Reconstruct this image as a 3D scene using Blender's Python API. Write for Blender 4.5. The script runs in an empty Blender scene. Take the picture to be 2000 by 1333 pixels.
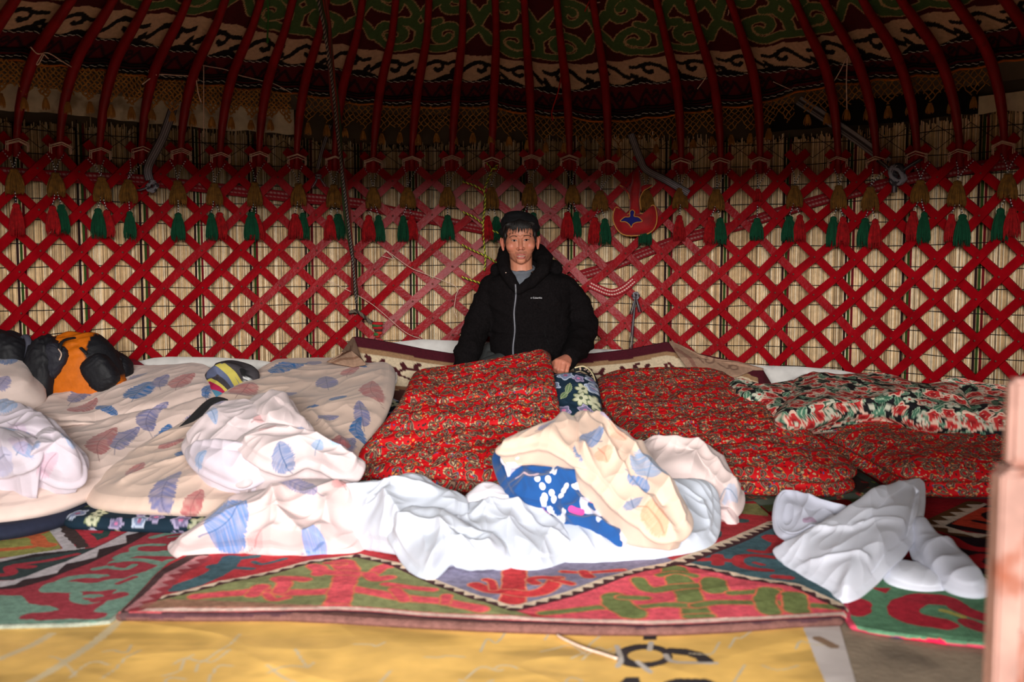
import bpy, bmesh, math, random
import numpy as np
from mathutils import Vector, Matrix, noise as mnoise

SC = bpy.context.scene
COL = SC.collection
rng = random.Random(7)
PI = math.pi

# ------------------------------------------------------------------ camera
F = 1944.0                      # focal length in pixels of the 2000x1333 frame
EYE = 0.85
PITCH = math.atan(151.5 / F)
cam_d = bpy.data.cameras.new('camera')
cam = bpy.data.objects.new('camera', cam_d); COL.objects.link(cam)
cam.location = (0, 0, EYE)
cam.rotation_euler = (PI / 2 - PITCH, 0, 0)
cam_d.lens = 35.0; cam_d.sensor_width = 36.0
cam_d.clip_start = 0.05; cam_d.clip_end = 60
cam_d.dof.use_dof = True
cam_d.dof.focus_distance = 4.65
cam_d.dof.aperture_fstop = 2.7
SC.camera = cam

# ------------------------------------------------------------------ light and exposure
vs = SC.view_settings
vs.view_transform = 'Standard'; vs.look = 'None'; vs.gamma = 1.0; vs.use_curve_mapping = False
vs.exposure = 0.0
W = bpy.data.worlds.new('world'); SC.world = W; W.use_nodes = True
W.node_tree.nodes['Background'].inputs[0].default_value = (0.62, 0.72, 0.9, 1)
W.node_tree.nodes['Background'].inputs[1].default_value = 0.06

def area(name, loc, target, sx, sy, power, color):
    d = bpy.data.lights.new(name, 'AREA'); d.shape = 'RECTANGLE'
    d.size = sx; d.size_y = sy; d.energy = power; d.color = color
    o = bpy.data.objects.new(name, d); COL.objects.link(o)
    o.location = loc
    o.rotation_euler = (Vector(target) - Vector(loc)).to_track_quat('-Z', 'Y').to_euler()
    return o
# daylight coming in through the open doorway behind the photographer
area('daylight_low', (0.15, -3.6, 1.55), (0, 3, 0.75), 4.6, 0.30, 1350, (1.0, 0.965, 0.92))
area('daylight_sky', (0.1, -3.6, 2.25), (0, 2.2, 0.3), 3.6, 1.2, 235, (0.88, 0.94, 1.0))

# ------------------------------------------------------------------ measuring
CP, SP = math.cos(PITCH), math.sin(PITCH)
YC = Vector((-0.06, 2.4, 0))    # centre of the round tent
R = 2.8                         # radius of its wall
def ray(u, v):
    x = (u - 1000) / F; z = (666.5 - v) / F
    return Vector((x, CP + SP * z, -SP + CP * z))
def on_z(u, v, z=0.0):
    d = ray(u, v); t = (z - EYE) / d.z
    return Vector((d.x * t, d.y * t, z))
def on_y(u, v, y):
    d = ray(u, v); t = y / d.y
    return Vector((d.x * t, y, EYE + d.z * t))
def on_cyl(u, v, r=R):
    d = ray(u, v)
    ax, ay = -YC.x, -YC.y
    a = d.x * d.x + d.y * d.y; b = 2 * (d.x * ax + d.y * ay); c = ax * ax + ay * ay - r * r
    t = (-b + math.sqrt(b * b - 4 * a * c)) / (2 * a)
    return Vector((d.x * t, d.y * t, EYE + d.z * t))
def cyl(th, z, r=R):            # th = 0 at the far point of the wall, growing to the right
    return Vector((YC.x + r * math.sin(th), YC.y + r * math.cos(th), z))
def th_of(p):
    return math.atan2(p.x - YC.x, p.y - YC.y)
def th_px(u, v=400, r=R):
    return th_of(on_cyl(u, v, r))

# ------------------------------------------------------------------ numpy noise
class Noise:
    def __init__(s, seed):
        g = np.random.default_rng(seed)
        s.p = np.tile(g.permutation(256), 3)
        a = g.uniform(0, 2 * PI, 256)
        s.g = np.stack([np.cos(a), np.sin(a)], 1)
    def __call__(s, x, y):
        xi = np.floor(x).astype(int); yi = np.floor(y).astype(int)
        xf = x - xi; yf = y - yi; xi &= 255; yi &= 255
        u = xf ** 3 * (xf * (xf * 6 - 15) + 10); v = yf ** 3 * (yf * (yf * 6 - 15) + 10)
        def gr(ix, iy, fx, fy):
            h = s.p[s.p[ix & 255] + (iy & 255)]; g = s.g[h]
            return g[..., 0] * fx + g[..., 1] * fy
        a = gr(xi, yi, xf, yf); b = gr(xi + 1, yi, xf - 1, yf)
        c = gr(xi, yi + 1, xf, yf - 1); d = gr(xi + 1, yi + 1, xf - 1, yf - 1)
        return (a * (1 - u) + b * u) * (1 - v) + (c * (1 - u) + d * u) * v
_NC = {}
def nz(seed, x, y):
    if seed not in _NC: _NC[seed] = Noise(seed)
    return _NC[seed](np.asarray(x, float), np.asarray(y, float))
def fbm(seed, x, y, o=3):
    r = 0; a = 1
    for k in range(o):
        r = r + a * nz(seed + k, x * 2 ** k, y * 2 ** k); a *= .5
    return r

# ------------------------------------------------------------------ colours and materials
def lin(c):
    c = np.asarray(c, float) / 255.0
    return np.where(c <= 0.04045, c / 12.92, ((c + 0.055) / 1.055) ** 2.4)
def rgba(c):
    l = lin(c[:3]); return (float(l[0]), float(l[1]), float(l[2]), 1.0)

def mat(name, color=None, rough=0.85, spec=0.25, vary=0.12, vscale=30.0, bump=0.0, bscale=200.0,
        sheen=0.0, tint=None, metallic=0.0, weave=0.0, wscale=900.0, coords='Object'):
    m = bpy.data.materials.new(name); m.use_nodes = True
    nt = m.node_tree; N = nt.nodes; L = nt.links
    b = N['Principled BSDF']
    b.inputs['Roughness'].default_value = rough
    b.inputs['Specular IOR Level'].default_value = spec
    b.inputs['Metallic'].default_value = metallic
    if sheen: b.inputs['Sheen Weight'].default_value = sheen; b.inputs['Sheen Roughness'].default_value = .5
    tc = N.new('ShaderNodeTexCoord')
    if color is None:
        src = N.new('ShaderNodeAttribute'); src.attribute_name = 'Col'; cs = src.outputs['Color']
    else:
        src = N.new('ShaderNodeRGB'); src.outputs[0].default_value = rgba(color); cs = src.outputs[0]
    n = N.new('ShaderNodeTexNoise'); n.inputs['Scale'].default_value = vscale; n.inputs['Detail'].default_value = 5
    L.new(tc.outputs[coords], n.inputs['Vector'])
    mr = N.new('ShaderNodeMapRange'); mr.inputs[1].default_value = .3; mr.inputs[2].default_value = .7
    mr.inputs[3].default_value = 1 - vary; mr.inputs[4].default_value = 1 + vary
    L.new(n.outputs['Fac'], mr.inputs[0])
    mul = N.new('ShaderNodeVectorMath'); mul.operation = 'SCALE'
    L.new(cs, mul.inputs[0]); L.new(mr.outputs[0], mul.inputs['Scale'])
    out = mul.outputs[0]
    if tint is not None:            # patches of another colour (dirt, wear)
        tn = N.new('ShaderNodeTexNoise'); tn.inputs['Scale'].default_value = tint[1]; tn.inputs['Detail'].default_value = 6
        L.new(tc.outputs[coords], tn.inputs['Vector'])
        tr = N.new('ShaderNodeMapRange'); tr.inputs[1].default_value = tint[2]; tr.inputs[2].default_value = tint[2] + .12
        L.new(tn.outputs['Fac'], tr.inputs[0])
        mx = N.new('ShaderNodeMix'); mx.data_type = 'RGBA'
        L.new(tr.outputs[0], mx.inputs[0]); L.new(out, mx.inputs[6]); mx.inputs[7].default_value = rgba(tint[0])
        out = mx.outputs[2]
    L.new(out, b.inputs['Base Color'])
    if bump:
        bn = N.new('ShaderNodeTexNoise'); bn.inputs['Scale'].default_value = bscale; bn.inputs['Detail'].default_value = 3
        L.new(tc.outputs[coords], bn.inputs['Vector'])
        bp = N.new('ShaderNodeBump'); bp.inputs['Strength'].default_value = bump; bp.inputs['Distance'].default_value = .004
        L.new(bn.outputs['Fac'], bp.inputs['Height']); L.new(bp.outputs[0], b.inputs['Normal'])
    return m

# ------------------------------------------------------------------ mesh building
def link(o, parent=None):
    COL.objects.link(o)
    if parent is not None: o.parent = parent
    return o
def mesh_np(name, V, Q, m, parent=None, col=None, uv=None, smooth=True):
    """V (n,3) array, Q list/array of faces (all the same length) or list of arrays"""
    me = bpy.data.meshes.new(name)
    V = np.asarray(V, np.float32).reshape(-1, 3)
    Qs = Q if isinstance(Q, list) and len(Q) and isinstance(Q[0], np.ndarray) and Q[0].ndim == 2 else [np.asarray(Q, np.int32)]
    Qs = [q for q in Qs if len(q)]
    me.vertices.add(len(V)); me.vertices.foreach_set('co', V.ravel())
    nl = sum(q.size for q in Qs); nf = sum(len(q) for q in Qs)
    me.loops.add(nl); me.polygons.add(nf)
    li = np.concatenate([q.ravel() for q in Qs]).astype(np.int32)
    tot = np.concatenate([np.full(len(q), q.shape[1]) for q in Qs]).astype(np.int32)
    st = np.concatenate([[0], np.cumsum(tot)[:-1]]).astype(np.int32)
    me.loops.foreach_set('vertex_index', li)
    me.polygons.foreach_set('loop_start', st)
    me.polygons.foreach_set('use_smooth', np.full(nf, smooth))
    me.update(calc_edges=True)
    me.validate()
    if col is not None:
        a = me.color_attributes.new('Col', 'FLOAT_COLOR', 'POINT')
        c = np.ones((len(V), 4), np.float32); c[:, :3] = col
        a.data.foreach_set('color', c.ravel())
    if uv is not None:
        l = me.uv_layers.new(name='UVMap')
        l.data.foreach_set('uv', np.asarray(uv, np.float32)[li].ravel())
    if m is not None: me.materials.append(m)
    o = bpy.data.objects.new(name, me)
    return link(o, parent)
def grid_q(nu, nv, closed_u=False, off=0):
    """faces for vertex index = j*nu + i"""
    iu = np.arange(nu if closed_u else nu - 1); jv = np.arange(nv - 1)
    I, J = np.meshgrid(iu, jv); I = I.ravel(); J = J.ravel(); I2 = (I + 1) % nu
    return np.stack([J * nu + I, J * nu + I2, (J + 1) * nu + I2, (J + 1) * nu + I], 1).astype(np.int32) + off

class MB:
    """collects shapes into one mesh"""
    def __init__(s): s.v = []; s.f = []; s.n = 0; s.c = []
    def add(s, V, Q, c=None):
        V = np.asarray(V, float).reshape(-1, 3)
        for q in (Q if isinstance(Q, list) and len(Q) and isinstance(Q[0], np.ndarray) and Q[0].ndim == 2 else [np.asarray(Q)]):
            if len(q): s.f.append(np.asarray(q, np.int32) + s.n)
        s.v.append(V); s.n += len(V)
        s.c.append(np.tile(lin(c) if c is not None else (1, 1, 1), (len(V), 1)))
    def box(s, a, b, w, t, up=Vector((0, 0, 1)), c=None, ends=None):
        """bar from a to b, width w across 'up' x dir, thickness t along up"""
        a = Vector(a); b = Vector(b); d = (b - a).normalized()
        side = d.cross(up).normalized(); up2 = side.cross(d).normalized()
        P = []
        for p in (a, b):
            for sx, sy in ((-1, -1), (1, -1), (1, 1), (-1, 1)):
                P.append(p + side * (sx * w / 2) + up2 * (sy * t / 2))
        s.add([tuple(p) for p in P], np.array([[0, 1, 2, 3], [7, 6, 5, 4], [0, 4, 5, 1], [1, 5, 6, 2], [2, 6, 7, 3], [3, 7, 4, 0]]), c)
    def tube(s, pts, r, k=6, c=None, cap=True, flat=None):
        pts = [Vector(p) for p in pts]; n = len(pts)
        rs = r if isinstance(r, (list, tuple, np.ndarray)) else [r] * n
        V = []; up = Vector((0, 0, 1)); prev = None
        for i, p in enumerate(pts):
            d = (pts[min(i + 1, n - 1)] - pts[max(i - 1, 0)])
            if d.length < 1e-9: d = Vector((0, 0, 1))
            d.normalize()
            if prev is None:
                a = d.cross(up if abs(d.z) < .9 else Vector((1, 0, 0))).normalized()
            else:
                a = (prev - d * prev.dot(d)).normalized()
            prev = a; b = d.cross(a)
            for j in range(k):
                t = 2 * PI * j / k
                fl = 1 if flat is None else flat
                V.append(p + a * (math.cos(t) * rs[i]) + b * (math.sin(t) * rs[i] * fl))
        Q = [grid_q(k, n, True)]
        if cap:
            Q.append(np.array([list(range(k))[::-1]])); Q.append(np.array([[(n - 1) * k + j for j in range(k)]]))
        s.add([tuple(v) for v in V], Q, c)
    def strip(s, pts, w, t, up, c=None):
        """flat ribbon along pts; up = surface normal (Vector or list), w wide, t thick"""
        pts = [Vector(p) for p in pts]; n = len(pts); V = []
        ups = up if isinstance(up, list) else [up] * n
        for i, p in enumerate(pts):
            d = (pts[min(i + 1, n - 1)] - pts[max(i - 1, 0)]).normalized()
            u = ups[i].normalized(); side = d.cross(u).normalized()
            ww = w[i] if isinstance(w, (list, tuple)) else w
            for sx, sy in ((-1, -1), (1, -1), (1, 1), (-1, 1)):
                V.append(p + side * (sx * ww / 2) + u * (sy * t / 2))
        Q = [grid_q(4, n, True), np.array([[3, 2, 1, 0]]), np.array([[(n - 1) * 4 + j for j in range(4)]])]
        s.add([tuple(v) for v in V], Q, c)
    def lathe(s, prof, o, axis=None, k=16, c=None, sx=1, sy=1, wob=0.0, seed=0):
        """prof = [(r, h)...] around o; axis Vector up"""
        ax = (axis or Vector((0, 0, 1))).normalized()
        a = ax.cross(Vector((0, 1, 0)) if abs(ax.y) < .9 else Vector((1, 0, 0))).normalized(); b = ax.cross(a)
        rr = random.Random(seed); V = []
        ph = [1 + wob * rr.uniform(-1, 1) for _ in range(k)]
        for r, h in prof:
            for j in range(k):
                t = 2 * PI * j / k
                V.append(Vector(o) + a * (r * sx * ph[j] * math.cos(t)) + b * (r * sy * ph[j] * math.sin(t)) + ax * h)
        n = len(prof)
        s.add([tuple(v) for v in V], [grid_q(k, n, True), np.array([list(range(k))[::-1]]), np.array([[(n - 1) * k + j for j in range(k)]])], c)
    def build(s, name, m, parent=None, smooth=True, colattr=False):
        # group faces by size
        by = {}
        for q in s.f: by.setdefault(q.shape[1], []).append(q)
        V = np.concatenate(s.v)
        return mesh_np(name, V, [np.concatenate(x) for x in by.values()], m, parent, np.concatenate(s.c) if colattr else None, None, smooth)

def tag(o, label=None, cat=None, group=None, kind=None):
    if label: o['label'] = label
    if cat: o['category'] = cat
    if group: o['group'] = group
    if kind: o['kind'] = kind
    return o
def thing(name, label, cat, loc=(0, 0, 0), group=None):
    o = bpy.data.objects.new(name, None); o.location = loc; o.empty_display_size = .05
    COL.objects.link(o); return tag(o, label, cat, group)
def own(root, *obs):
    """parent finished meshes (world coordinates) to a thing's empty without moving them"""
    for o in obs:
        o.parent = root; o.matrix_parent_inverse = Matrix.Translation(-root.location)
    return root
def cat_rom(P, n, closed=True):
    P = np.asarray(P, float); k = len(P)
    idx = np.arange(k) if closed else np.arange(k - 1)
    def g(i): return P[i % k] if closed else P[np.clip(i, 0, k - 1)]
    sub = 24; out = []
    for i in idx:
        p0, p1, p2, p3 = g(i - 1), g(i), g(i + 1), g(i + 2)
        for t in np.linspace(0, 1, sub, endpoint=False):
            out.append(.5 * ((2 * p1) + (p2 - p0) * t + (2 * p0 - 5 * p1 + 4 * p2 - p3) * t * t + (3 * p1 - p0 - 3 * p2 + p3) * t ** 3))
    if not closed: out.append(P[-1])
    out = np.array(out)
    Q = np.concatenate([out, out[:1]]) if closed else out
    s = np.concatenate([[0], np.cumsum(np.linalg.norm(np.diff(Q, axis=0), axis=1))])
    t = np.linspace(0, s[-1], n, endpoint=not closed)
    return np.stack([np.interp(t, s, Q[:, a]) for a in range(P.shape[1])], 1)
# ================================================================== the round tent itself
M_felt_outer = mat('outer_felt', (96, 84, 70), rough=.95, vary=.2, vscale=6)
M_ground = mat('packed_earth', (150, 132, 112), rough=.95, vary=.22, vscale=9, bump=.5, bscale=60, tint=((112, 98, 84), 3, .56))
# floor
bm = MB(); nR = 48
V = [(YC.x, YC.y, 0)] + [(YC.x + 6 * math.sin(a), YC.y + 6 * math.cos(a), 0) for a in np.linspace(0, 2 * PI, nR, endpoint=False)]
bm.add(V, np.array([[0, 1 + (i + 1) % nR, 1 + i] for i in range(nR)]))
tag(bm.build('floor', M_ground, smooth=False), kind='structure', label='brown packed earth floor of the tent')
# wall: felt cylinder with the doorway left open towards the photographer
DOOR_HALF = 0.29; LINTEL = 1.36
def cyl_sheet(name, th0, th1, z0, z1, r, m, thick=.04, seg=96):
    th = np.linspace(th0, th1, seg); Vv = []
    for rr, z in ((r, z0), (r, z1), (r + thick, z1), (r + thick, z0)):
        for t in th: Vv.append(tuple(cyl(t, z, rr)))
    q = grid_q(seg, 4); last = np.array([[3 * seg + i, 3 * seg + i + 1, i + 1, i] for i in range(seg - 1)])
    ends = np.array([[0, seg, 2 * seg, 3 * seg], [seg - 1, 4 * seg - 1, 3 * seg - 1, 2 * seg - 1]])
    return mesh_np(name, Vv, [q, last, ends], m)
tag(cyl_sheet('wall_round', -PI + DOOR_HALF, PI - DOOR_HALF, 0, 1.75, R + .09, M_felt_outer), kind='structure', label='felt wall of the tent behind the reed screen')
tag(cyl_sheet('wall_lintel', PI - DOOR_HALF, PI + DOOR_HALF, LINTEL, 1.75, R + .09, M_felt_outer, seg=12), kind='structure', label='felt above the doorway')

# roof profile (radius from the centre, height)
ROOF = [(2.80, 1.36), (2.752, 1.54), (2.675, 1.655), (2.572, 1.741), (2.26, 1.90), (1.5, 2.30), (0.5, 2.86)]
def roof_at(s):                 # s = 0 at the wall .. 1 at the crown, smooth
    P = ROOF_C; return P[min(int(s * (len(P) - 1)), len(P) - 1)]
ROOF_C = cat_rom(np.array(ROOF), 240, closed=False)
_rs = np.concatenate([[0], np.cumsum(np.linalg.norm(np.diff(ROOF_C, axis=0), axis=1))])
def roof_len(l):                # point of the profile at arc length l from the wall
    return np.array([np.interp(l, _rs, ROOF_C[:, 0]), np.interp(l, _rs, ROOF_C[:, 1])])
# ceiling (outer felt, lies above poles and textile)
nt_, nr_ = 128, 30
Vv = []
for j in range(nr_):
    r_, z_ = roof_len(_rs[-1] * (j / (nr_ - 1)) ** 1.0)
    if j == 0: r_, z_ = R + .10, 1.50
    for i in range(nt_):
        a = 2 * PI * i / nt_; Vv.append(tuple(cyl(a, z_ + .16, r_ + .05)))
q = grid_q(nt_, nr_, True); top = np.array([[(nr_ - 1) * nt_ + i for i in range(nt_)]])
tag(mesh_np('ceiling', Vv, [q, top], M_felt_outer), kind='structure', label='felt roof covering of the tent')
# crown ring that holds the tops of the poles
M_redwood = mat('red_painted_wood', (130, 4, 15), rough=.32, spec=.08, vary=.22, vscale=14, bump=.3, bscale=70, tint=((176, 52, 54), 26, .70))
bm = MB()
bm.tube([tuple(cyl(a, 2.86, .5)) for a in np.linspace(0, 2 * PI, 49)], .045, 8)
for k in range(3):
    for ax in (0, PI / 2):
        o = -.12 + .12 * k; pts = []
        for t in np.linspace(-1, 1, 15):
            x = t * .48; p = Vector((x, o, 2.86 + .14 * (1 - t * t)))
            p = Matrix.Rotation(ax, 3, 'Z') @ p; pts.append((p.x + YC.x, p.y + YC.y, p.z))
        bm.tube(pts, .016, 6)
tag(bm.build('crown_ring', M_redwood), 'red wooden crown ring at the top of the roof', 'roof ring')

# ------------------------------------------------------------------ lattice heads measured along the wall
HU = [22, 108, 187, 270, 347, 425, 502, 576, 651, 727, 803, 882, 961, 1039, 1114, 1190, 1262, 1334, 1412, 1490, 1561, 1644, 1720, 1800, 1885, 1973]
HV = [287, 292, 303, 303, 305, 311, 310, 315, 318, 322, 319, 319, 321, 316, 318, 326, 324, 324, 324, 322, 318, 320, 320, 310, 306, 292]
NH = len(HU)
HT = [th_px(u, v) for u, v in zip(HU, HV)]; HZ = [on_cyl(u, v).z for u, v in zip(HU, HV)]
def head(i):                    # continuous index -> (theta, z of the head)
    if i < 0: return HT[0] + i * (HT[3] - HT[0]) / 3, HZ[0]
    if i > NH - 1: return HT[-1] + (i - NH + 1) * (HT[-1] - HT[-4]) / 3, HZ[-1]
    k = min(int(i), NH - 2); f = i - k
    return HT[k] * (1 - f) + HT[k + 1] * f, HZ[k] * (1 - f) + HZ[k + 1] * f
DZ = 0.0885

# ------------------------------------------------------------------ reed screen
def build_reeds():
    root = thing('reed_screen', 'tall screen of upright straw-coloured reeds bound with black thread behind the red lattice', 'reed screen', tuple(cyl(0, 0, R + .05)))
    M = mat('dry_reed', None, rough=.8, vary=.16, vscale=40, tint=((120, 104, 84), 2.2, .70))
    g = np.random.default_rng(3)
    th0, th1 = th_px(0) - .75, th_px(2000) + .75
    step = .0052 / R; ths = np.arange(th0, th1, step); n = len(ths)
    zs = np.array([0.0, .35, .7, 1.05, 1.3, 1.0])
    r0 = R + .055 + g.normal(0, .0012, n)
    # stripes of coloured reeds
    sp = [th_px(u, 560) for u in (52, 172, 290, 394, 500, 606, 703, 808, 1020, 1112, 1300, 1408, 1525, 1648, 1760, 1898)]
    tops = 1.475 + .02 * np.sin(ths * 9) + g.normal(0, .012, n)
    pal = lin(np.array([(228, 202, 166), (212, 182, 142), (240, 220, 188), (200, 166, 122), (220, 188, 144), (170, 140, 104)]))
    col = pal[g.integers(0, len(pal), n)] * g.uniform(.82, 1.12, (n, 1))
    dark = g.random(n) < .05; col[dark] *= .45
    stain = (nz(21, ths * 7, 0 * ths) > .1)
    for s in sp:
        for off, c in ((-.013, (40, 14, 14)), (0.004, (46, 74, 20)), (.017, (112, 8, 22))):
            k = np.argmin(abs(ths - s - off / R)); col[k] = lin(c); col[min(k + 1, n - 1)] = lin(c)
    Vs = []; Cs = []
    w = .0023
    K = 7
    lv = np.linspace(0, 1, K)
    lean = g.normal(0, .0014, n)
    for j in range(K):
        z = lv[j] * tops
        for a, dr in ((-1, .0022), (-.5, -.0004), (.5, -.0004), (1, .0022)):
            t = ths + a * w / R + lean * (lv[j] - .5) / R
            rr = r0 + dr
            Vs.append(np.stack([YC.x + rr * np.sin(t), YC.y + rr * np.cos(t), z], 1))
            dirt_shade = np.where(z < .42, 1 - .45 * np.clip(fbm(31, ths * 5, z * 4) + .35, 0, 1), 1) * np.where((z > 1.2) & (ths < .2) & (ths > -.9), .62, 1)  # blotchy stain low down; upper reeds darkened to paint in the roof shade
            Cs.append(col * dirt_shade[:, None])
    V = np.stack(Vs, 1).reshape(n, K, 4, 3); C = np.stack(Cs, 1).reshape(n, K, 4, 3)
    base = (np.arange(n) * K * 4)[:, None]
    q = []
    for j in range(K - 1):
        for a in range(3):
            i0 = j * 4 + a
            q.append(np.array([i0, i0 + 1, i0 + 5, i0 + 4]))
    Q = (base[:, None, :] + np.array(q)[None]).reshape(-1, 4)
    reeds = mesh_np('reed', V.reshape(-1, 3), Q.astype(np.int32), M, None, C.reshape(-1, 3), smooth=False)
    tag(reeds, kind='stuff'); own(root, reeds)
    Mb = mat('dark_backing', (30, 22, 16), rough=.95)
    bk = cyl_sheet('backing_cloth', th0, th1, 0, 1.46, R + .066, Mb, thick=.006); own(root, bk)
    Mt = mat('black_thread', (22, 18, 20), rough=.8)
    for k in range(15):
        z = .045 + k * .099; pts = []
        for t in np.arange(th0, th1, .028):
            dz = .006 * float(nz(50 + k, t * 6, .5)) * 3
            pts.append(tuple(cyl(t, z + dz, R + .049)))
        b = MB(); b.tube(pts, .0019, 4, cap=False); o = b.build('binding_thread', Mt); own(root, o)
    # criss-cross thread along the top
    for ph in (0, 1):
        b = MB(); pts = []
        for i in range(-8, NH * 2 + 8):
            t, z = head(i / 2.0 * 1.5); up = (i + ph) % 2
            pts.append(tuple(cyl(t, 1.385 + (.075 if up else -.03), R + .046)))
        b.tube(pts, .0016, 4, cap=False); own(root, b.build('binding_thread', Mt))
    return root
build_reeds()

# ------------------------------------------------------------------ folding lattice
IJ = 11.75                      # where the two lattice sections overlap
def build_lattice(label, i_lo, i_hi, dr, flip, seed):
    root = thing('lattice_wall', label, 'lattice', tuple(cyl(head((i_lo + i_hi) / 2)[0], 0, R)))
    rr = random.Random(seed); rows = 16
    Mr = M_redwood
    for d in (1, -1):            # 1: runs up to the right, -1: up to the left
        layer = 0 if d == 1 else 1
        r = R - .028 + dr + layer * .013
        for k in range(int(i_lo) - rows // 2 - 1, int(i_hi) + rows // 2 + 2):
            # slat through head k; at row j its index is k - d*j/2
            pts = []; ups = []; tw_ = rr.uniform(-.09, .09); tz_ = rr.uniform(-.10, .10)
            for s in np.linspace(-.55, rows - .05, 40):
                i = k - d * s / 2.0
                if i < i_lo - .001 or i > i_hi + .001: continue
                t, zh = head(i); z = zh - s * DZ
                if z < .01: continue
                belly = .012 * math.sin(min(1, s / rows) * PI)
                pts.append(tuple(cyl(t, z, r + belly))); ups.append(Vector((-math.sin(t + tw_), -math.cos(t + tw_), tz_ + .03 * math.sin(s * 1.3 + k))))
            if len(pts) < 3: continue
            b = MB(); wv = .038 + rr.uniform(-.002, .002)
            b.strip(pts, wv, .011, ups)
            own(root, b.build('slat', Mr, smooth=False))
    b = MB()                     # rawhide knots at the crossings
    for i2 in range(int(i_lo * 2), int(i_hi * 2) + 1):
        for s in range(0, rows):
            if (i2 + s) % 2: continue
            t, zh = head(i2 / 2); z = zh - s * DZ
            if z < .02: continue
            p = cyl(t, z, r - .021); nrm = Vector((-math.sin(t), -math.cos(t), 0))
            b.lathe([(.0045, 0), (.005, .002), (.002, .0045)], p, nrm, 6)
    kn = b.build('rawhide_knot', mat('rawhide', (96, 52, 42), rough=.7)); tag(kn, kind='stuff'); own(root, kn)
    return root
build_lattice('red wooden lattice wall section on the left, ending beside the kneeling man', -5.0, IJ + .35, .0, 1, 1)
build_lattice('red wooden lattice wall section on the right, starting behind the kneeling man', IJ - .35, NH + 4.0, -.024, 1, 2)

# ------------------------------------------------------------------ roof poles
POLE_TOP = {0: 139, 1: 220, 2: 288, 3: 365, 4: 439, 5: 509, 6: 572, 7: 638, 8: 709, 9: 774, 10: 839, 11: 905, 12: 968, 13: 1024, 14: 1087, 15: 1158,
            17: 1282, 18: 1347, 19: 1426, 21: 1552, 22: 1610, 23: 1685, 24: 1761, 25: 1862}
M_pole = mat('red_pole_paint', (118, 4, 12), rough=.5, spec=.25, vary=.2, vscale=12, bump=.3, bscale=60, tint=((92, 8, 12), 18, .64))
M_cord = mat('white_cord', (196, 168, 150), rough=.9, vary=.2, vscale=80)
ORD = ['first', 'second', 'third', 'fourth', 'fifth', 'sixth', 'seventh', 'eighth', 'ninth', 'tenth', 'eleventh', 'twelfth', 'thirteenth', 'fourteenth', 'fifteenth',
       'sixteenth', 'seventeenth', 'eighteenth', 'nineteenth', 'twentieth', 'twenty-first', 'twenty-second', 'twenty-third', 'twenty-fourth', 'twenty-fifth', 'twenty-sixth']
def pole(i, label):
    t0, zh = head(i); rr = random.Random(i * 7 + 3)
    root = thing('roof_pole', label, 'roof pole', tuple(cyl(t0, zh, R - .05)), 'red roof poles')
    zoff = zh - 1.36; tw = rr.uniform(-.010, .010)
    # small sideways bend measured for this pole at the upper edge of the picture
    bend = 0.0
    if i in POLE_TOP:
        lo, hi = -.12, .12
        for _ in range(30):
            b_ = (lo + hi) / 2; best = None
            for l in np.linspace(.3, 1.6, 120):
                r_, z_ = roof_len(l); p = cyl(t0 + b_, z_, r_ - .03)
                d = p - Vector((0, 0, EYE)); yc = d.y * CP - d.z * SP; zc = d.y * SP + d.z * CP
                u = 1000 + F * d.x / yc; v = 666.5 - F * zc / yc
                if v <= 0: best = u; break
            if best is None: break
            if best > POLE_TOP[i]: hi = b_
            else: lo = b_
        bend = (lo + hi) / 2
    pts = []; rad = []; ups = []
    for l in np.linspace(-.045, _rs[-1] - .02, 44):
        r_, z_ = roof_len(max(l, 0)); f = max(0, 1 - l / .5)
        t = t0 + bend * min(1, max(0, l - .05) / .7) * (1 if l < .9 else max(.0, 1 - (l - .9) / 1.5))
        pts.append(tuple(cyl(t, z_ + zoff * f + min(l, 0), r_ - .052 + .01 * (1 - f))))
        rad.append(.0165 + .006 * math.sin(min(1, max(0, l) / .8) * PI) if l > .1 else .0155)
        nrm = Vector((-math.sin(t), -math.cos(t), -.3)); ups.append(nrm)
    b = MB()
    b.tube(pts, rad, 10)
    own(root, b.build('shaft', M_pole))
    # cord lashing that ties the pole to the lattice head
    b = MB(); nrm = Vector((-math.sin(t0), -math.cos(t0), 0)); tan = Vector((math.cos(t0), -math.sin(t0), 0))
    c = cyl(t0, zh, R - .062)
    for k in range(3):
        o = Vector((0, 0, .004 + .006 * k + rr.uniform(-.004, .004)))
        pts = []
        for a in np.linspace(0, 1, 7):
            x = (a - .5) * .095
            pts.append(tuple(c + tan * x + o + nrm * (.016 - .010 * abs(a - .5) * 2) + Vector((0, 0, -abs(x) * .35 + .012))))
        b.tube(pts, .0021, 5)
    for s in (-1, 1):
        b.tube([tuple(c + tan * (s * .046) + nrm * .002 + Vector((0, 0, z))) for z in (-.022, 0, .016)], .0024, 5)
        b.tube([tuple(c + tan * (s * .039) + nrm * .004 + Vector((0, 0, z))) for z in (-.026, -.004, .014)], .0024, 5)
    own(root, b.build('lashing', M_cord))
    return root
_idx = [-1] + sorted(POLE_TOP) + [26]
for n_, i in enumerate(_idx):
    if n_ == 0: lab = 'red roof pole cut by the left edge of the photo'
    elif n_ == len(_idx) - 1: lab = 'red roof pole at the far right corner of the roof'
    else: lab = 'red painted roof pole, the %s counted from the left among those whose lashed foot shows' % ORD[n_ - 1]
    pole(i, lab)
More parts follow.
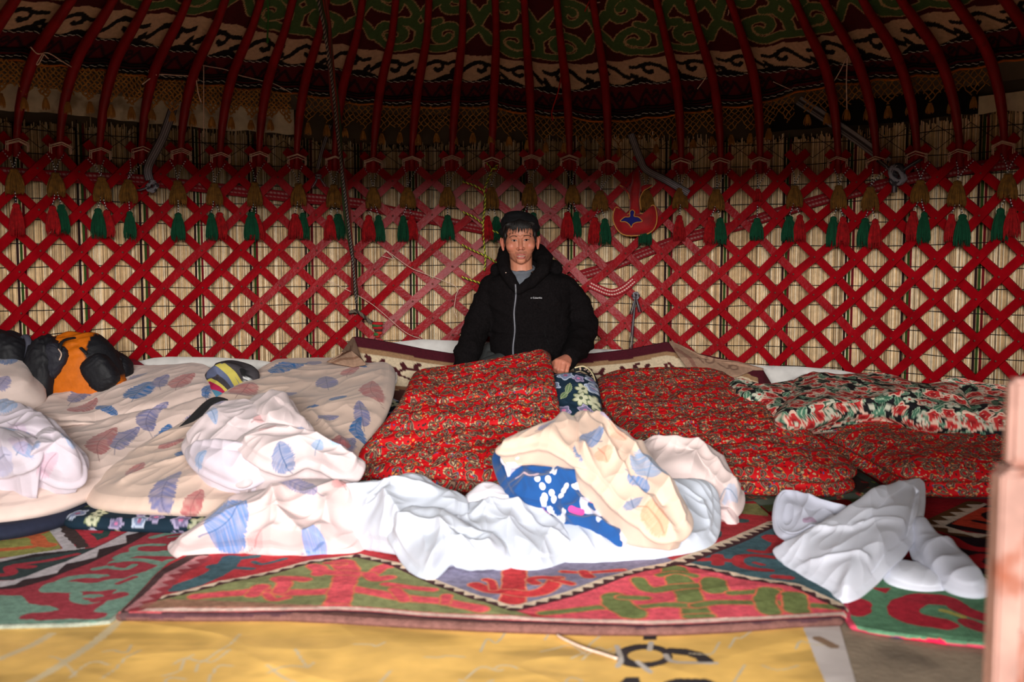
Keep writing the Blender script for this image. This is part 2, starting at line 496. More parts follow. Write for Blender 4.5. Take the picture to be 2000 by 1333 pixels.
# ================================================================== patterned textile under the roof, fringe, tassels, straps
def on_roof(u, v, off=0.0):     # -> (theta, arc length)
    lo, hi = 0.02, 1.9
    def f(l):
        r_, z_ = roof_len(l); p = on_cyl(u, v, r_ + off); return p.z - (z_ + off)
    for _ in range(40):
        m = (lo + hi) / 2
        if f(m) > 0: lo = m
        else: hi = m
    r_, z_ = roof_len(lo); p = on_cyl(u, v, r_ + off)
    return th_of(p), lo
def curve_of(px):
    a = sorted(on_roof(u, v, .03) for u, v in px)
    T = np.array([x[0] for x in a]); Ls = np.array([x[1] for x in a])
    return lambda th: np.interp(th, T, Ls)
E_low = curve_of([(-60, 108), (0, 112), (216, 137), (360, 158), (540, 176), (640, 188), (700, 200), (750, 204), (870, 207), (960, 206), (1010, 216), (1060, 224), (1110, 226), (1180, 235), (1250, 230), (1330, 219), (1420, 207), (1487, 200), (1534, 184), (1590, 170), (1638, 162), (1768, 148), (1840, 142), (1925, 124), (2000, 110), (2060, 100)])
E_mid = curve_of([(-60, 48), (0, 54), (180, 70), (396, 103), (540, 122), (650, 133), (758, 155), (866, 155), (956, 155), (1028, 169), (1093, 180), (1172, 167), (1300, 157), (1462, 140), (1599, 128), (1732, 112), (1840, 86), (1984, 47), (2060, 30)])
E_top = curve_of([(-60, -24), (36, -2), (263, 22), (410, 36), (540, 68), (650, 85), (758, 104), (902, 104), (1028, 119), (1118, 126), (1300, 108), (1462, 94), (1580, 77), (1678, 58), (1786, 32), (1950, 5), (2060, -20)])

def seg_dist(X, Y, P):
    """distance of points to a polyline"""
    D = np.full(X.shape, 1e9); P = np.asarray(P, float)
    for (x0, y0), (x1, y1) in zip(P[:-1], P[1:]):
        dx, dy = x1 - x0, y1 - y0; l = dx * dx + dy * dy + 1e-12
        t = np.clip(((X - x0) * dx + (Y - y0) * dy) / l, 0, 1)
        D = np.minimum(D, np.hypot(X - x0 - t * dx, Y - y0 - t * dy))
    return D
def spiral(cx, cy, r0, r1, a0, turns, n=22):
    a = np.linspace(0, turns * 2 * PI, n); r = np.linspace(r0, r1, n)
    return np.stack([cx + r * np.cos(a0 + a), cy + r * np.sin(a0 + a)], 1)

def build_roof_textile():
    root = thing('roof_textile', 'patterned felt band with cream scrolls over dark red and green laid above the red poles', 'roof textile', tuple(cyl(0, 1.7, 2.6)))
    t0, t1 = th_px(-90, 200, 2.4), th_px(2090, 200, 2.4); nt = 940; nl = 230
    T = np.linspace(t0, t1, nt); lo = E_low(T); hi = np.full(nt, 1.55)
    J = np.linspace(0, 1, nl)[:, None]; Lg = lo[None] + (hi - lo)[None] * J ** 1.0; Tg = np.tile(T, (nl, 1))
    rz = np.stack([np.interp(Lg, _rs, ROOF_C[:, k]) for k in (0, 1)], 2)
    heads_t = np.array([head(i)[0] for i in range(-3, NH + 3)])
    idx = np.interp(Tg, heads_t, np.arange(len(heads_t)))
    sag = .012 * np.abs(np.sin(idx * PI)) - .004 + .006 * nz(61, Tg * 9, Lg * 7)
    r_ = rz[..., 0] + .022 - sag * .3; z_ = rz[..., 1] + .030 - sag
    V = np.stack([YC.x + r_ * np.sin(Tg), YC.y + r_ * np.cos(Tg), z_], 2)
    # pattern
    x = Tg * 2.5 + .01 * nz(62, Tg * 14, Lg * 12); mid = E_mid(T)[None]; tp = E_top(T)[None]
    C = np.zeros(Tg.shape + (3,)); C[:] = lin((64, 8, 14))
    # upper field: dark red with green horns outlined in cream
    up = Lg > tp
    cw = .60; cx = np.mod(x + .1, cw) - cw / 2; cy = Lg - tp
    cx = cx + .018 * nz(64, x * 6, Lg * 6); D = np.full(x.shape, 9.)
    for s in (-1, 1):
        for cyy in (cy, cy - .46):
            D = np.minimum(D, seg_dist(cx * s, cyy, spiral(.125, .135, .092, .020, -PI * .5, 1.15)))
            D = np.minimum(D, seg_dist(cx * s, cyy, [(.125, .043), (.0, .06), (-.02, .06)]))
            D = np.minimum(D, seg_dist(cx * s, cyy, spiral(.165, .345, .085, .022, PI * .6, -1.2)))
            D = np.minimum(D, seg_dist(cx * s, cyy, [(.14, .43), (.06, .34), (.02, .27), (.05, .22), (.10, .235)]))
            D = np.minimum(D, seg_dist(cx * s, cyy, [(.225, .10), (.265, .17), (.295, .20)])); D = np.minimum(D, seg_dist(cx * s, cyy, [(.26, .33), (.29, .27), (.30, .24)]))
            D = np.minimum(D, seg_dist(cx * s, cyy, [(.0, .06), (.0, .17), (.03, .20)]))
    gw = .026 + .006 * nz(65, x * 8, Lg * 8)
    C[up & (D < gw)] = lin((60, 84, 46)); C[up & (abs(D - gw) < .0034)] = lin((158, 130, 92))
    # cream scroll band on black
    band = (~up) & (Lg > mid); b = (Lg - mid) / np.maximum(tp - mid, .01)
    cell = np.mod(x / .205, 1.0)
    flip = (x > -.02); cell = np.where(flip, 1 - cell, cell)
    asp = 2.0; X = cell * asp; Y = b * 1.0
    black = (b < .09 + .10 * (np.cos(cell * 2 * PI + 1.2))) & (b < .2)
    for P, w_ in (([(-.1, .16), (.25, .34), (.6, .62), (.95, .74), (1.2, .72), (1.36, .58), (1.30, .42), (1.1, .36), (.98, .42)], .085), ([(1.2, .70), (1.6, .58), (1.95, .66)], .07), ([(1.75, .2), (1.95, .34), (2.1, .30)], .10)):
        black |= seg_dist(X, Y, P) < w_ * (1 + .25 * nz(66, X * 3 + x * 3, Y * 3))
    C[band] = lin((176, 144, 116)); C[band & black] = lin((18, 14, 16))
    # dark red woven band with black ornament
    low = (~up) & (~band); c = (Lg - lo[None]) / np.maximum(mid - lo[None], .01)
    C[low] = lin((78, 8, 16)); q = np.mod(x / .16, 1.0); D2 = seg_dist(q * 1.6, c, [(0, .3), (.4, .75), (.8, .3), (1.2, .75), (1.6, .3)])
    D3 = seg_dist(q * 1.6, c, spiral(.8, .62, .16, .04, 0, 1.0)); D4 = seg_dist(q * 1.6, c, spiral(0.4, .34, .14, .04, 2, 1.0))
    C[low & ((D2 < .06) | (D3 < .05) | (D4 < .05))] = lin((34, 10, 18))
    C[low & (c < .16)] = lin((22, 14, 18)); C[low & (c > .97)] = lin((20, 14, 16))
    m = mat('roof_felt', None, rough=.95, vary=.14, vscale=60, bump=.4, bscale=300)
    main = mesh_np('patterned_felt', V.reshape(-1, 3), grid_q(nt, nl), m, None, C.reshape(-1, 3)); own(root, main)
    def along(Ef, off, r, name, mt, dl=0.0, k=6, twist=None):
        pts = []; n = 900 if twist else 300
        for i, t in enumerate(np.linspace(t0, t1, n)):
            rr_, zz = roof_len(float(Ef(t)) + dl); h = np.interp(t, heads_t, np.arange(len(heads_t)))
            sg = .012 * abs(math.sin(h * PI)) - .004
            o = (0, 0)
            if twist: o = (twist[0] * math.cos(i * 1.1 + twist[1]), twist[0] * math.sin(i * 1.1 + twist[1]))
            pts.append(tuple(cyl(t, zz + .030 - sg - off + o[1], rr_ + .018 - sg * .3 + o[0])))
        bb = MB(); bb.tube(pts, r, k, cap=False); own(root, bb.build(name, mt))
    Mo = mat('orange_piping', (176, 92, 26), rough=.8); Mw = mat('braid_white', (176, 168, 156), rough=.9); Mk = mat('braid_black', (16, 14, 16), rough=.9)
    along(E_low, .004, .0052, 'orange_piping', Mo, -.004)
    for dl, E in ((.022, E_low), (0, E_mid)):
        along(E, .007, .0022, 'white_braid', Mw, dl, 4, (.0028, 0)); along(E, .007, .0022, 'black_braid', Mk, dl, 4, (.0028, PI))
    along(E_low, .009, .0042, 'black_cord', Mk, .048); along(E_low, .009, .0042, 'black_cord', Mk, .062)
build_roof_textile()

# ------------------------------------------------------------------ knotted fringe
M_must = mat('mustard_yarn', (104, 68, 22), rough=.95, vary=.4, vscale=50, bump=.5, bscale=250)
def tassel_mesh(b, o, L, r, c=None, seed=0, k=26, top=.22, flatten=1.0):
    """hanging tassel: knot at the top, strands spreading to a ragged foot; o = top point"""
    rr = random.Random(seed); o = Vector(o)
    b.lathe([(r * .12, 0), (r * .34, -.04 * L), (r * .42, -.09 * L), (r * .34, -.15 * L), (r * .40, -.19 * L), (r * .5, -.30 * L), (r * .62, -.6 * L), (r * .55, -.84 * L)], o, Vector((0, 0, 1)), 12, c, sy=flatten)
    b.tube([o + Vector((r * .42 * math.cos(t), r * .42 * math.sin(t) * flatten, -.155 * L + .0012 * math.sin(3 * t))) for t in np.linspace(0, 2 * PI, 13)], max(.0016, r * .06), 5, c, cap=False)
    for q in range(int(k * 3.2)):
        t = rr.uniform(0, 2 * PI); f = rr.uniform(.72, 1.08); l = L * rr.uniform(.90, 1.05) * (1 if rr.random() > .08 else 1.08); w = rr.uniform(-.10, .10)
        pts = []
        for hh, a in ((.02, .28), (.09, .46), (.155, .40), (.30, .64), (.55, .86), (.80, .97), (1.0, .94)):
            tt = t + w * hh; pts.append(o + Vector((r * a * f * math.cos(tt), r * a * f * math.sin(tt) * flatten, -hh * l)))
        b.tube(pts, [max(.0011, r * .035), max(.0013, r * .05), max(.0012, r * .04), max(.0015, r * .055), max(.0017, r * .062), max(.0016, r * .06), max(.001, r * .035)], 4, c)
def fringe(label, ua, ub, cell, depth, name='knotted_fringe', group=None, tint=(150, 102, 48), seed=0, sparse=1.0):
    rr = random.Random(seed)
    ta, tb = th_px(ua, 200, 2.65), th_px(ub, 200, 2.65)
    root = thing(name, label, 'fringe', tuple(cyl((ta + tb) / 2, 1.5, 2.7)))
    R_ = 2.72
    def edge(t):
        r_, z_ = roof_len(float(E_low(t))); return r_ + .012, z_ + .02
    P = .092
    def dep(x): return depth * (1 - .36 * abs(((x / P) % 1) - .5) * 2)
    def pt(x, h):
        t = x / R_; r_, z_ = edge(t); return tuple(cyl(t, z_ - h + .004 * math.sin(x * 31 + h * 40), r_ + .006 * math.sin(x * 17)))
    b = MB(); x0, x1 = ta * R_, tb * R_; k = 0
    x = x0 - depth
    while x < x1 + depth:
        for d in (1, -1):
            seg = []
            for h in np.arange(0, depth + .001, cell * .34):
                X = x + d * h * .95 + .0035 * math.sin(h / cell * PI * 2 + x * 50)
                ok = x0 <= X <= x1 and h <= dep(X)
                if ok: seg.append(pt(X, h))
                elif len(seg) > 2: b.tube(seg, .0026 * sparse, 4, cap=False); seg = []
                else: seg = []
            if len(seg) > 2: b.tube(seg, .0026 * sparse, 4, cap=False)
        x += cell
    M = mat('fringe_yarn', tint, rough=.95, vary=.3, vscale=30)
    own(root, b.build('net', M))
    # row of loops along the top
    n = int((x1 - x0) / P)
    for i in range(n + 1):
        x = (math.floor(x0 / P) + i + .5) * P
        if not x0 < x < x1: continue
        b = MB(); p = pt(x, dep(x) - .004)
        tassel_mesh(b, p, .052 + rr.uniform(-.006, .008), .017, None, i, 7)
        own(root, b.build('small_tassel', M))
fringe('dense mustard knotted fringe in front of the pale felt at the upper left', -60, 572, .024, .145, seed=1, sparse=1.6)
fringe('open mustard net fringe below the orange piping behind the middle roof poles', 580, 1546, .031, .135, seed=2)
fringe('open mustard net fringe hanging in front of the black felt strip at the right', 1560, 1925, .032, .12, seed=3)

def felt_strip(name, label, ua, ub, vt, vb, m, r=R + .035, seed=1, rag=.006):
    ta, tb = th_px(ua, vt), th_px(ub, vt); n = 160; Vv = []; rows = 8
    zt = on_cyl((ua + ub) / 2, vt, r).z; zb = [on_cyl(u_, v_, r).z for u_, v_ in vb]; tb_ = [th_px(u_, v_) for u_, v_ in vb]
    for side in (0, 1):
        for j in range(rows):
            for t in np.linspace(ta, tb, n):
                lo = np.interp(t, tb_, zb) + rag * float(nz(seed, t * 30, 1)) * 2; z = zt + (lo - zt) * j / (rows - 1)
                Vv.append(tuple(cyl(t, z, r + .006 * float(nz(seed + 5, t * 8, z * 6)) + side * .007)))
    q = [grid_q(n, rows), grid_q(n, rows, off=n * rows)[:, ::-1]]
    o = mesh_np(name, Vv, np.concatenate(q), m); tag(o, label, 'felt strip'); return o
M_pale = mat('pale_felt', (188, 172, 146), rough=.95, vary=.15, vscale=25, tint=((140, 122, 98), 8, .55))
felt_strip('felt_strip', 'pale undyed felt strip behind the dense fringe at upper left', -60, 576, 186, [(-60, 214), (100, 220), (250, 236), (420, 252), (576, 262)], M_pale, seed=3)
felt_strip('felt_strip', 'pale felt strip at the far upper right corner of the wall', 1900, 2060, 180, [(1900, 222), (2000, 216), (2060, 214)], M_pale, seed=5)
felt_strip('felt_strip', 'black felt strip behind the net fringe at the upper right', 1500, 1905, 178, [(1500, 258), (1640, 246), (1750, 240), (1850, 226), (1905, 222)], mat('black_felt', (20, 16, 16), rough=.95), seed=7, rag=.003)

# ------------------------------------------------------------------ hanging tassels, one below each lattice head
TAS = [(27, 'R'), (108, 'RG'), (198, 'GR'), (250, 'G'), (347, 'G'), (418, 'GR'), (497, 'Gr'), (583, 'RG'), (652, 'RG'), (729, 'RG'), (796, 'GR'), (874, 'G'), (960, 'RG'),
       (1034, 'RG'), (1118, 'RG'), (1172, 'RG'), (1262, 'G'), (1329, 'R'), (1399, 'RG'), (1480, 'g'), (1552, 'GR'), (1638, 'GR'), (1700, 'GR'), (1798, 'RG'), (1870, 'RG'), (1969, 'GR')]
M_tr = mat('red_yarn', (140, 8, 14), rough=.95, vary=.35, vscale=60, bump=.5, bscale=260)
M_tg = mat('green_yarn', (6, 62, 38), rough=.95, vary=.2, vscale=60, bump=.5, bscale=260)
M_bead = mat('beaded_cord', None, rough=.5, vary=.05)
words = {'R': 'a red end', 'RG': 'red and green ends', 'GR': 'green and red ends', 'G': 'a green end', 'Gr': 'one large green end', 'g': 'small red cap'}
def beaded(b, pts, r=.0026):
    P = cat_rom(np.array([tuple(p) for p in pts]), max(8, int(sum((Vector(a) - Vector(c)).length for a, c in zip(pts[:-1], pts[1:])) / .0055)), closed=False)
    for i, p in enumerate(P):
        b.lathe([(.0008, -r), (r, -r * .4), (r, r * .4), (.0008, r)], p, None, 5, (206, 206, 210) if i % 2 else (34, 36, 44))
for i, (um, kind) in enumerate(TAS):
    u, v = HU[i], HV[i]; rr = random.Random(100 + i)
    r0 = R - .075
    hp = on_cyl(u, v + 8, r0); mp = on_cyl(um, v + 44 + rr.uniform(-3, 3), r0)
    root = thing('hanging_tassel', 'mustard tassel with %s, below the %s lattice peak from the left' % (words[kind], ORD[i]), 'tassel', tuple(hp), 'tassels along the lattice peaks')
    t = th_of(mp); nrm = Vector((-math.sin(t), -math.cos(t), 0)); tan = Vector((math.cos(t), -math.sin(t), 0))
    for sg_ in (-1, 1):
        b = MB(); beaded(b, [hp + tan * (.037 * sg_), (hp + tan * (.024 * sg_)) * .5 + mp * .5 + nrm * .004, mp]); own(root, b.build('beaded_cord', M_bead, colattr=True))
    L1 = .105 + rr.uniform(-.008, .01); bot = mp - Vector((0, 0, L1 * .8))
    lows = []
    for n, ch in enumerate(kind):
        off = 0 if len(kind) == 1 else (-.022 if n == 0 else .022)
        if kind == 'Gr' and ch == 'r': off = .008
        lp = mp - Vector((0, 0, L1 + .036 + rr.uniform(-.006, .006))) + tan * (off + rr.uniform(-.004, .004)) + nrm * (.004 if n == 0 else -.006)
        b = MB(); beaded(b, [bot + tan * (off * .2), bot * .5 + lp * .5 + tan * .001, lp]); lows.append((ch, lp)); own(root, b.build('beaded_cord', M_bead, colattr=True))
    b = MB(); tassel_mesh(b, mp, L1 if kind != 'g' else .06, .040 if kind != 'g' else .024, None, i * 3, 26, flatten=.55)
    own(root, b.build('upper_tassel', M_must if kind != 'g' else M_tr))
    for n, (ch, lp) in enumerate(lows):
        b = MB(); tassel_mesh(b, lp, .128 + rr.uniform(-.008, .008) - (.03 if kind == 'g' else 0), .031 + rr.uniform(-.003, .006), None, i * 3 + n + 1, 22, flatten=.6)
        own(root, b.build('red_tassel' if ch in 'Rr' else 'green_tassel', M_tr if ch in 'Rr' else M_tg))

# ------------------------------------------------------------------ straps, bands and strings
def wp(u, v, off=.06): return on_cyl(u, v, R - off)
def wn(p):
    t = th_of(p); return Vector((-math.sin(t), -math.cos(t), 0))
def band(name, label, cat, px, w, off, base, line, m, stripes=(.25, .75), th=.004, lw=.10, dash=True, n=260):
    P = [tuple(wp(u, v, off)) for u, v in px]; P = cat_rom(np.array(P), n, closed=False)
    V = []; C = []; K = 13
    for i in range(n):
        p = Vector(P[i]); d = Vector(P[min(i + 1, n - 1)] - P[max(i - 1, 0)]).normalized(); nr = wn(p); s = d.cross(nr).normalized()
        for side in (0, 1):
            for k in range(K):
                x = k / (K - 1); V.append(tuple(p + s * ((x - .5) * w) + nr * (th if side == 0 else 0)))
                on = any(abs(x - q) < lw for q in stripes) and (not dash or i % 3 != 0)
                C.append(lin(line if on else base))
    q = []
    for i in range(n - 1):
        a = i * 2 * K
        for k in range(K - 1): q += [[a + k, a + k + 1, a + 2 * K + k + 1, a + 2 * K + k], [a + K + k + 1, a + K + k, a + 3 * K + k, a + 3 * K + k + 1]]
        q += [[a, a + 2 * K, a + 3 * K, a + K], [a + K - 1, a + 2 * K - 1, a + 4 * K - 1, a + 3 * K - 1]]
    o = mesh_np(name, V, np.array(q), m, None, np.array(C)); tag(o, label, cat); return o
M_band = mat('woven_band', None, rough=.9, vary=.1, vscale=50)
band('woven_band', 'red woven band with white chain pattern running behind the lattice on the left', 'woven band', [(-80, 330), (0, 338), (150, 347), (270, 352), (400, 366), (560, 384), (700, 398), (760, 412), (860, 432), (960, 452), (1010, 470)], .052, -.012, (112, 8, 18), (138, 96, 92), M_band, (.3, .7), lw=.05, n=420)
band('woven_band', 'red woven band with white chain pattern slanting down behind the lattice on the right', 'woven band', [(2080, 296), (2000, 315), (1883, 330), (1764, 352), (1660, 378), (1606, 390), (1516, 417), (1444, 440), (1336, 466), (1262, 492), (1190, 521), (1110, 545)], .052, -.012, (112, 8, 18), (138, 96, 92), M_band, (.3, .7), lw=.05, n=420)
band('woven_band', 'short end of red woven band folded over a slat right of the kneeling man', 'woven band', [(1152, 556), (1190, 572), (1215, 566), (1238, 548)], .04, .062, (128, 12, 24), (200, 160, 150), M_band, (.3, .7), lw=.07, n=60)
GR, WH = (50, 46, 50), (128, 122, 126)
band('striped_strap', 'grey and white striped strap slanting down to a knot at the upper left', 'strap', [(338, 212), (318, 268), (290, 325), (292, 352)], .040, .075, GR, WH, M_band, (.15, .38, .62, .85), lw=.05, dash=False, n=60)
band('striped_strap', 'grey and white striped strap crossing the reeds at the upper right', 'strap', [(1560, 196), (1600, 222), (1680, 276), (1735, 318)], .046, .045, GR, WH, M_band, (.12, .3, .7, .88), lw=.05, dash=False, n=60)
band('striped_strap', 'grey and white striped strap running down to the red pouch', 'strap', [(1232, 262), (1250, 310), (1262, 332), (1300, 352), (1345, 378)], .036, .078, GR, WH, M_band, (.15, .38, .62, .85), lw=.05, dash=False, n=60)
band('striped_strap', 'thin grey strap hanging behind the fringe left of the braided rope', 'strap', [(645, 245), (630, 290), (620, 330)], .018, .078, GR, WH, M_band, (.3, .7), lw=.07, dash=False, n=40)
def knot(name, label, cat, u, v, size, m, off=.09, seed=1, tails=()):
    root = thing(name, label, cat, tuple(wp(u, v, off))); p = wp(u, v, off); nr = wn(p); t = Vector((nr.y, -nr.x, 0)); rr = random.Random(seed)
    b = MB()
    for k in range(5):
        a0 = rr.uniform(0, PI); pts = []
        for a in np.linspace(0, 2 * PI, 15):
            x = math.cos(a) * size * rr.uniform(.9, 1.05); y = math.sin(a) * size * .5
            pts.append(p + t * (x * math.cos(a0) - y * math.sin(a0)) + Vector((0, 0, x * math.sin(a0) + y * math.cos(a0))) + nr * (math.sin(2 * a + k) * size * .3))
        b.tube(pts, size * .30, 6, GR if k % 2 else (120, 116, 122), flat=.7)
        b.tube([q + nr * size * .17 for q in pts], size * .07, 4, WH)
    for (du, dv) in tails:
        e = wp(u + du, v + dv, off)
        for s in (-1, 0, 1):
            b.tube([p, (p + e) / 2 + t * .004 * s + nr * .01, e + t * (.008 * s)], size * .13, 5, WH if s == 0 else GR)
    own(root, b.build('wrap', m, colattr=True)); return root
knot('strap_knot', 'grey striped strap knotted around a slat at the upper left', 'knot', 297, 364, .026, M_band, tails=[(-26, 8)], seed=2)
knot('strap_knot', 'bulky grey and white striped strap knot at the upper right of the lattice', 'knot', 1752, 342, .042, M_band, tails=[(-6, 34), (-36, -28), (46, -30)], seed=3)
knot('strap_knot', 'small twisted grey strap knot beside the braided rope', 'knot', 622, 345, .014, M_band, tails=[(-12, 22), (14, 20)], seed=4)
knot('ribbon_tie', 'grey ribbon tied in a bow on the lattice right of the kneeling man', 'ribbon', 1242, 578, .018, M_band, tails=[(-9, 36), (-10, 104), (8, 32)], seed=5)

def string(label, px, r, m, offs=.13, extra=(), roof=True, cat='string'):
    b = MB(); P = []
    for p in px:
        u, v = p[:2]; o = p[2] if len(p) > 2 else offs
        P.append(tuple(on_cyl(u, v, R - o)))
    b.tube([tuple(x) for x in cat_rom(np.array(P), 14 * len(P), closed=False)], r, 6)
    for e in extra:
        Q = [tuple(on_cyl(u, v, R - (x[0] if x else offs))) for u, v, *x in e]
        b.tube([tuple(x) for x in cat_rom(np.array(Q), 12 * len(Q), closed=False)], r, 6)
    o = b.build('string', m); tag(o, label, cat); return o
def pole_r(v):   # distance from the wall at which a pole sits, seen at height v
    return float(np.interp(v, [0, 50, 90, 137, 194, 290], [.64, .42, .30, .19, .11, .075]))
def s_(u, v, d=.0): return (u, v, pole_r(v) + d)
string('white string tied around the second roof pole at upper left and leading right', [s_(60, 92, .02), s_(74, 105, .03), s_(95, 104, .03), s_(125, 122, .01), s_(152, 138)], .0024, M_cord, extra=[[(84, 104, .32), (72, 124, .28), (76, 125, .28), (86, 106, .33)], [(84, 104, .32), (95, 115, .3)]])
string('white string stretched between two roof poles with loose ends at upper left', [s_(278, 165, .03), s_(306, 147, .04), s_(340, 147, .03), s_(380, 150, .04), s_(388, 158, .02), s_(370, 152, .03)], .0026, M_cord, extra=[[(383, 151, .22), (387, 180, .2), (393, 200, .18)], [(306, 147, .23), (300, 142, .22), (290, 138, .2)]])
string('pale string running across three roof poles left of the braided rope', [s_(385, 122, .03), s_(398, 128, .02), s_(440, 136), s_(463, 146, .03), s_(520, 160), s_(538, 165, .03), s_(570, 182)], .0022, M_cord, extra=[[(398, 128, .24), (398, 200, .2), (398, 268, .1)]])
string('white string tied to a roof pole at the upper right with a dangling end', [s_(1369, 117, .02), s_(1388, 123, .04), s_(1425, 131), s_(1468, 140)], .0024, M_cord, extra=[[(1388, 122, .28), (1380, 148, .22), (1362, 174, .2)]])
string('white string looped around a roof pole with two long dangling ends at the right', [s_(1622, 170, .0), s_(1640, 140, .02), s_(1655, 112, .04), s_(1671, 104, .04), s_(1668, 100, .02)], .0026, M_cord, extra=[[(1655, 112, .30), (1653, 160, .2), (1654, 214, .16)]])
string('short white string stretched near the roof fringe at the right', [s_(1510, 160), s_(1528, 168), s_(1548, 177)], .0018, M_cord)
string('white string tied across two roof poles at the top edge', [s_(1150, 2, .04), s_(1168, 5, .04), (1185, -2, .64)], .003, M_cord, extra=[[(1270, 2, .6), (1350, 3, .6), (1420, 0, .6), (1423, 22, .58), (1421, 30, .55)]])
string('red string dangling from the roof near the middle', [s_(1152, 0, .06), s_(1130, 50, .08), s_(1110, 96, .08), s_(1098, 140, .06), s_(1090, 180, .04), s_(1078, 218, .03), s_(1080, 236, .03)], .003, mat('red_string', (178, 24, 18), rough=.8))
string('green string hanging from the roof at the left', [s_(521, -10, .06), s_(524, 20, .06), s_(523, 60, .06), s_(522, 84, .06), s_(525, 76, .06)], .0034, mat('green_string', (40, 104, 36), rough=.8))
string('thin pale string strung low across the lattice left of the kneeling man', [(640, 548, .075), (720, 590, .07), (790, 648, .07), (822, 662, .07)], .0016, M_cord, cat='string')
string('loose pale thread tangled on the slats left of the kneeling man', [(745, 500, .075), (770, 506, .08), (752, 488, .08), (800, 522, .075), (830, 535, .07), (890, 560, .07), (890, 580, .07), (887, 605, .07), (893, 622, .07)], .0018, M_cord)

# yellow-green rope lashing the two lattice sections together
M_rope = mat('yellow_green_rope', None, rough=.8, vary=.05)
def twisted(b, P, r, c1, c2, strands=2, pitch=.022):
    L_ = np.concatenate([[0], np.cumsum(np.linalg.norm(np.diff(P, axis=0), axis=1))])
    for s in range(strands):
        pts = []
        for i, p in enumerate(P):
            d = Vector(P[min(i + 1, len(P) - 1)] - P[max(i - 1, 0)]).normalized(); a = d.cross(Vector((0, 1, .2))).normalized(); c = d.cross(a)
            ph = L_[i] / pitch * 2 * PI + s * 2 * PI / strands
            pts.append(Vector(p) + a * (math.cos(ph) * r * .55) + c * (math.sin(ph) * r * .55))
        b.tube(pts, r * .62, 5, c1 if s % 2 == 0 else c2)
root = thing('lashing_rope', 'yellow and green rope lacing the lattice sections together left of the man\'s head', 'rope', tuple(wp(945, 430, .08)))
for px in ([(950, 318), (960, 332), (953, 352), (946, 372), (948, 395), (944, 430), (945, 470), (948, 505), (946, 530)], [(903, 355), (925, 362), (945, 373)], [(904, 414), (925, 424), (944, 438)], [(902, 478), (925, 490), (948, 500), (970, 514)], [(902, 541), (925, 549), (948, 556)], [(972, 322), (962, 332), (972, 328)], [(962, 451), (975, 456)]):
    P = cat_rom(np.array([tuple(wp(u, v, .085)) for u, v in px]), 22 * len(px), closed=False)
    b = MB(); twisted(b, P, .0046, (196, 190, 64), (70, 84, 26)); own(root, b.build('rope_turn', M_rope, colattr=True))

# dark braided rope and woven strap hanging from the crown
def hang(px_y): return [tuple(on_y(u, v, y)) for u, v, y in px_y]
pa = hang([(696, 592, 4.93), (688, 500, 4.77), (664, 300, 4.34), (650, 170, 4.1), (634, 60, 3.9), (622, 0, 3.81), (598, -150, 3.6)]) + [(-.35, 2.86, 2.80)]
b = MB(); twisted(b, cat_rom(np.array(pa), 420, closed=False), .0058, (26, 22, 26), (112, 104, 96), 4, .04)
tag(b.build('braided_rope', M_rope, colattr=True), 'black and white braided rope hanging from the crown down to the lattice', 'rope')
pb = hang([(694, 575, 4.96), (690, 500, 4.80), (676, 400, 4.60), (664, 300, 4.42), (652, 170, 4.16), (645, 60, 3.96), (634, 0, 3.87), (612, -150, 3.62)]) + [(-.30, 2.88, 2.82)]
P = cat_rom(np.array(pb), 300, closed=False); b = MB()
for k, c in enumerate([(92, 26, 20), (60, 44, 30), (110, 34, 18), (40, 52, 28)]):
    pts = []
    for i, p in enumerate(P):
        a = i * .11 + k * .6; w = (k - 1.5) * .0085
        pts.append((p[0] + w * math.cos(a * .5), p[1] + w * math.sin(a * .5), p[2]))
    b.tube(pts, .0068, 5, c)
tag(b.build('twisted_strap', M_rope, colattr=True), 'twisted red and brown woven strap hanging beside the braided rope', 'strap')
root = thing('strap_knot', 'red and green woven strap end knotted over a slat above the brown carpet', 'knot', tuple(wp(735, 640, .08)))
b = MB(); twisted(b, cat_rom(np.array([tuple(wp(u, v, .075)) for u, v in [(682, 612), (694, 608), (708, 616), (722, 628), (735, 634)]]), 70, closed=False), .0085, (96, 84, 72), (44, 30, 28), 3, .05)
own(root, b.build('rope_turn', M_rope, colattr=True))
b = MB(); p = wp(738, 637, .085); nr = wn(p); tt = Vector((nr.y, -nr.x, 0))
for k, (dx, dz, w, c) in enumerate([(0, .012, .030, (160, 20, 26)), (.004, .002, .026, (40, 86, 44)), (-.002, -.010, .028, (150, 22, 26)), (0, -.022, .022, (60, 40, 36)), (-.004, -.036, .018, (170, 40, 26)), (.008, -.042, .014, (50, 96, 50)), (.001, -.052, .012, (150, 30, 26))]):
    b.lathe([(.001, -.009), (w * .8, -.007), (w, 0), (w * .8, .007), (.001, .009)], p + tt * dx + Vector((0, 0, dz)), None, 14, c, sy=.5, wob=.1, seed=k)
own(root, b.build('wrap', M_rope, colattr=True))

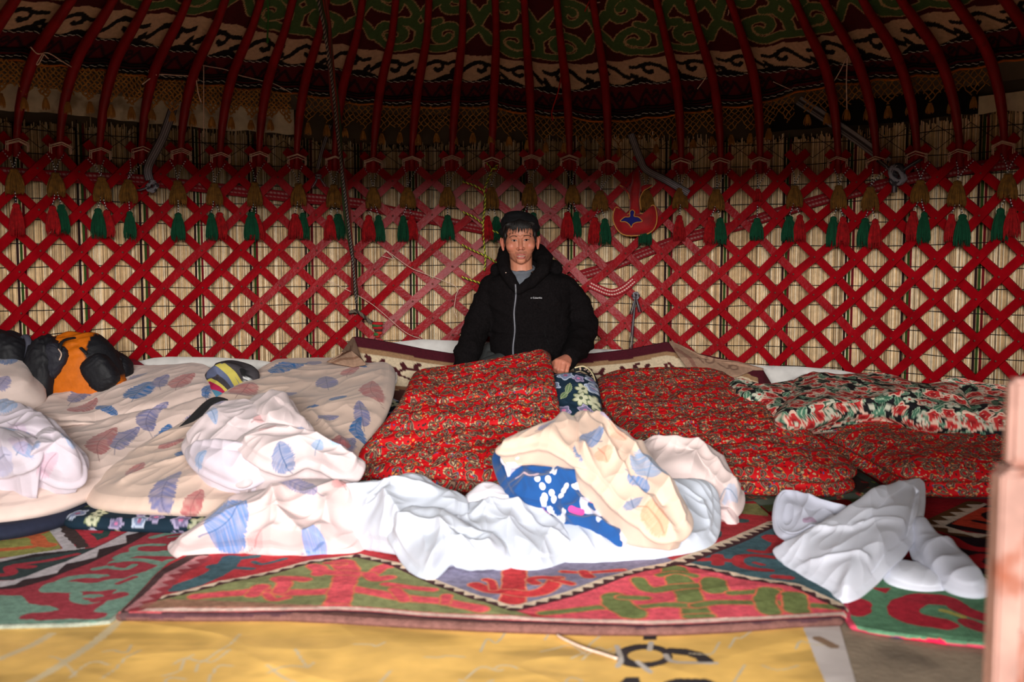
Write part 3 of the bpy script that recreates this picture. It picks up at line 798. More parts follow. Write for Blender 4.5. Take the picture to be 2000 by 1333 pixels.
# ------------------------------------------------------------------ red felt pouch
def flat_shape(name, px, off, th, m, puff=.02, n=120, rings=12):
    P = cat_rom(np.array(px, float), n); c = P.mean(0); V = []
    for side in (1, 0):
        for j in range(rings):
            f = 1 - j / rings
            for u, v in P:
                uu = c[0] + (u - c[0]) * f; vv = c[1] + (v - c[1]) * f
                V.append(tuple(on_cyl(uu, vv, R - off - (th * .5 + puff * (1 - f ** 4) if side else 0))))
    q = [grid_q(n, rings, True), grid_q(n, rings, True, off=n * rings)[:, ::-1]]
    q.append(np.stack([np.arange(n), n * rings + np.arange(n), n * rings + (np.arange(n) + 1) % n, (np.arange(n) + 1) % n], 1))
    V.append(tuple(on_cyl(c[0], c[1], R - off - th * .5 - puff)))
    k = len(V) - 1; e = (rings - 1) * n
    tri = np.array([[e + i, e + (i + 1) % n, k] for i in range(n)])
    return mesh_np(name, V, [np.concatenate(q), tri], m)
M_velv = mat('red_velvet', (140, 6, 12), rough=.7, sheen=.2, vary=.35, vscale=16, bump=.4, bscale=120)
M_gold = mat('gold_thread', (190, 130, 60), rough=.6)
root = thing('felt_pouch', 'red velvet anchor-shaped pouch with blue motif hanging on the lattice', 'pouch', tuple(wp(1240, 400, .09)))
def px_(a): return [(1180 + x * .1125, 320 + y * .1125) for x, y in a]
neck = px_([(560, 80), (600, 90), (640, 380), (620, 600), (620, 860), (540, 900), (440, 880), (440, 700), (430, 500), (480, 300), (500, 160)])
body = px_([(200, 760), (260, 780), (300, 860), (380, 890), (450, 860), (620, 860), (700, 870), (780, 820), (820, 730), (880, 740), (915, 900), (900, 1060), (820, 1180), (660, 1240), (380, 1245), (240, 1160), (160, 1000), (160, 860)])
own(root, flat_shape('body', body, .085, .012, M_velv, .03)); own(root, flat_shape('neck', neck, .087, .012, M_velv, .026))
for px, w in ((body, .0028), ):
    P = cat_rom(np.array(px), 200); b = MB(); b.tube([tuple(on_cyl(u, v, R - .093)) for u, v in P] , w, 5, cap=False); own(root, b.build('gold_trim', M_gold))
for px in ([(270, 370), (350, 430), (420, 520), (440, 620)], [(640, 800), (620, 620), (680, 480), (760, 430), (840, 370)]):
    b = MB(); b.tube([tuple(on_cyl(u, v, R - .10)) for u, v in cat_rom(np.array(px_(px)), 30, closed=False)], .0025, 5); own(root, b.build('gold_trim', M_gold))
for px in ([(640, 400), (720, 360), (830, 360), (800, 410), (700, 450), (650, 500)], [(250, 370), (330, 390), (430, 480), (440, 560), (360, 470)]):
    own(root, flat_shape('side_flap', px_(px), .088, .01, M_velv, .01, 60, 6))
motif = px_([(485, 800), (530, 840), (520, 910), (600, 930), (660, 1000), (560, 1020), (500, 1050), (470, 1105), (430, 1050), (370, 1010), (280, 1000), (350, 930), (440, 920), (445, 840)])
own(root, flat_shape('blue_motif', motif, .119, .004, mat('blue_velvet', (16, 16, 92), rough=.8), .003, 90, 5))
b = MB(); P = cat_rom(np.array(motif), 120); b.tube([tuple(on_cyl(u, v, R - .1235)) for u, v in P], .0024, 5, cap=False); own(root, b.build('motif_trim', M_gold))
# ================================================================== cloth: quilts, sheets, rugs
def on_plane(u, v, o, n):
    d = ray(u, v); e = Vector((0, 0, EYE)); o = Vector(o); n = Vector(n)
    return e + d * ((o - e).dot(n) / d.dot(n))
class Patch:
    """padded cloth panel: outline of measured points (u, v, height of its mid rim), smooth star-shaped surface"""
    def __init__(s, outline, th=.05, puff=.02, centre=None, n=360, m=70, folds=(), ridges=(), wr=(), layers=1, seed=1, bulge=.45, drop=None, rimwr=.4, soft=True, under=0):
        B = np.array([tuple(on_z(u, v, z)) for u, v, z in outline])
        if soft: B = cat_rom(B, n)
        else:
            Q = np.concatenate([B, B[:1]]); L_ = np.concatenate([[0], np.cumsum(np.linalg.norm(np.diff(Q, axis=0), axis=1))])
            t = np.linspace(0, L_[-1], n, endpoint=False); B = np.stack([np.interp(t, L_, Q[:, a]) for a in range(3)], 1)
        Bc = B - B.mean(0)
        nrm = np.cross(Bc, np.roll(Bc, -1, 0)).sum(0); nrm /= np.linalg.norm(nrm)
        if nrm[2] < 0: nrm = -nrm; B = B[::-1]
        mn = (B * np.linalg.norm(np.roll(B, -1, 0) - B, axis=1)[:, None]).sum(0) / np.linalg.norm(np.roll(B, -1, 0) - B, axis=1).sum()
        nn = Vector(nrm); c = mn if centre is None else np.array(tuple(on_plane(centre[0], centre[1], mn, nn)))
        e1 = Vector((1, 0, 0)); e1 = (e1 - nn * e1.dot(nn)).normalized(); e2 = nn.cross(e1)
        s.o = Vector(B.mean(0)); s.n = nn; s.e1 = e1; s.e2 = e2
        E = np.array([e1, e2]).T
        t = np.linspace(0, 1, m + 1)[1:]; t = 1 - (1 - t) ** 1.15
        P = c + t[:, None, None] * (B[None] - c)              # (m, n, 3)
        P = P + nrm * th * .5
        XY = (P - np.array(s.o)) @ E
        x, y = XY[..., 0], XY[..., 1]
        T = t[:, None]
        h = puff * (1 - T ** 5) + 0 * x
        env = np.clip((1 - T) * 14, rimwr, 1)
        for a in wr:                                          # (amp, freq, angle, stretch, seed)
            amp, fr, an, st, sd = a; ca, sa = math.cos(math.radians(an)), math.sin(math.radians(an))
            wx = .35 / fr * nz(sd + 7, x * fr * .6, y * fr * .6); wy = .35 / fr * nz(sd + 9, x * fr * .6 + 5, y * fr * .6)
            X = ((x + wx) * ca + (y + wy) * sa) * fr / st; Y = (-(x + wx) * sa + (y + wy) * ca) * fr
            rdg = np.clip(1 - 2.3 * np.abs(nz(sd, X, Y)), 0, 1) ** 1.6
            h = h + amp * (rdg - .35) * env
        s.inv = lambda u, v: ((lambda p: ((p - s.o).dot(e1), (p - s.o).dot(e2)))(on_plane(u, v, s.o + nn * th * .5, nn)))
        for f in ridges:                                      # explicit folds: ([(u, v)...], amp, width)
            pl = [s.inv(u, v) for u, v in f[0]]
            d = seg_dist(x, y, pl); h = h + f[1] * np.exp(-(d / f[2]) ** 1.5) * env
        for f in folds:                                       # step folds: cloth edge dropping to one side of a line
            (a0, a1) = [s.inv(u, v) for u, v in f[0]]
            dx, dy = a1[0] - a0[0], a1[1] - a0[1]; L_ = math.hypot(dx, dy)
            al = ((x - a0[0]) * dx + (y - a0[1]) * dy) / L_; sd_ = (-(x - a0[0]) * dy + (y - a0[1]) * dx) / L_
            w = 1 / (1 + np.exp(np.clip(-sd_ / f[2], -30, 30))); ends = np.clip(al / .05, 0, 1) * np.clip((L_ - al) / .05, 0, 1)
            h = h + f[1] * w * ends * np.exp(-np.clip(sd_, 0, 9) / .12)
        P = P + h[..., None] * nrm
        # rim
        tb = np.roll(B, -1, 0) - np.roll(B, 1, 0); out = np.cross(tb, nrm); out /= np.linalg.norm(out, axis=1)[:, None] + 1e-9
        if (out * (B - c)).sum() < 0: out = -out
        k = 7 * layers + 1; rim = []; last = P[-1]; top = P[-1]
        uvr = []; arc = 0
        for j in range(1, k + 1):
            a = j / k; ph = (a * layers) % 1 if a < 1 else 1
            o_ = math.sin(ph * PI) * bulge * th / layers + (0 if True else 0)
            dn = th * a
            q = top - nrm * (dn + 0) * 1.0 + out * o_
            if drop is None and True: q = q - (h[-1] * a * .8)[:, None] * nrm
            q[:, 2] = np.maximum(q[:, 2], under + .003)
            arc += th / k * 1.4
            rim.append(q); uvr.append(XY[-1] + (out @ E) * arc)
        if drop is not None:
            q0 = rim[-1]
            for j in range(1, 7):
                a = j / 6; q = q0 - out * (.02 * a); q = q.copy(); q[:, 2] = q0[:, 2] * (1 - a) + np.minimum(drop, q0[:, 2]) * a
                arc += .03; rim.append(q); uvr.append(XY[-1] + (out @ E) * arc)
        s.nr = len(rim)
        V = np.concatenate([P.reshape(-1, 3), np.concatenate(rim)]); UV = np.concatenate([XY.reshape(-1, 2), np.concatenate(uvr)])
        rows = m + s.nr
        q = grid_q(n, rows, True)
        top_c = (c + nrm * (th * .5 + h[0].mean())); bot_c = rim[-1].mean(0)
        V = np.concatenate([V, [top_c, bot_c]]); rd = np.hypot(V[:, 0] - YC.x, V[:, 1] - YC.y); lim = 2.66; k_ = np.where(rd > lim, (lim + .03 * (1 - np.exp(-(rd - lim) / .1))) / np.maximum(rd, .1), 1)
        V[:, 0] = YC.x + (V[:, 0] - YC.x) * k_; V[:, 1] = YC.y + (V[:, 1] - YC.y) * k_; UV = np.concatenate([UV, [(top_c - np.array(s.o)) @ E, (0, 0)]])
        kk = len(V); f1 = np.array([[kk - 2, (i + 1) % n, i] for i in range(n)]); e = (rows - 1) * n; f2 = np.array([[kk - 1, e + i, e + (i + 1) % n] for i in range(n)])
        s.V = V; s.Q = q; s.T = np.concatenate([f1, f2]); s.UV = UV; s.rimstart = m * n; s.C = np.ones((len(V), 3))
        s.x, s.y = UV[:, 0], UV[:, 1]
    def base(s, c): s.C[:] = lin(c); return s
    def noise(s, amt, f, seed=5): s.C *= (1 + amt * fbm(seed, s.x * f, s.y * f))[:, None]; return s
    def _pts(s, px): return [s.inv(u, v) for u, v in px]
    def poly(s, px, col, a=1.0, wob=0):
        P = np.array(s._pts(px)); g = .03
        ix = np.where((s.x > P[:, 0].min() - g) & (s.x < P[:, 0].max() + g) & (s.y > P[:, 1].min() - g) & (s.y < P[:, 1].max() + g))[0]
        k = ix[inside(s.x[ix], s.y[ix], P, wob)]; s.C[k] = s.C[k] * (1 - a) + lin(col) * a; return s
    def stroke(s, px, w, col, edge=None, wob=.25, smooth=True):
        P = np.array(s._pts(px)); P = cat_rom(P, 10 * len(P), closed=False) if smooth and len(P) > 2 else P
        g = w + .02; ix = np.where((s.x > P[:, 0].min() - g) & (s.x < P[:, 0].max() + g) & (s.y > P[:, 1].min() - g) & (s.y < P[:, 1].max() + g))[0]
        X, Y = s.x[ix], s.y[ix]
        d = seg_dist(X, Y, P); ww = w / 2 * (1 + wob * nz(3, X * 22, Y * 22))
        if edge is not None: s.C[ix[d < ww + .005]] = lin(edge)
        s.C[ix[d < ww]] = lin(col); return s
    def paint(s, mask, col, a=1.0):
        s.C[mask] = s.C[mask] * (1 - a) + lin(col) * a
    def zig(s, px, w, c_lo, c_hi, tooth=.04, thin=None):
        P = np.array(s._pts(px)); best = np.full(len(s.x), 9.); al = np.zeros(len(s.x)); sd = np.zeros(len(s.x)); acc = 0
        for (x0, y0), (x1, y1) in zip(P[:-1], P[1:]):
            dx, dy = x1 - x0, y1 - y0; L_ = math.hypot(dx, dy); t = np.clip(((s.x - x0) * dx + (s.y - y0) * dy) / L_ ** 2, 0, 1)
            d = np.hypot(s.x - x0 - t * dx, s.y - y0 - t * dy); m = d < best
            best = np.where(m, d, best); al = np.where(m, acc + t * L_, al); sd = np.where(m, (-(s.x - x0) * dy + (s.y - y0) * dx) / L_, sd); acc += L_
        z = (np.abs(((al / tooth) % 1) - .5) * 2 - .5) * w * .55
        s.paint((best < w / 2) & (sd > z), c_hi); s.paint((best < w / 2) & (sd <= z), c_lo); return s
    def build(s, name, m, parent=None): return mesh_np(name, s.V, [s.Q, s.T], m, parent, np.clip(s.C, 0, 1), s.UV)
def inside(x, y, P, wob=0):
    if wob: x = x + wob * nz(41, x * 25, y * 25); y = y + wob * nz(42, x * 25, y * 25)
    r = np.zeros(len(x), bool); n = len(P)
    for i in range(n):
        (x0, y0), (x1, y1) = P[i], P[(i + 1) % n]
        if y0 == y1: continue
        c = ((y0 > y) != (y1 > y)) & (x < (x1 - x0) * (y - y0) / (y1 - y0) + x0); r ^= c
    return r
def merge(name, patches, m, parent=None):
    V = []; Q = []; T = []; C = []; UV = []; n = 0
    for i, p in enumerate(patches):
        V.append(p.V); Q.append(p.Q + n); T.append(p.T + n); C.append(p.C); UV.append(p.UV + i * .37); n += len(p.V)
    return mesh_np(name, np.concatenate(V), [np.concatenate(Q), np.concatenate(T).astype(np.int32)], m, parent, np.clip(np.concatenate(C), 0, 1), np.concatenate(UV))

def feather(p, a, b, w, col, curve=.12, alpha=.85, seed=0):
    """printed feather from quill a to tip b (measured points), w metres wide"""
    x0, y0 = p.inv(*a); x1, y1 = p.inv(*b); dx, dy = x1 - x0, y1 - y0; L = math.hypot(dx, dy)
    s = ((p.x - x0) * dx + (p.y - y0) * dy) / L ** 2; c = (-(p.x - x0) * dy + (p.y - y0) * dx) / L
    c = c - curve * L * np.sin(np.clip(s, 0, 1) * PI)
    ss = np.clip((s - .16) / .84, 0, 1); hw = w * .5 * np.sin(ss ** .75 * PI) ** .6
    barb = nz(70 + seed, s * 10 - np.abs(c) * 40 / max(w, .02) * .1, np.abs(c) * 0 + s * 34) ; hw = hw * (1 + .35 * barb)
    m = (s > .16) & (s < 1) & (np.abs(c) < hw)
    f = alpha * np.clip(.86 + .5 * nz(80 + seed, s * 26 + np.abs(c) * 60, c * 20), .35, 1)
    f = f[m][:, None]; p.C[m] = p.C[m] * (1 - f) + lin(col) * f
    q = (s > 0) & (s < .95) & (np.abs(c) < .0018); dk = np.asarray(col) * .75
    p.C[q] = p.C[q] * .4 + lin(dk) * .6
    return p
BLUE, LAV, ROSE = (14, 96, 158), (116, 116, 156), (176, 104, 104)
def flowers(p, spots, kind, seed=0):
    rr = np.random.default_rng(seed)
    for (x, y, r, k) in spots:
        m = np.hypot(p.x - x, p.y - y) < r * 1.5; ix = np.where(m)[0]
        if not len(ix): continue
        dx = p.x[ix] - x; dy = p.y[ix] - y; th = np.arctan2(dy, dx) + rr.uniform(0, 6); d = np.hypot(dx, dy) / r
        pal = kind[k]
        if pal['t'] == 'rose':
            e = .86 + .14 * np.cos(5 * th); a = d < e
            p.C[ix[a]] = lin(pal['c'][0]); b = (d < e) & (d > e - .16); p.C[ix[b]] = lin(pal['c'][1])
            w = (d < e) & (np.sin(d * 11 + 1.2 * np.sin(3 * th)) > .72); p.C[ix[w]] = lin(pal['c'][1])
            c_ = d < .25; p.C[ix[c_]] = lin(pal['c'][2])
        elif pal['t'] == 'leaf':
            c, s_ = math.cos(rr.uniform(0, 6)), math.sin(rr.uniform(0, 6)); n_ = math.hypot(c, s_) + 1e-6; c /= n_; s_ /= n_
            u = (dx * c + dy * s_) / r; v = (-dx * s_ + dy * c) / r
            e = .42 * (1 - u * u) * (1 + .15 * np.sin(u * 22)); a = (np.abs(v) < e) & (np.abs(u) < 1); p.C[ix[a]] = lin(pal['c'][0])
            b = a & ((np.abs(v) < .05) | (np.abs(v) > e - .09)); p.C[ix[b]] = lin(pal['c'][1])
        else:
            e = .55 + .45 * np.abs(np.cos(pal.get('n', 5) / 2 * th)); a = d < e; p.C[ix[a]] = lin(pal['c'][0])
            b = a & (d > e - .14); p.C[ix[b]] = lin(pal['c'][1]); c_ = d < .22; p.C[ix[c_]] = lin(pal['c'][2])
    return p
def scatter(p, spacing, r, kinds, seed=0, jitter=.4, keep=1.0):
    rr = np.random.default_rng(seed); out = []
    for gx in np.arange(p.x.min(), p.x.max(), spacing):
        for gy in np.arange(p.y.min(), p.y.max(), spacing):
            if rr.random() > keep: continue
            out.append((gx + rr.uniform(-jitter, jitter) * spacing, gy + rr.uniform(-jitter, jitter) * spacing, r * rr.uniform(.75, 1.2), kinds[rr.integers(len(kinds))]))
    return out

M_sheet = mat('printed_cotton', None, rough=.88, spec=.2, vary=.03, sheen=.15, bump=.12, bscale=500)
M_white = mat('white_cotton', None, rough=.85, spec=.2, vary=.02, sheen=.15)
M_print = mat('printed_quilt_cloth', None, rough=.85, spec=.2, vary=.06, bump=.2, bscale=400)
M_rug = mat('felt_rug', None, rough=.97, spec=.08, vary=.22, vscale=55, bump=.9, bscale=170)
M_navy = mat('navy_cloth', (34, 38, 56), rough=.9, vary=.12, vscale=60)

def paisley():
    m = bpy.data.materials.new('red_paisley_cotton'); m.use_nodes = True
    nt = m.node_tree; N = nt.nodes; L = nt.links; b = N['Principled BSDF']; b.inputs['Roughness'].default_value = .75; b.inputs['Specular IOR Level'].default_value = .25
    tc = N.new('ShaderNodeTexCoord')
    wn_ = N.new('ShaderNodeTexNoise'); wn_.inputs['Scale'].default_value = 16; wn_.inputs['Detail'].default_value = 2; L.new(tc.outputs['UV'], wn_.inputs['Vector'])
    sub = N.new('ShaderNodeVectorMath'); sub.operation = 'SUBTRACT'; sub.inputs[1].default_value = (.5, .5, .5); L.new(wn_.outputs['Color'], sub.inputs[0])
    sc = N.new('ShaderNodeVectorMath'); sc.operation = 'SCALE'; sc.inputs['Scale'].default_value = .05; L.new(sub.outputs[0], sc.inputs[0])
    ad = N.new('ShaderNodeVectorMath'); ad.operation = 'ADD'; L.new(tc.outputs['UV'], ad.inputs[0]); L.new(sc.outputs[0], ad.inputs[1])
    def vor(scale, feat='F1', rnd=1.0, vec=ad.outputs[0]):
        v = N.new('ShaderNodeTexVoronoi'); v.inputs['Scale'].default_value = scale; v.feature = feat; v.inputs['Randomness'].default_value = rnd; v.voronoi_dimensions = '2D'; L.new(vec, v.inputs['Vector']); return v
    def mth(op, a, c=None):
        n = N.new('ShaderNodeMath'); n.operation = op
        for i, q in enumerate((a, c)):
            if q is None: continue
            if isinstance(q, (int, float)): n.inputs[i].default_value = q
            else: L.new(q, n.inputs[i])
        return n.outputs[0]
    def mix(f, a, c):
        n = N.new('ShaderNodeMix'); n.data_type = 'RGBA'; L.new(f, n.inputs[0])
        for i, q in ((6, a), (7, c)):
            if isinstance(q, tuple): n.inputs[i].default_value = rgba(q)
            else: L.new(q, n.inputs[i])
        return n.outputs[2]
    big = vor(27); d = big.outputs['Distance']
    inside_ = mth('LESS_THAN', d, .44)
    rings = mth('GREATER_THAN', mth('SINE', mth('MULTIPLY', d, 34.0)), .35)
    col = mix(inside_, (186, 4, 16), (86, 52, 46))
    col = mix(mth('MULTIPLY', inside_, rings), col, (132, 104, 82))
    core = mth('LESS_THAN', d, .13); col = mix(core, col, (176, 12, 22))
    sm = vor(95); sd = sm.outputs['Distance']
    dot = mth('LESS_THAN', sd, .33); sep = N.new('ShaderNodeSeparateColor'); L.new(sm.outputs['Color'], sep.inputs[0])
    col = mix(mth('MULTIPLY', dot, mth('GREATER_THAN', sep.outputs[0], .72)), col, (176, 150, 112))
    col = mix(mth('MULTIPLY', dot, mth('LESS_THAN', sep.outputs[0], .10)), col, (206, 120, 52))
    col = mix(mth('MULTIPLY', dot, mth('GREATER_THAN', sep.outputs[1], .95)), col, (70, 74, 120))
    col = mix(mth('MULTIPLY', dot, mth('LESS_THAN', sep.outputs[2], .16)), col, (70, 30, 30))
    L.new(col, b.inputs['Base Color']); return m
M_pais = paisley()
# ================================================================== tarpaulin and felt rugs on the ground
RED, PINK, GRN, TEAL, BRN, CRM = (184, 26, 38), (222, 66, 84), (132, 134, 80), (58, 92, 100), (84, 48, 44), (206, 180, 158)
p = Patch([(-420, 1196, .004), (400, 1196, .004), (1500, 1196, .004), (1628, 1196, .004), (1640, 1228, .004), (1672, 1340, .004), (1800, 2100, .004), (1900, 3600, .004), (600, 4200, .004), (-1500, 3600, .004), (-1200, 1700, .004)],
          th=.003, puff=0, n=1400, m=330, centre=(950, 1290, .004), soft=False, wr=[(.005, 2.2, 8, 3.5, 11), (.003, 5, -12, 2.5, 12)], rimwr=.3)
p.base((236, 188, 102)).noise(.22, 4, 8).noise(.14, 14, 9)
lum = fbm(91, p.x * 3, p.y * 9); p.C *= (1 - .28 * np.clip((lum - .1) * 3, 0, 1))[:, None]
p.poly([(1566, 1190), (1570, 1235), (1614, 1340), (1740, 2100), (1850, 3600), (1950, 3700), (1860, 2100), (1690, 1340), (1650, 1228), (1640, 1190)], (208, 196, 190))
BK = (44, 42, 46)
def ringpx(cx, cy, rx, ry, n=26, a0=0, a1=2 * PI): return [(cx + rx * math.cos(a), cy + ry * math.sin(a)) for a in np.linspace(a0, a1, n)]
# printed lettering, seen from its far side
p.poly(ringpx(1257, 1283, 57, 25), BK); p.poly(ringpx(1261, 1283, 35, 14), (236, 188, 102))
p.poly([(1305, 1266), (1340, 1268), (1372, 1276), (1392, 1290), (1397, 1300), (1366, 1300), (1358, 1288), (1340, 1282), (1316, 1279), (1300, 1272)], BK)
p.poly([(1256, 1240), (1284, 1240), (1283, 1250), (1256, 1250)], BK)
p.poly([(1210, 1336), (1222, 1325), (1248, 1325), (1252, 1340), (1240, 1390), (1205, 1390)], BK); p.poly([(1296, 1336), (1320, 1329), (1380, 1330), (1406, 1340), (1380, 1400), (1300, 1400)], BK)
rr_ = random.Random(5)
for k in range(46):                 # cracks and creases worn into the print
    u, v = rr_.uniform(-100, 1560), rr_.uniform(1240, 1420); a = rr_.choice([.9, -1.2, 2.6])
    q = [(u, v)]
    for j in range(3): q.append((q[-1][0] + rr_.uniform(8, 34), q[-1][1] - rr_.uniform(-8, 26) * (1 if a > 0 else -1)))
    p.stroke(q, .005, (206, 190, 160))
for q in ([(1205, 1262), (1212, 1290), (1206, 1304)], [(1245, 1296), (1270, 1316)], [(1300, 1280), (1318, 1296), (1398, 1298)], [(1272, 1255), (1268, 1270)]): p.stroke(q, .012, (190, 180, 170))
p.stroke([(1600, 1252), (1625, 1263)], .03, (150, 120, 96)); p.stroke([(235, 1212), (190, 1250), (120, 1300), (50, 1340)], .022, (214, 192, 150)); p.stroke([(100, 1238), (60, 1262), (0, 1290)], .02, (222, 196, 150))
M_tarp = mat('tarpaulin', None, rough=.55, spec=.35, vary=.06, vscale=5, bump=.35, bscale=18)
tag(p.build('tarpaulin', M_tarp), 'yellow tarpaulin with black printed numerals and a white border in the foreground', 'tarpaulin')
b = MB(); b.tube([tuple(x) for x in cat_rom(np.array([tuple(on_z(u, v, .012)) for u, v in [(1088, 1240), (1100, 1248), (1140, 1266), (1175, 1277), (1205, 1287)]]), 30, closed=False)], .0032, 6)
tag(b.build('string', M_cord), 'pale string lying on the yellow tarpaulin', 'string')

# rear right rug, dark red with black and orange horns
p = Patch([(1490, 992, .006), (1430, 955, .006), (1520, 905, .006), (1620, 860, .006), (1900, 850, .006), (2200, 880, .006), (2300, 1130, .006), (2050, 1180, .006), (1850, 1190, .006), (1665, 1196, .006), (1570, 1090, .006), (1512, 1016, .006)], th=.008, puff=0, n=800, m=170, soft=False, centre=(1800, 1010, .006))
p.base((150, 24, 34)).poly([(1440, 945), (1700, 945), (1700, 985), (1600, 995), (1500, 1000)], (88, 100, 66)).poly(ringpx(1640, 983, 24, 8), (160, 24, 34)).poly([(1678, 972), (1702, 972), (1690, 984)], (190, 180, 160))
p.poly([(1835, 1028), (1900, 988), (2300, 985), (2300, 1060), (1960, 1050)], (26, 18, 24)).poly([(1858, 1024), (1905, 992), (2000, 990), (2080, 1000), (2060, 1040), (1960, 1042)], (190, 66, 44))
p.stroke([(1990, 1002), (1945, 1000), (1925, 1008), (1945, 1020), (1960, 1028), (1905, 1018)], .03, (26, 18, 24))
p.zig([(1905, 984), (1818, 1026), (1880, 1045), (2050, 1062)], .07, (92, 62, 34), (206, 194, 176), .075)
p.poly([(1800, 1040), (2300, 1090), (2300, 1140), (1980, 1150), (1880, 1110)], (30, 20, 28)).stroke([(1850, 1050), (1900, 1072), (1980, 1076), (2060, 1075)], .05, (168, 30, 38)).stroke([(1950, 1092), (1920, 1086), (1900, 1096), (1930, 1108), (2000, 1112)], .04, (168, 30, 38))
p.stroke([(1900, 1130), (2000, 1140)], .05, (140, 20, 40))
tag(p.build('felt_rug', M_rug), 'dark red felt rug with black and orange horns under the mattresses at the right', 'rug')

# left rug
p = Patch([(-300, 1226, .008), (0, 1226, .008), (150, 1222, .008), (212, 1217, .008), (240, 1200, .008), (285, 1160, .008), (330, 1118, .008), (400, 1084, .008), (520, 1040, .008), (560, 985, .008), (300, 960, .008), (0, 975, .008), (-300, 990, .008)], th=.012, puff=0, n=1000, m=220, soft=False, centre=(120, 1110, .008))
DR = (164, 36, 54); G2 = (112, 150, 130)
p.base(DR)
p.poly([(-300, 1165), (0, 1163), (42, 1164), (60, 1180), (98, 1184), (116, 1192), (100, 1196), (62, 1198), (50, 1206), (70, 1212), (180, 1208), (230, 1200), (240, 1215), (-300, 1235)], G2, wob=.006)
for q, w in (([(112, 1147), (150, 1146), (200, 1144), (255, 1138), (300, 1124)], .09), ([(108, 1146), (130, 1132), (165, 1126), (200, 1126)], .035), ([(150, 1160), (150, 1172), (170, 1177), (192, 1173), (190, 1166), (172, 1165)], .03),
             ([(205, 1212), (240, 1180), (270, 1150), (310, 1125), (345, 1102)], .10), ([(186, 1112), (215, 1106), (225, 1098), (255, 1094), (290, 1096), (320, 1104)], .028), ([(220, 1110), (245, 1112), (262, 1104)], .02),
             ([(240, 1088), (262, 1082), (290, 1081), (345, 1082)], .06), ([(262, 1080), (262, 1070), (285, 1065), (318, 1065)], .024), ([(300, 1050), (335, 1042), (390, 1037)], .03), ([(330, 1050), (360, 1046)], .012), ([(185, 1205), (215, 1190), (240, 1186)], .03)):
    p.stroke(q, w, G2)
p.stroke([(232, 1140), (262, 1128)], .02, DR); p.stroke([(160, 1135), (185, 1136), (205, 1130)], .028, DR); p.stroke([(220, 1103), (245, 1102)], .03, DR); p.stroke([(285, 1074), (310, 1074)], .035, DR); p.stroke([(60, 1204), (120, 1202), (190, 1203)], .045, DR); p.stroke([(190, 1172), (215, 1168), (235, 1162)], .04, DR)
p.poly([(-300, 1060), (0, 1092), (65, 1082), (130, 1077), (185, 1070), (205, 1062), (255, 1036), (285, 1036), (190, 1088), (140, 1112), (70, 1132), (-300, 1142)], (44, 62, 62))
p.stroke([(30, 1104), (90, 1096), (150, 1083)], .022, (172, 24, 48)).stroke([(-30, 1125), (20, 1122), (20, 1108), (60, 1108)], .03, (172, 24, 48))
p.zig([(-60, 1146), (30, 1142), (72, 1130), (110, 1114), (150, 1100), (185, 1084), (235, 1060), (275, 1038)], .075, (52, 30, 34), (196, 186, 190), .15)
p.poly([(-300, 1000), (60, 1022), (88, 1018), (120, 1072), (60, 1084), (0, 1090), (-300, 1100)], (146, 146, 62), wob=.004)
for q, w in (([(-60, 1052), (10, 1050), (45, 1046), (70, 1040), (66, 1028)], .07), ([(50, 1040), (72, 1050), (80, 1062), (96, 1066)], .045), ([(-40, 1076), (10, 1074), (60, 1069)], .035)): p.stroke(q, w, (206, 92, 26))
p.zig([(-80, 1102), (0, 1096), (60, 1086), (100, 1080), (150, 1072)], .045, (36, 24, 28), (190, 184, 186), .2)
p.poly([(84, 1020), (110, 1015), (150, 1072), (126, 1076)], (190, 184, 188)); p.poly([(104, 1016), (130, 1010), (178, 1069), (152, 1072), (140, 1060), (128, 1050), (122, 1038), (112, 1028)], (66, 48, 46), wob=.01)
p.poly([(128, 1010), (150, 1008), (270, 1030), (180, 1070), (146, 1034), (116, 1016)], (190, 14, 44)); p.poly([(175, 1042), (200, 1042), (205, 1034), (218, 1034), (212, 1048), (190, 1056), (186, 1050)], (40, 76, 70))
p.stroke([(-300, 1224), (0, 1223), (150, 1220), (210, 1214), (240, 1196), (285, 1156), (330, 1114), (400, 1082)], .022, (136, 140, 122))
p.C = p.C * 1.15; p.C = p.C * .86 + .14 * p.C.mean(1, keepdims=True) + .016  # brightened, greyed and lifted: foreground haze put into the rug colours
tag(p.build('felt_rug', M_rug), 'red and green felt rug with a yellow-orange corner at the lower left', 'rug')

# right front rug
p = Patch([(1648, 1180, .014), (1650, 1205, .012), (1664, 1226, .01), (1700, 1234, .01), (1760, 1243, .01), (1850, 1256, .01), (1960, 1266, .01), (2300, 1290, .01), (2350, 1150, .01), (1960, 1130, .012), (1760, 1120, .014), (1660, 1140, .014)], th=.014, puff=0, n=700, m=130, soft=False, centre=(1900, 1190, .012), wr=[(.008, 3, 60, 1.5, 23)])
p.base((84, 128, 96)).noise(.1, 9, 3)
p.poly(ringpx(1678, 1188, 26, 16), (168, 24, 44), wob=.006)
p.stroke([(1850, 1178), (1800, 1172), (1772, 1180), (1766, 1196), (1790, 1210), (1838, 1222)], .075, (168, 24, 44)); p.stroke([(1790, 1174), (1850, 1178), (1880, 1194), (1930, 1212), (1990, 1224)], .055, (160, 26, 44)); p.stroke([(1890, 1218), (1920, 1230), (1980, 1240)], .05, (150, 30, 44))
p.poly([(1700, 1150), (1740, 1150), (1730, 1160)], (168, 24, 44)); p.stroke([(1840, 1196), (1880, 1208)], .02, (170, 160, 80))
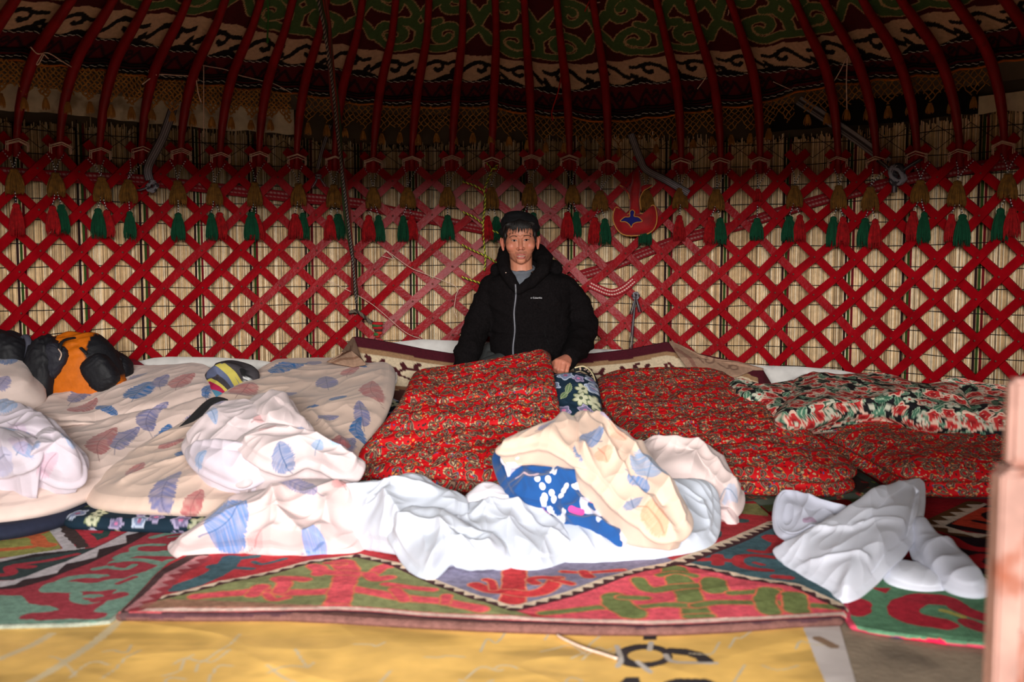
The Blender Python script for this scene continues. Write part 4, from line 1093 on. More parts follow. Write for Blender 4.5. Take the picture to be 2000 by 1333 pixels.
p.stroke([(1646, 1180), (1650, 1205), (1664, 1226), (1700, 1234), (1760, 1243), (1850, 1256), (1960, 1266), (2300, 1290)], .026, (196, 62, 86), smooth=False); p.stroke([(1775, 1246), (1795, 1248)], .03, (222, 20, 70)); p.stroke([(1818, 1250), (1835, 1252)], .03, (222, 20, 70)); p.stroke([(1742, 1242), (1752, 1243)], .03, (70, 60, 110))
p.C = p.C * 1.15 + .015  # foreground haze lifted into the colours here too
tag(p.build('felt_rug', M_rug), 'green felt rug with dark red curls at the lower right beside bare earth', 'rug')

# main rug
EDGE = [(234, 1212), (400, 1213), (560, 1213), (740, 1222), (870, 1229), (1000, 1235), (1150, 1240), (1300, 1240), (1430, 1235), (1550, 1226), (1640, 1221)]
p = Patch([(u, v - 6, .016) for u, v in EDGE] + [(1651, 1196, .016), (1580, 1105, .016), (1506, 1014, .016), (1440, 960, .016), (1360, 930, .016), (900, 930, .016), (560, 990, .016), (400, 1072, .016), (330, 1106, .016), (280, 1158, .016)], th=.022, puff=0, n=1500, m=300, soft=False, centre=(940, 1125, .016), wr=[(.005, 4, 10, 2, 33)], rimwr=.8)
p.base(RED)
for q, c in (([(290, 1180), (330, 1165), (430, 1141), (530, 1120), (610, 1099), (700, 1086), (775, 1105), (850, 1138), (930, 1168), (1002, 1192), (1060, 1214), (1000, 1212), (837, 1201), (700, 1192), (500, 1192), (260, 1192)], GRN),
             ([(775, 1105), (850, 1137), (1002, 1190), (1112, 1160), (1250, 1113), (1325, 1100), (1240, 1060), (1080, 1040), (880, 1050)], (128, 120, 146)),
             ([(1004, 1194), (1112, 1163), (1250, 1115), (1325, 1101), (1375, 1112), (1450, 1131), (1550, 1147), (1652, 1190), (1640, 1201), (1450, 1212), (1300, 1216), (1112, 1215)], PINK),
             ([(1325, 1099), (1380, 1080), (1450, 1052), (1512, 1022), (1560, 1060), (1640, 1150), (1652, 1186), (1550, 1145), (1450, 1129), (1375, 1110)], TEAL)): p.poly(q, c)
for q, w in (([(385, 1165), (450, 1160), (500, 1156), (560, 1158), (640, 1156), (668, 1150), (720, 1158), (782, 1168), (860, 1174), (900, 1182), (940, 1192)], .038), ([(655, 1188), (664, 1165), (672, 1140), (680, 1118), (668, 1100)], .06), ([(622, 1122), (626, 1112), (612, 1108), (640, 1119), (680, 1120), (722, 1122), (745, 1110), (764, 1106)], .034),
             ([(545, 1156), (556, 1142), (544, 1132), (575, 1132), (595, 1134)], .036), ([(495, 1162), (505, 1150), (512, 1148)], .035), ([(720, 1122), (735, 1132), (760, 1128)], .035), ([(755, 1142), (800, 1148), (846, 1152)], .026), ([(790, 1172), (772, 1152)], .03), ([(670, 1104), (640, 1102)], .02), ([(870, 1178), (872, 1164)], .024), ([(640, 1187), (672, 1187)], .03), ([(520, 1160), (535, 1172), (560, 1168)], .02)):
    p.stroke(q, w, (222, 66, 78), edge=(214, 110, 60))
for q, w in (([(1316, 1112), (1328, 1135), (1342, 1160), (1356, 1188), (1360, 1206)], .066), ([(1246, 1134), (1258, 1146), (1280, 1152), (1330, 1146), (1380, 1144), (1396, 1136)], .04), ([(1392, 1136), (1396, 1152)], .065), ([(1288, 1126), (1318, 1120), (1356, 1127)], .024),
             ([(1060, 1199), (1120, 1192), (1170, 1186), (1225, 1188), (1300, 1184), (1350, 1184)], .03), ([(1200, 1166), (1206, 1180), (1228, 1196), (1235, 1202)], .07), ([(1215, 1166), (1260, 1168)], .03), ([(1360, 1184), (1400, 1178), (1470, 1180), (1550, 1181), (1632, 1186)], .032), ([(1428, 1160), (1470, 1158), (1516, 1154)], .028), ([(1500, 1156), (1492, 1176), (1504, 1196)], .05), ([(1552, 1166), (1556, 1192)], .06), ([(1345, 1206), (1385, 1206)], .03)):
    p.stroke(q, w, (112, 124, 62), edge=(226, 104, 60))
for q, w in (([(1005, 1108), (1004, 1140), (1002, 1172)], .06), ([(930, 1142), (958, 1154), (985, 1158), (1040, 1160), (1075, 1148), (1088, 1130)], .036), ([(964, 1152), (960, 1136), (950, 1132)], .02), ([(1088, 1132), (1060, 1128), (1036, 1132), (1046, 1142)], .024), ([(1085, 1136), (1116, 1142)], .018), ([(1100, 1116), (1150, 1118), (1216, 1113)], .018), ([(1140, 1117), (1150, 1128)], .03)):
    p.stroke(q, w, (204, 24, 34), edge=(212, 120, 84))
for q, w in (([(350, 1148), (392, 1136), (420, 1122), (440, 1106), (452, 1090)], .06), ([(440, 1108), (470, 1110), (492, 1112)], .024), ([(496, 1097), (515, 1102), (556, 1092)], .02), ([(420, 1106), (440, 1112)], .05), ([(455, 1092), (500, 1086)], .03)): p.stroke(q, w, TEAL)
for q, w in (([(1362, 1094), (1400, 1094), (1440, 1097)], .026), ([(1402, 1088), (1402, 1102)], .035), ([(1500, 1116), (1470, 1112), (1446, 1104), (1442, 1092), (1470, 1086), (1512, 1090)], .034), ([(1474, 1100), (1490, 1104)], .016), ([(1466, 1076), (1500, 1078), (1516, 1062)], .026), ([(1506, 1052), (1530, 1060)], .06), ([(1515, 1128), (1540, 1130)], .03)): p.stroke(q, w, (176, 18, 30))
p.poly(ringpx(1398, 1045, 12, 9), (58, 88, 88)); p.poly(ringpx(1450, 1017, 14, 4), (58, 88, 88)); p.poly([(1400, 985), (1500, 985), (1500, 1008), (1420, 1000)], (132, 128, 70))
Z = dict(c_lo=(66, 26, 30), c_hi=(214, 188, 160))
p.zig([(296, 1172), (330, 1164), (430, 1141), (530, 1120), (610, 1099), (700, 1086)], .028, tooth=.045, **Z)
p.zig([(700, 1086), (775, 1105), (850, 1137), (930, 1168), (1002, 1190)], .032, tooth=.04, **Z); p.zig([(1002, 1190), (1112, 1160), (1250, 1113), (1325, 1099)], .036, tooth=.04, **Z)
p.zig([(1325, 1099), (1375, 1110), (1450, 1129), (1550, 1145), (1652, 1188)], .034, tooth=.05, **Z); p.zig([(1325, 1099), (1380, 1080), (1450, 1052), (1512, 1022)], .05, tooth=.04, **Z)
FL = [(244, 1194), (330, 1193), (500, 1192), (700, 1190), (837, 1200), (975, 1208), (1112, 1214), (1250, 1217), (1300, 1216), (1450, 1211), (1650, 1198)]
p.poly([(u, v + 2) for u, v in FL] + [(1700, 1205), (1700, 1260), (1300, 1262), (900, 1255), (200, 1240), (200, 1200)], (98, 58, 50), wob=.004)
p.stroke([(u, v + 5) for u, v in FL], .022, (66, 30, 38), wob=.6); p.stroke(FL, .020, (214, 180, 164), edge=(206, 70, 76), wob=.25)
p.poly([(228, 1212), (234, 1196), (270, 1158), (322, 1108), (392, 1070), (410, 1084), (352, 1112), (300, 1156), (262, 1192)], (72, 44, 44), wob=.004)
p.zig([(266, 1190), (300, 1162), (340, 1124), (396, 1090)], .05, (150, 40, 50), (188, 120, 122), .05)
p.poly([(285, 1178), (330, 1170), (500, 1178), (620, 1186), (620, 1190), (270, 1190)], (176, 112, 92), wob=.008, a=.75)
p.noise(.10, 10, 6); p.C = p.C * 1.2; p.C = p.C * .88 + .12 * p.C.mean(1, keepdims=True) + .016  # foreground haze mixed into the pattern colours
tag(p.build('felt_rug', M_rug), 'large appliqué felt rug of pink, green and red triangles across the foreground', 'rug')

# ------------------------------------------------------------------ rusty stand at the right edge, close to the camera
M_rust = mat('rusted_pink_paint', (146, 112, 102), rough=.8, spec=.15, vary=.25, vscale=14, tint=((126, 72, 54), 9, .55), bump=.4, bscale=60)
yb = 1.30
def at(u, v): return on_y(u, v, yb)
root = thing('metal_stand', 'rusty pinkish metal stand with a stepped post at the right edge, near the camera', 'stand', tuple(on_y(1960, 2300, yb)))
root.location.z = 0
zt, zs, zl = at(1980, 742).z, at(1980, 925).z, at(1980, 1240).z
x0, x1, x2 = at(1960, 1000).x, at(1980, 800).x, at(1990, 1300).x
def vbox(name, xa, xb, ya, yb_, za, zb, bev=.004):
    bm_ = bmesh.new(); bmesh.ops.create_cube(bm_, size=1)
    for v_ in bm_.verts: v_.co = Vector(((xa + xb) / 2 + v_.co.x * (xb - xa), (ya + yb_) / 2 + v_.co.y * (yb_ - ya), (za + zb) / 2 + v_.co.z * (zb - za)))
    bmesh.ops.bevel(bm_, geom=bm_.edges[:], offset=bev, segments=2, affect='EDGES')
    me = bpy.data.meshes.new(name); bm_.to_mesh(me); bm_.free(); me.materials.append(M_rust); o = bpy.data.objects.new(name, me); COL.objects.link(o); return o
xr = x1 + .30; sk = .035
own(root, vbox('leg', x0 - .004, x2, yb, yb + .035, 0, zs - .001), vbox('apron', x2 + .001, xr, yb + .003, yb + .03, zl, zs - .001), vbox('leg', xr, xr + .03, yb, yb + .035, 0, zs - .001),
    vbox('leg', x0 + sk, x2 + sk, yb + .045, yb + .075, 0, zs - .001), vbox('leg', xr - .04, xr - .01, yb + .045, yb + .075, 0, zs - .001),
    vbox('top_plate', x0 + .002, xr + .02, yb - .004, yb + .038, zs, zs + .006, .002), vbox('upper_panel', x1, xr, yb + .005, yb + .03, zs + .0065, zt, .006))
# ================================================================== felt and carpet along the foot of the wall
def wall_sheet(name, label, cat, top, m, r0=R - .085, r1=R - .20, seed=3, z0=.0, wav=.012, n=260, rows=14, parent=None):
    """cloth standing against the wall and curling forward at its top edge"""
    top = sorted(top); us = np.linspace(top[0][0], top[-1][0], n); vt = np.interp(us, [a for a, b_ in top], [b_ for a, b_ in top]); V = []
    for side in (0, 1):
        for j in range(rows):
            f = j / (rows - 1)
            for i in range(n):
                rt = r0 - .005
                q = on_cyl(us[i], vt[i], rt); t = th_of(q); z = z0 + (q.z - z0) * f
                rr_ = r1 + (rt - r1) * f ** .7 + wav * float(nz(seed, i * .09, f * 2.5)) - side * .010
                V.append(tuple(cyl(t, z, rr_)))
    q = [grid_q(n, rows), grid_q(n, rows, off=n * rows)[:, ::-1], np.array([[(rows - 1) * n + i, (rows - 1) * n + i + 1, n * rows + (rows - 1) * n + i + 1, n * rows + (rows - 1) * n + i] for i in range(n - 1)])]
    o = mesh_np(name, V, np.concatenate(q), m, parent)
    if parent is None: tag(o, label, cat)
    return o
M_wfelt = mat('white_felt', (198, 194, 190), rough=.95, vary=.10, vscale=20, tint=((150, 148, 150), 9, .60))
wall_sheet('felt_lining', 'off-white felt lining standing behind the bedding along the foot of the wall', 'felt', [(258, 708), (300, 699), (330, 697), (420, 698), (500, 703), (560, 712), (640, 712), (700, 690), (760, 670), (820, 663), (960, 668), (1100, 668), (1160, 682), (1250, 684), (1400, 704), (1480, 714), (1560, 716), (1640, 723), (1720, 740), (1800, 756), (1870, 772), (1960, 790), (2060, 812)], M_wfelt)
M_redfelt = mat('red_felt', (140, 40, 50), rough=.95, vary=.2, vscale=40)
p = Patch([(245, 708, .40), (262, 706, .41), (300, 730, .37), (330, 745, .33), (300, 760, .3), (250, 750, .32), (225, 725, .37)], th=.02, puff=.01, n=120, m=24)
p.base((140, 40, 54)).poly([(250, 735), (290, 722), (310, 740), (280, 748)], (78, 92, 78)); tag(p.build('folded_felt', M_rug), 'corner of red and green felt behind the bags', 'felt')

# ------------------------------------------------------------------ brown carpet curling up at the wall
def carpet():
    n, rows = 420, 150
    U = np.linspace(655, 1508, n)
    tops = [(655, 712), (690, 658), (700, 658), (760, 668), (830, 682), (880, 690), (960, 694), (1080, 694), (1160, 690), (1230, 682), (1300, 668), (1322, 671), (1360, 690), (1440, 706), (1490, 722), (1508, 752)]
    vt = np.interp(U, [a[0] for a in tops], [a[1] for a in tops]); V = []; C = []; S = []
    yt = np.interp(U, [655, 700, 1000, 1300, 1508], [4.62, 4.70, 4.92, 4.80, 4.60]); yb_ = np.interp(U, [655, 1000, 1508], [4.30, 4.52, 4.28])
    for i in range(n):
        a = on_y(U[i], vt[i], yt[i]); d = Vector((a.x * .93, yb_[i], .10))
        c = Vector((a.x * .80, 3.95, .05))
        for j in range(rows):
            f = j / (rows - 1)
            if f < .55:
                g = f / .55; pnt = a.lerp(d, g) + Vector((0, -.05 * math.sin(g * PI), -.03 * math.sin(g * PI)))
            else:
                g = (f - .55) / .45; pnt = d.lerp(c, g) + Vector((0, 0, -.03 * math.sin(g * PI)))
            V.append(tuple(pnt))
    V = np.array(V).reshape(n, rows, 3)
    seg = np.linalg.norm(np.diff(V, axis=1), axis=2); D = np.concatenate([np.zeros((n, 1)), np.cumsum(seg, 1)], 1)
    X = V[..., 0]; D = D + .004 * nz(7, X * 8, D * 8)
    C = np.zeros((n, rows, 3)); MAR, TAN, CR = (72, 14, 28), (150, 116, 84), (206, 186, 156); C[:] = lin((74, 40, 34))
    def put(m, c): C[m] = lin(c)
    put(D < .27, CR); put(D < .098, TAN); put(D < .068, MAR)
    put((D > .27) & (D < .29), (120, 84, 60)); xr = X
    for c0 in np.arange(-1.6, 1.7, .52):                      # maroon scrolls and small flowers in the cream border
        for s in (-1, 1):
            x = (xr - c0) * s
            for P, w in (([(.02, .19), (.06, .155), (.11, .15), (.15, .17), (.16, .20), (.135, .21), (.125, .195)], .008), ([(.03, .20), (.09, .22), (.17, .235), (.24, .225)], .006), ([(.06, .155), (.045, .13)], .012), ([(.11, .15), (.105, .125), (.12, .115)], .011), ([(.15, .17), (.165, .14)], .012), ([(.03, .19), (.01, .165)], .010), ([(.20, .225), (.215, .20)], .008)):
                m = seg_dist(x, D, P) < w; put(m & (D > .105) & (D < .262), (70, 22, 28))
        r = np.hypot(xr - c0 - .26, D - .165); th = np.arctan2(D - .165, xr - c0 - .26); put((r < .026 * (.7 + .3 * np.abs(np.cos(2.5 * th)))), (84, 24, 30)); put(r < .007, CR)
    fld = D > .29; w_ = nz(11, X * 9, D * 16) + .6 * nz(12, X * 22, D * 30)
    put(fld & (w_ > .16), (150, 116, 84)); put(fld & (w_ > .34), (84, 20, 28)); put(fld & (abs(w_ - .16) < .03), (40, 22, 22))
    edge = (np.arange(n)[:, None] < 12) | (np.arange(n)[:, None] > n - 16); put(edge & (D > 0), MAR)
    q = grid_q(rows, n)
    Vb = V.copy(); Vb[..., 1] += .008; Vb[..., 2] -= .006
    N_ = n * rows; allV = np.concatenate([V.reshape(-1, 3), Vb.reshape(-1, 3)])
    e = np.array([[i * rows, (i + 1) * rows, N_ + (i + 1) * rows, N_ + i * rows] for i in range(n - 1)])
    back = np.tile(lin((150, 120, 96)), (N_, 1))
    o = mesh_np('carpet', allV, np.concatenate([q, q[:, ::-1] + N_, e]), mat('carpet_pile', None, rough=.95, vary=.16, vscale=90, bump=.5, bscale=300), None, np.concatenate([C.reshape(-1, 3), back]))
    tag(o, 'brown carpet with maroon and cream scroll border curling up against the wall behind the man', 'carpet')
    Mt = mat('carpet_backing', None, rough=.95, vary=.14, vscale=70, bump=.4, bscale=300)
    def corner(px, pts, lines):
        pp = Patch(px, th=.012, puff=.006, n=160, m=40, soft=False)
        pp.base((148, 118, 98))
        for l, w, c in lines: pp.stroke(l, w, c)
        oo = pp.build('folded_corner', Mt); oo.parent = o; oo['label'] = 'tan underside of the folded corner'
    corner([(640, 706, .42), (668, 690, .46), (690, 660, .50), (704, 700, .42), (712, 712, .40), (690, 716, .39)], 0, [([(655, 708), (672, 700), (700, 706)], .012, (120, 88, 70)), ([(664, 694), (678, 688), (684, 676)], .008, (116, 84, 68))])
    corner([(1308, 668, .475), (1330, 676, .46), (1365, 694, .425), (1400, 703, .405), (1440, 708, .395), (1492, 722, .36), (1470, 722, .36), (1440, 735, .335), (1400, 738, .33), (1350, 728, .35), (1330, 700, .41)], 0,
           [(ringpx(1386, 706, 8, 6), .010, (112, 84, 70)), (ringpx(1433, 718, 8, 5), .010, (112, 84, 70)), ([(1402, 712), (1420, 722), (1424, 714)], .008, (112, 84, 70)), ([(1362, 700), (1374, 712)], .008, (112, 84, 70)), ([(1320, 676), (1345, 702), (1360, 726)], .02, (130, 92, 78))])
carpet()

# ------------------------------------------------------------------ mattresses and quilts, left to right
PEACH, PINKW = (220, 196, 186), (226, 208, 206)
# navy mattress below the first quilt
p = Patch([(432, 826, .10), (425, 850, .075), (380, 882, .05), (300, 930, .04), (185, 990, .035), (80, 1028, .035), (-40, 1046, .035), (-240, 1050, .035), (-300, 900, .035), (-40, 850, .12), (180, 830, .12), (330, 815, .12)], th=.05, puff=.01, n=420, m=70, wr=[(.006, 5, 40, 3, 41)])
tag(p.build('mattress', M_navy), 'thin navy mattress lying under the feather quilt at the left', 'mattress')
# blue flowered mattress below the second quilt
KB = [dict(t='rose', c=((118, 130, 160), (176, 186, 204), (150, 90, 120))), dict(t='leaf', c=((96, 118, 84), (150, 160, 120))), dict(t='star', n=6, c=((190, 190, 160), (120, 130, 96), (80, 90, 70))), dict(t='rose', c=((112, 104, 136), (160, 150, 180), (196, 110, 150)))]
p = Patch([(140, 1020, .03), (220, 1026, .03), (330, 1030, .03), (440, 1028, .03), (560, 1010, .03), (655, 975, .03), (705, 938, .035), (745, 890, .075), (780, 830, .15), (806, 792, .20), (812, 762, .25), (740, 745, .27), (600, 745, .28), (500, 790, .20), (330, 905, .05), (180, 995, .03)], th=.05, puff=.012, n=1300, m=260, wr=[(.008, 4, 60, 2.5, 44)])
p.base((20, 40, 54)); flowers(p, scatter(p, .075, .034, range(4), 6), KB, 3)
tag(p.build('mattress', M_print), 'blue flowered mattress showing under the second feather quilt', 'mattress')

# first feather quilt
p = Patch([(168, 738, .35), (200, 728, .37), (290, 726, .375), (385, 724, .38), (412, 735, .365), (418, 757, .33), (402, 800, .27), (365, 842, .21), (300, 890, .15), (215, 942, .11), (120, 985, .085), (20, 1008, .075), (-120, 1020, .07), (-300, 1020, .07), (-300, 900, .12), (-120, 880, .18), (40, 832, .25), (110, 778, .30)],
          th=.06, puff=.02, n=1300, m=300, centre=(190, 850, .24), wr=[(.014, 3.2, 62, 3, 51), (.008, 7, 50, 3, 52), (.004, 15, 70, 2.5, 53)],
          ridges=[([(120, 838), (220, 818), (330, 806), (400, 780)], -.014, .02)])
p.base(PEACH).noise(.04, 4, 3)
for a, b_, w, c, cv in (((180, 735), (210, 722), .10, BLUE, 0), ((135, 810), (215, 752), .07, LAV, .1), ((120, 826), (190, 788), .06, ROSE, -.1), ((258, 800), (295, 765), .11, BLUE, .05), ((183, 800), (230, 816), .045, BLUE, 0), ((254, 758), (290, 740), .05, LAV, .1), ((345, 782), (380, 745), .08, ROSE, .1),
                        ((300, 850), (330, 800), .07, LAV, .2), ((286, 866), (332, 828), .07, BLUE, -.1), ((224, 892), (272, 838), .07, LAV, .1), ((196, 910), (228, 844), .08, ROSE, .1), ((60, 960), (112, 925), .10, ROSE, 0), ((-10, 985), (12, 950), .08, LAV, 0), ((316, 780), (330, 750), .06, LAV, .1), ((405, 790), (418, 760), .03, BLUE, .1), ((366, 842), (392, 805), .05, LAV, .1)):
    feather(p, a, b_, w * 1.05, c, cv, 1.0, seed=int(a[0]) % 9)
tag(p.build('feather_quilt', M_sheet), 'beige quilt with blue and pink feather print lying over the navy mattress at the left', 'quilt')

# second feather quilt
p = Patch([(525, 724, .36), (560, 714, .375), (640, 712, .37), (700, 716, .365), (748, 720, .36), (760, 732, .345), (755, 775, .29), (738, 820, .23), (708, 868, .17), (684, 900, .14), (655, 935, .115), (600, 968, .095), (520, 986, .085), (430, 994, .08), (300, 992, .08), (205, 984, .08), (186, 968, .085), (208, 934, .115), (280, 886, .165), (365, 835, .225), (440, 782, .29)],
          th=.065, puff=.02, n=1400, m=320, centre=(500, 860, .22), wr=[(.012, 3, 60, 3, 61), (.009, 6, 25, 3, 62), (.004, 14, 60, 2.5, 63)], ridges=[([(690, 880), (640, 840), (610, 820)], .012, .02), ([(620, 925), (560, 910), (500, 930)], .012, .02), ([(240, 940), (300, 915), (360, 905)], .014, .02)])
p.base((214, 187, 171)).noise(.04, 4, 4)
for a, b_, w, c, cv in (((528, 748), (600, 712), .10, BLUE, .12), ((600, 716), (625, 704), .06, LAV, 0), ((642, 772), (636, 742), .09, LAV, 0), ((638, 800), (678, 788), .04, BLUE, 0), ((540, 782), (580, 772), .05, LAV, 0), ((595, 812), (624, 808), .03, BLUE, 0), ((618, 834), (662, 822), .05, LAV, .1), ((722, 724), (685, 716), .03, BLUE, 0), ((678, 748), (700, 722), .06, ROSE, .1),
                        ((752, 800), (728, 756), .09, ROSE, .1), ((712, 838), (702, 798), .06, LAV, 0), ((733, 858), (705, 820), .05, BLUE, .2), ((680, 892), (692, 850), .06, LAV, .1), ((670, 880), (672, 856), .07, ROSE, .1), ((460, 795), (492, 762), .11, ROSE, 0), ((340, 895), (372, 886), .07, BLUE, 0), ((325, 1000), (352, 930), .08, LAV, .12), ((350, 1005), (395, 962), .06, ROSE, 0), ((486, 975), (524, 935), .12, BLUE, 0), ((610, 945), (628, 912), .06, ROSE, .1), ((300, 880), (362, 862), .05, ROSE, 0), ((245, 930), (280, 900), .05, ROSE, 0), ((700, 905), (716, 870), .04, LAV, 0)):
    feather(p, a, b_, w * 1.05, c, cv, 1.0, seed=int(a[0]) % 9)
tag(p.build('feather_quilt', M_sheet), 'beige quilt with feather print lying over the blue flowered mattress', 'quilt')
# small corner label cloth
p = Patch([(762, 718, .35), (770, 716, .36), (773, 735, .33), (770, 748, .31), (763, 742, .31)], th=.02, puff=.005, n=80, m=14); p.base((232, 220, 214))
o = p.build('quilt_corner', M_sheet); tag(o, 'white bunched corner of the second feather quilt beside the carpet', 'quilt corner')

# pillow at the far left
p = Patch([(-80, 735, .41), (10, 722, .41), (46, 738, .38), (62, 768, .34), (52, 790, .31), (10, 800, .3), (-80, 806, .3)], th=.12, puff=.05, n=260, m=60, wr=[(.010, 4, 30, 2, 71), (.004, 10, 10, 2, 72)], drop=.1)
p.base((206, 186, 178)); feather(p, (40, 732), (-20, 722), .12, BLUE, 0, seed=1); feather(p, (-10, 772), (12, 758), .06, LAV, 0, seed=2)
tag(p.build('pillow', M_sheet), 'pale feather-print pillow cut by the left edge below the black bag', 'pillow')

# patterned cushion between the two quilts
p = Patch([(404, 752, .33), (424, 730, .385), (450, 722, .40), (480, 730, .38), (486, 742, .355), (470, 770, .30), (440, 800, .25), (412, 800, .25), (404, 780, .28)], th=.10, puff=.035, n=420, m=110, drop=.08, centre=(440, 760, .32))
p.base((66, 62, 66)).noise(.25, 40, 7)
p.stroke([(415, 732), (440, 735), (462, 752), (470, 775)], .055, (92, 100, 128)); p.stroke([(432, 726), (452, 738), (464, 756), (466, 764)], .022, (186, 172, 84)); p.stroke([(444, 724), (460, 734), (474, 750)], .014, (186, 172, 84)); p.stroke([(409, 755), (425, 768), (446, 782)], .052, (206, 190, 90)); p.stroke([(409, 758), (425, 771), (446, 785)], .034, (168, 34, 72))
p.stroke([(404, 786), (440, 792)], .06, (70, 116, 140)); p.stroke([(476, 724), (480, 750), (462, 780)], .03, (32, 32, 34)); flowers(p, [(p.inv(478, 735)[0], p.inv(478, 735)[1], .02, 0), (p.inv(474, 752)[0], p.inv(474, 752)[1], .016, 0)], [dict(t='star', n=5, c=((190, 190, 190), (60, 60, 60), (40, 40, 40)))])
tag(p.build('cushion', M_print), 'striped grey, yellow and crimson cushion wedged between the two feather quilts', 'cushion')
p = Patch([(338, 862, .20), (372, 826, .25), (415, 786, .30), (446, 790, .29), (430, 815, .25), (395, 845, .21), (360, 868, .175)], th=.04, puff=.01, n=160, m=30); p.base((52, 52, 54))
tag(p.build('folded_blanket', M_print), 'dark grey folded blanket in the gap between the feather quilts', 'blanket')

# red paisley mattresses
def red_mat(label, o, ridges=(), **k):
    q = Patch(o, n=620, m=130, layers=2, bulge=.6, **k, ridges=ridges); oo = q.build('paisley_mattress', M_pais); tag(oo, label, 'mattress', 'red paisley mattresses'); return q
red_mat('red paisley mattress lifted by the kneeling man', [(713, 930, .085), (762, 936, .085), (860, 938, .085), (1000, 940, .085), (1080, 930, .09), (1088, 880, .16), (1080, 820, .25), (1070, 760, .345), (1064, 716, .415), (1056, 702, .435), (1015, 712, .42), (960, 722, .40), (890, 734, .375), (830, 742, .36), (817, 753, .345), (797, 795, .29), (757, 850, .205), (716, 902, .13)],
        ridges=[([(800, 795), (900, 780), (1075, 775)], -.02, .012), ([(860, 745), (850, 850), (830, 935)], -.010, .012), ([(950, 730), (945, 830), (940, 935)], -.010, .012), ([(1030, 720), (1030, 820), (1030, 930)], -.010, .012), ([(760, 845), (900, 835), (1085, 830)], -.012, .012)], th=.10, puff=.012, centre=(910, 850, .24), wr=[(.010, 6, 10, 3, 81), (.007, 14, 15, 2.5, 82), (.004, 28, 20, 2, 83)], drop=.02)
red_mat('red paisley mattress lying flat in the middle right, behind the peach sheet', [(1176, 772, .28), (1190, 750, .31), (1240, 742, .325), (1320, 741, .325), (1395, 744, .315), (1432, 765, .28), (1500, 815, .22), (1575, 868, .16), (1635, 912, .105), (1652, 936, .085), (1600, 945, .08), (1500, 942, .08), (1400, 938, .085), (1310, 920, .10), (1255, 880, .15), (1212, 830, .21)],
        ridges=[([(1300, 750), (1380, 850), (1450, 935)], -.010, .014), ([(1240, 800), (1380, 800), (1470, 800)], -.010, .014), ([(1300, 870), (1450, 866), (1560, 868)], -.012, .014)], th=.11, puff=.012, centre=(1400, 860, .2), wr=[(.010, 6, 30, 3, 84), (.006, 14, 25, 2.5, 85), (.004, 28, 20, 2, 86)])
red_mat('red paisley mattress at the right, partly under the rose-print quilt', [(1600, 846, .16), (1640, 830, .18), (1760, 825, .19), (1900, 840, .18), (2060, 850, .18), (2200, 870, .17), (2240, 940, .09), (2100, 944, .085), (1960, 944, .085), (1840, 944, .085), (1768, 938, .09), (1715, 910, .10), (1650, 876, .13)],
        th=.11, puff=.012, centre=(1900, 890, .15), wr=[(.010, 6, 10, 3, 87), (.006, 14, 15, 2.5, 88)])

# thin grey-green mattress and felt showing between the red ones
p = Patch([(1300, 985, .016), (1250, 940, .02), (1200, 840, .04), (1170, 800, .10), (1230, 770, .12), (1400, 780, .12), (1540, 850, .045), (1640, 905, .02), (1722, 962, .016), (1640, 972, .016), (1500, 982, .016), (1400, 992, .016)], th=.03, puff=.005, n=800, m=170)
p.base((70, 76, 66)).noise(.1, 6, 2); flowers(p, scatter(p, .06, .014, range(2), 9), [dict(t='leaf', c=((150, 156, 60), (120, 130, 50))), dict(t='star', n=4, c=((150, 50, 50), (150, 140, 90), (80, 30, 30)))], 3); p.poly([(1560, 850), (1700, 950), (1680, 968), (1520, 880)], (52, 40, 38)); flowers(p, [p.inv(1600 + k * 22, 885 + k * 15) + (.02, k % 2) for k in range(5)], [dict(t='rose', c=((150, 30, 36), (60, 60, 40), (90, 20, 20))), dict(t='leaf', c=((110, 96, 60), (60, 60, 40)))])
tag(p.build('mattress', M_print), 'dark grey-green mattress showing under the middle right paisley mattress', 'mattress')
p = Patch([(1556, 846, .06), (1590, 848, .06), (1660, 888, .04), (1710, 920, .03), (1745, 950, .025), (1800, 966, .022), (2000, 970, .022), (2200, 966, .022), (2200, 900, .03), (1800, 880, .04), (1640, 842, .07)], th=.02, puff=.003, n=500, m=90, centre=(1830, 925, .03))
p.base((60, 62, 68)).poly([(1540, 835), (1600, 835), (1680, 890), (1655, 905), (1570, 862)], (150, 142, 130)).noise(.1, 8, 4)
tag(p.build('felt_mat', M_print), 'grey and charcoal felt mat under the right-hand paisley mattress', 'mat')

# blue flowered folded mattress under the man's hand
p = Patch([(1040, 764, .325), (1085, 750, .348), (1125, 746, .356), (1146, 756, .336), (1153, 785, .285), (1156, 830, .20), (1152, 880, .12), (1100, 900, .09), (1040, 900, .09), (1020, 830, .20)], th=.10, puff=.018, n=700, m=150, centre=(1110, 810, .25), wr=[(.004, 8, 0, 2, 91)], drop=.05)
p.base((22, 42, 58)); flowers(p, scatter(p, .062, .032, range(4), 16, .25), KB, 4)
tag(p.build('folded_mattress', M_print), 'dark blue flowered folded mattress under the kneeling man\'s left hand', 'mattress')

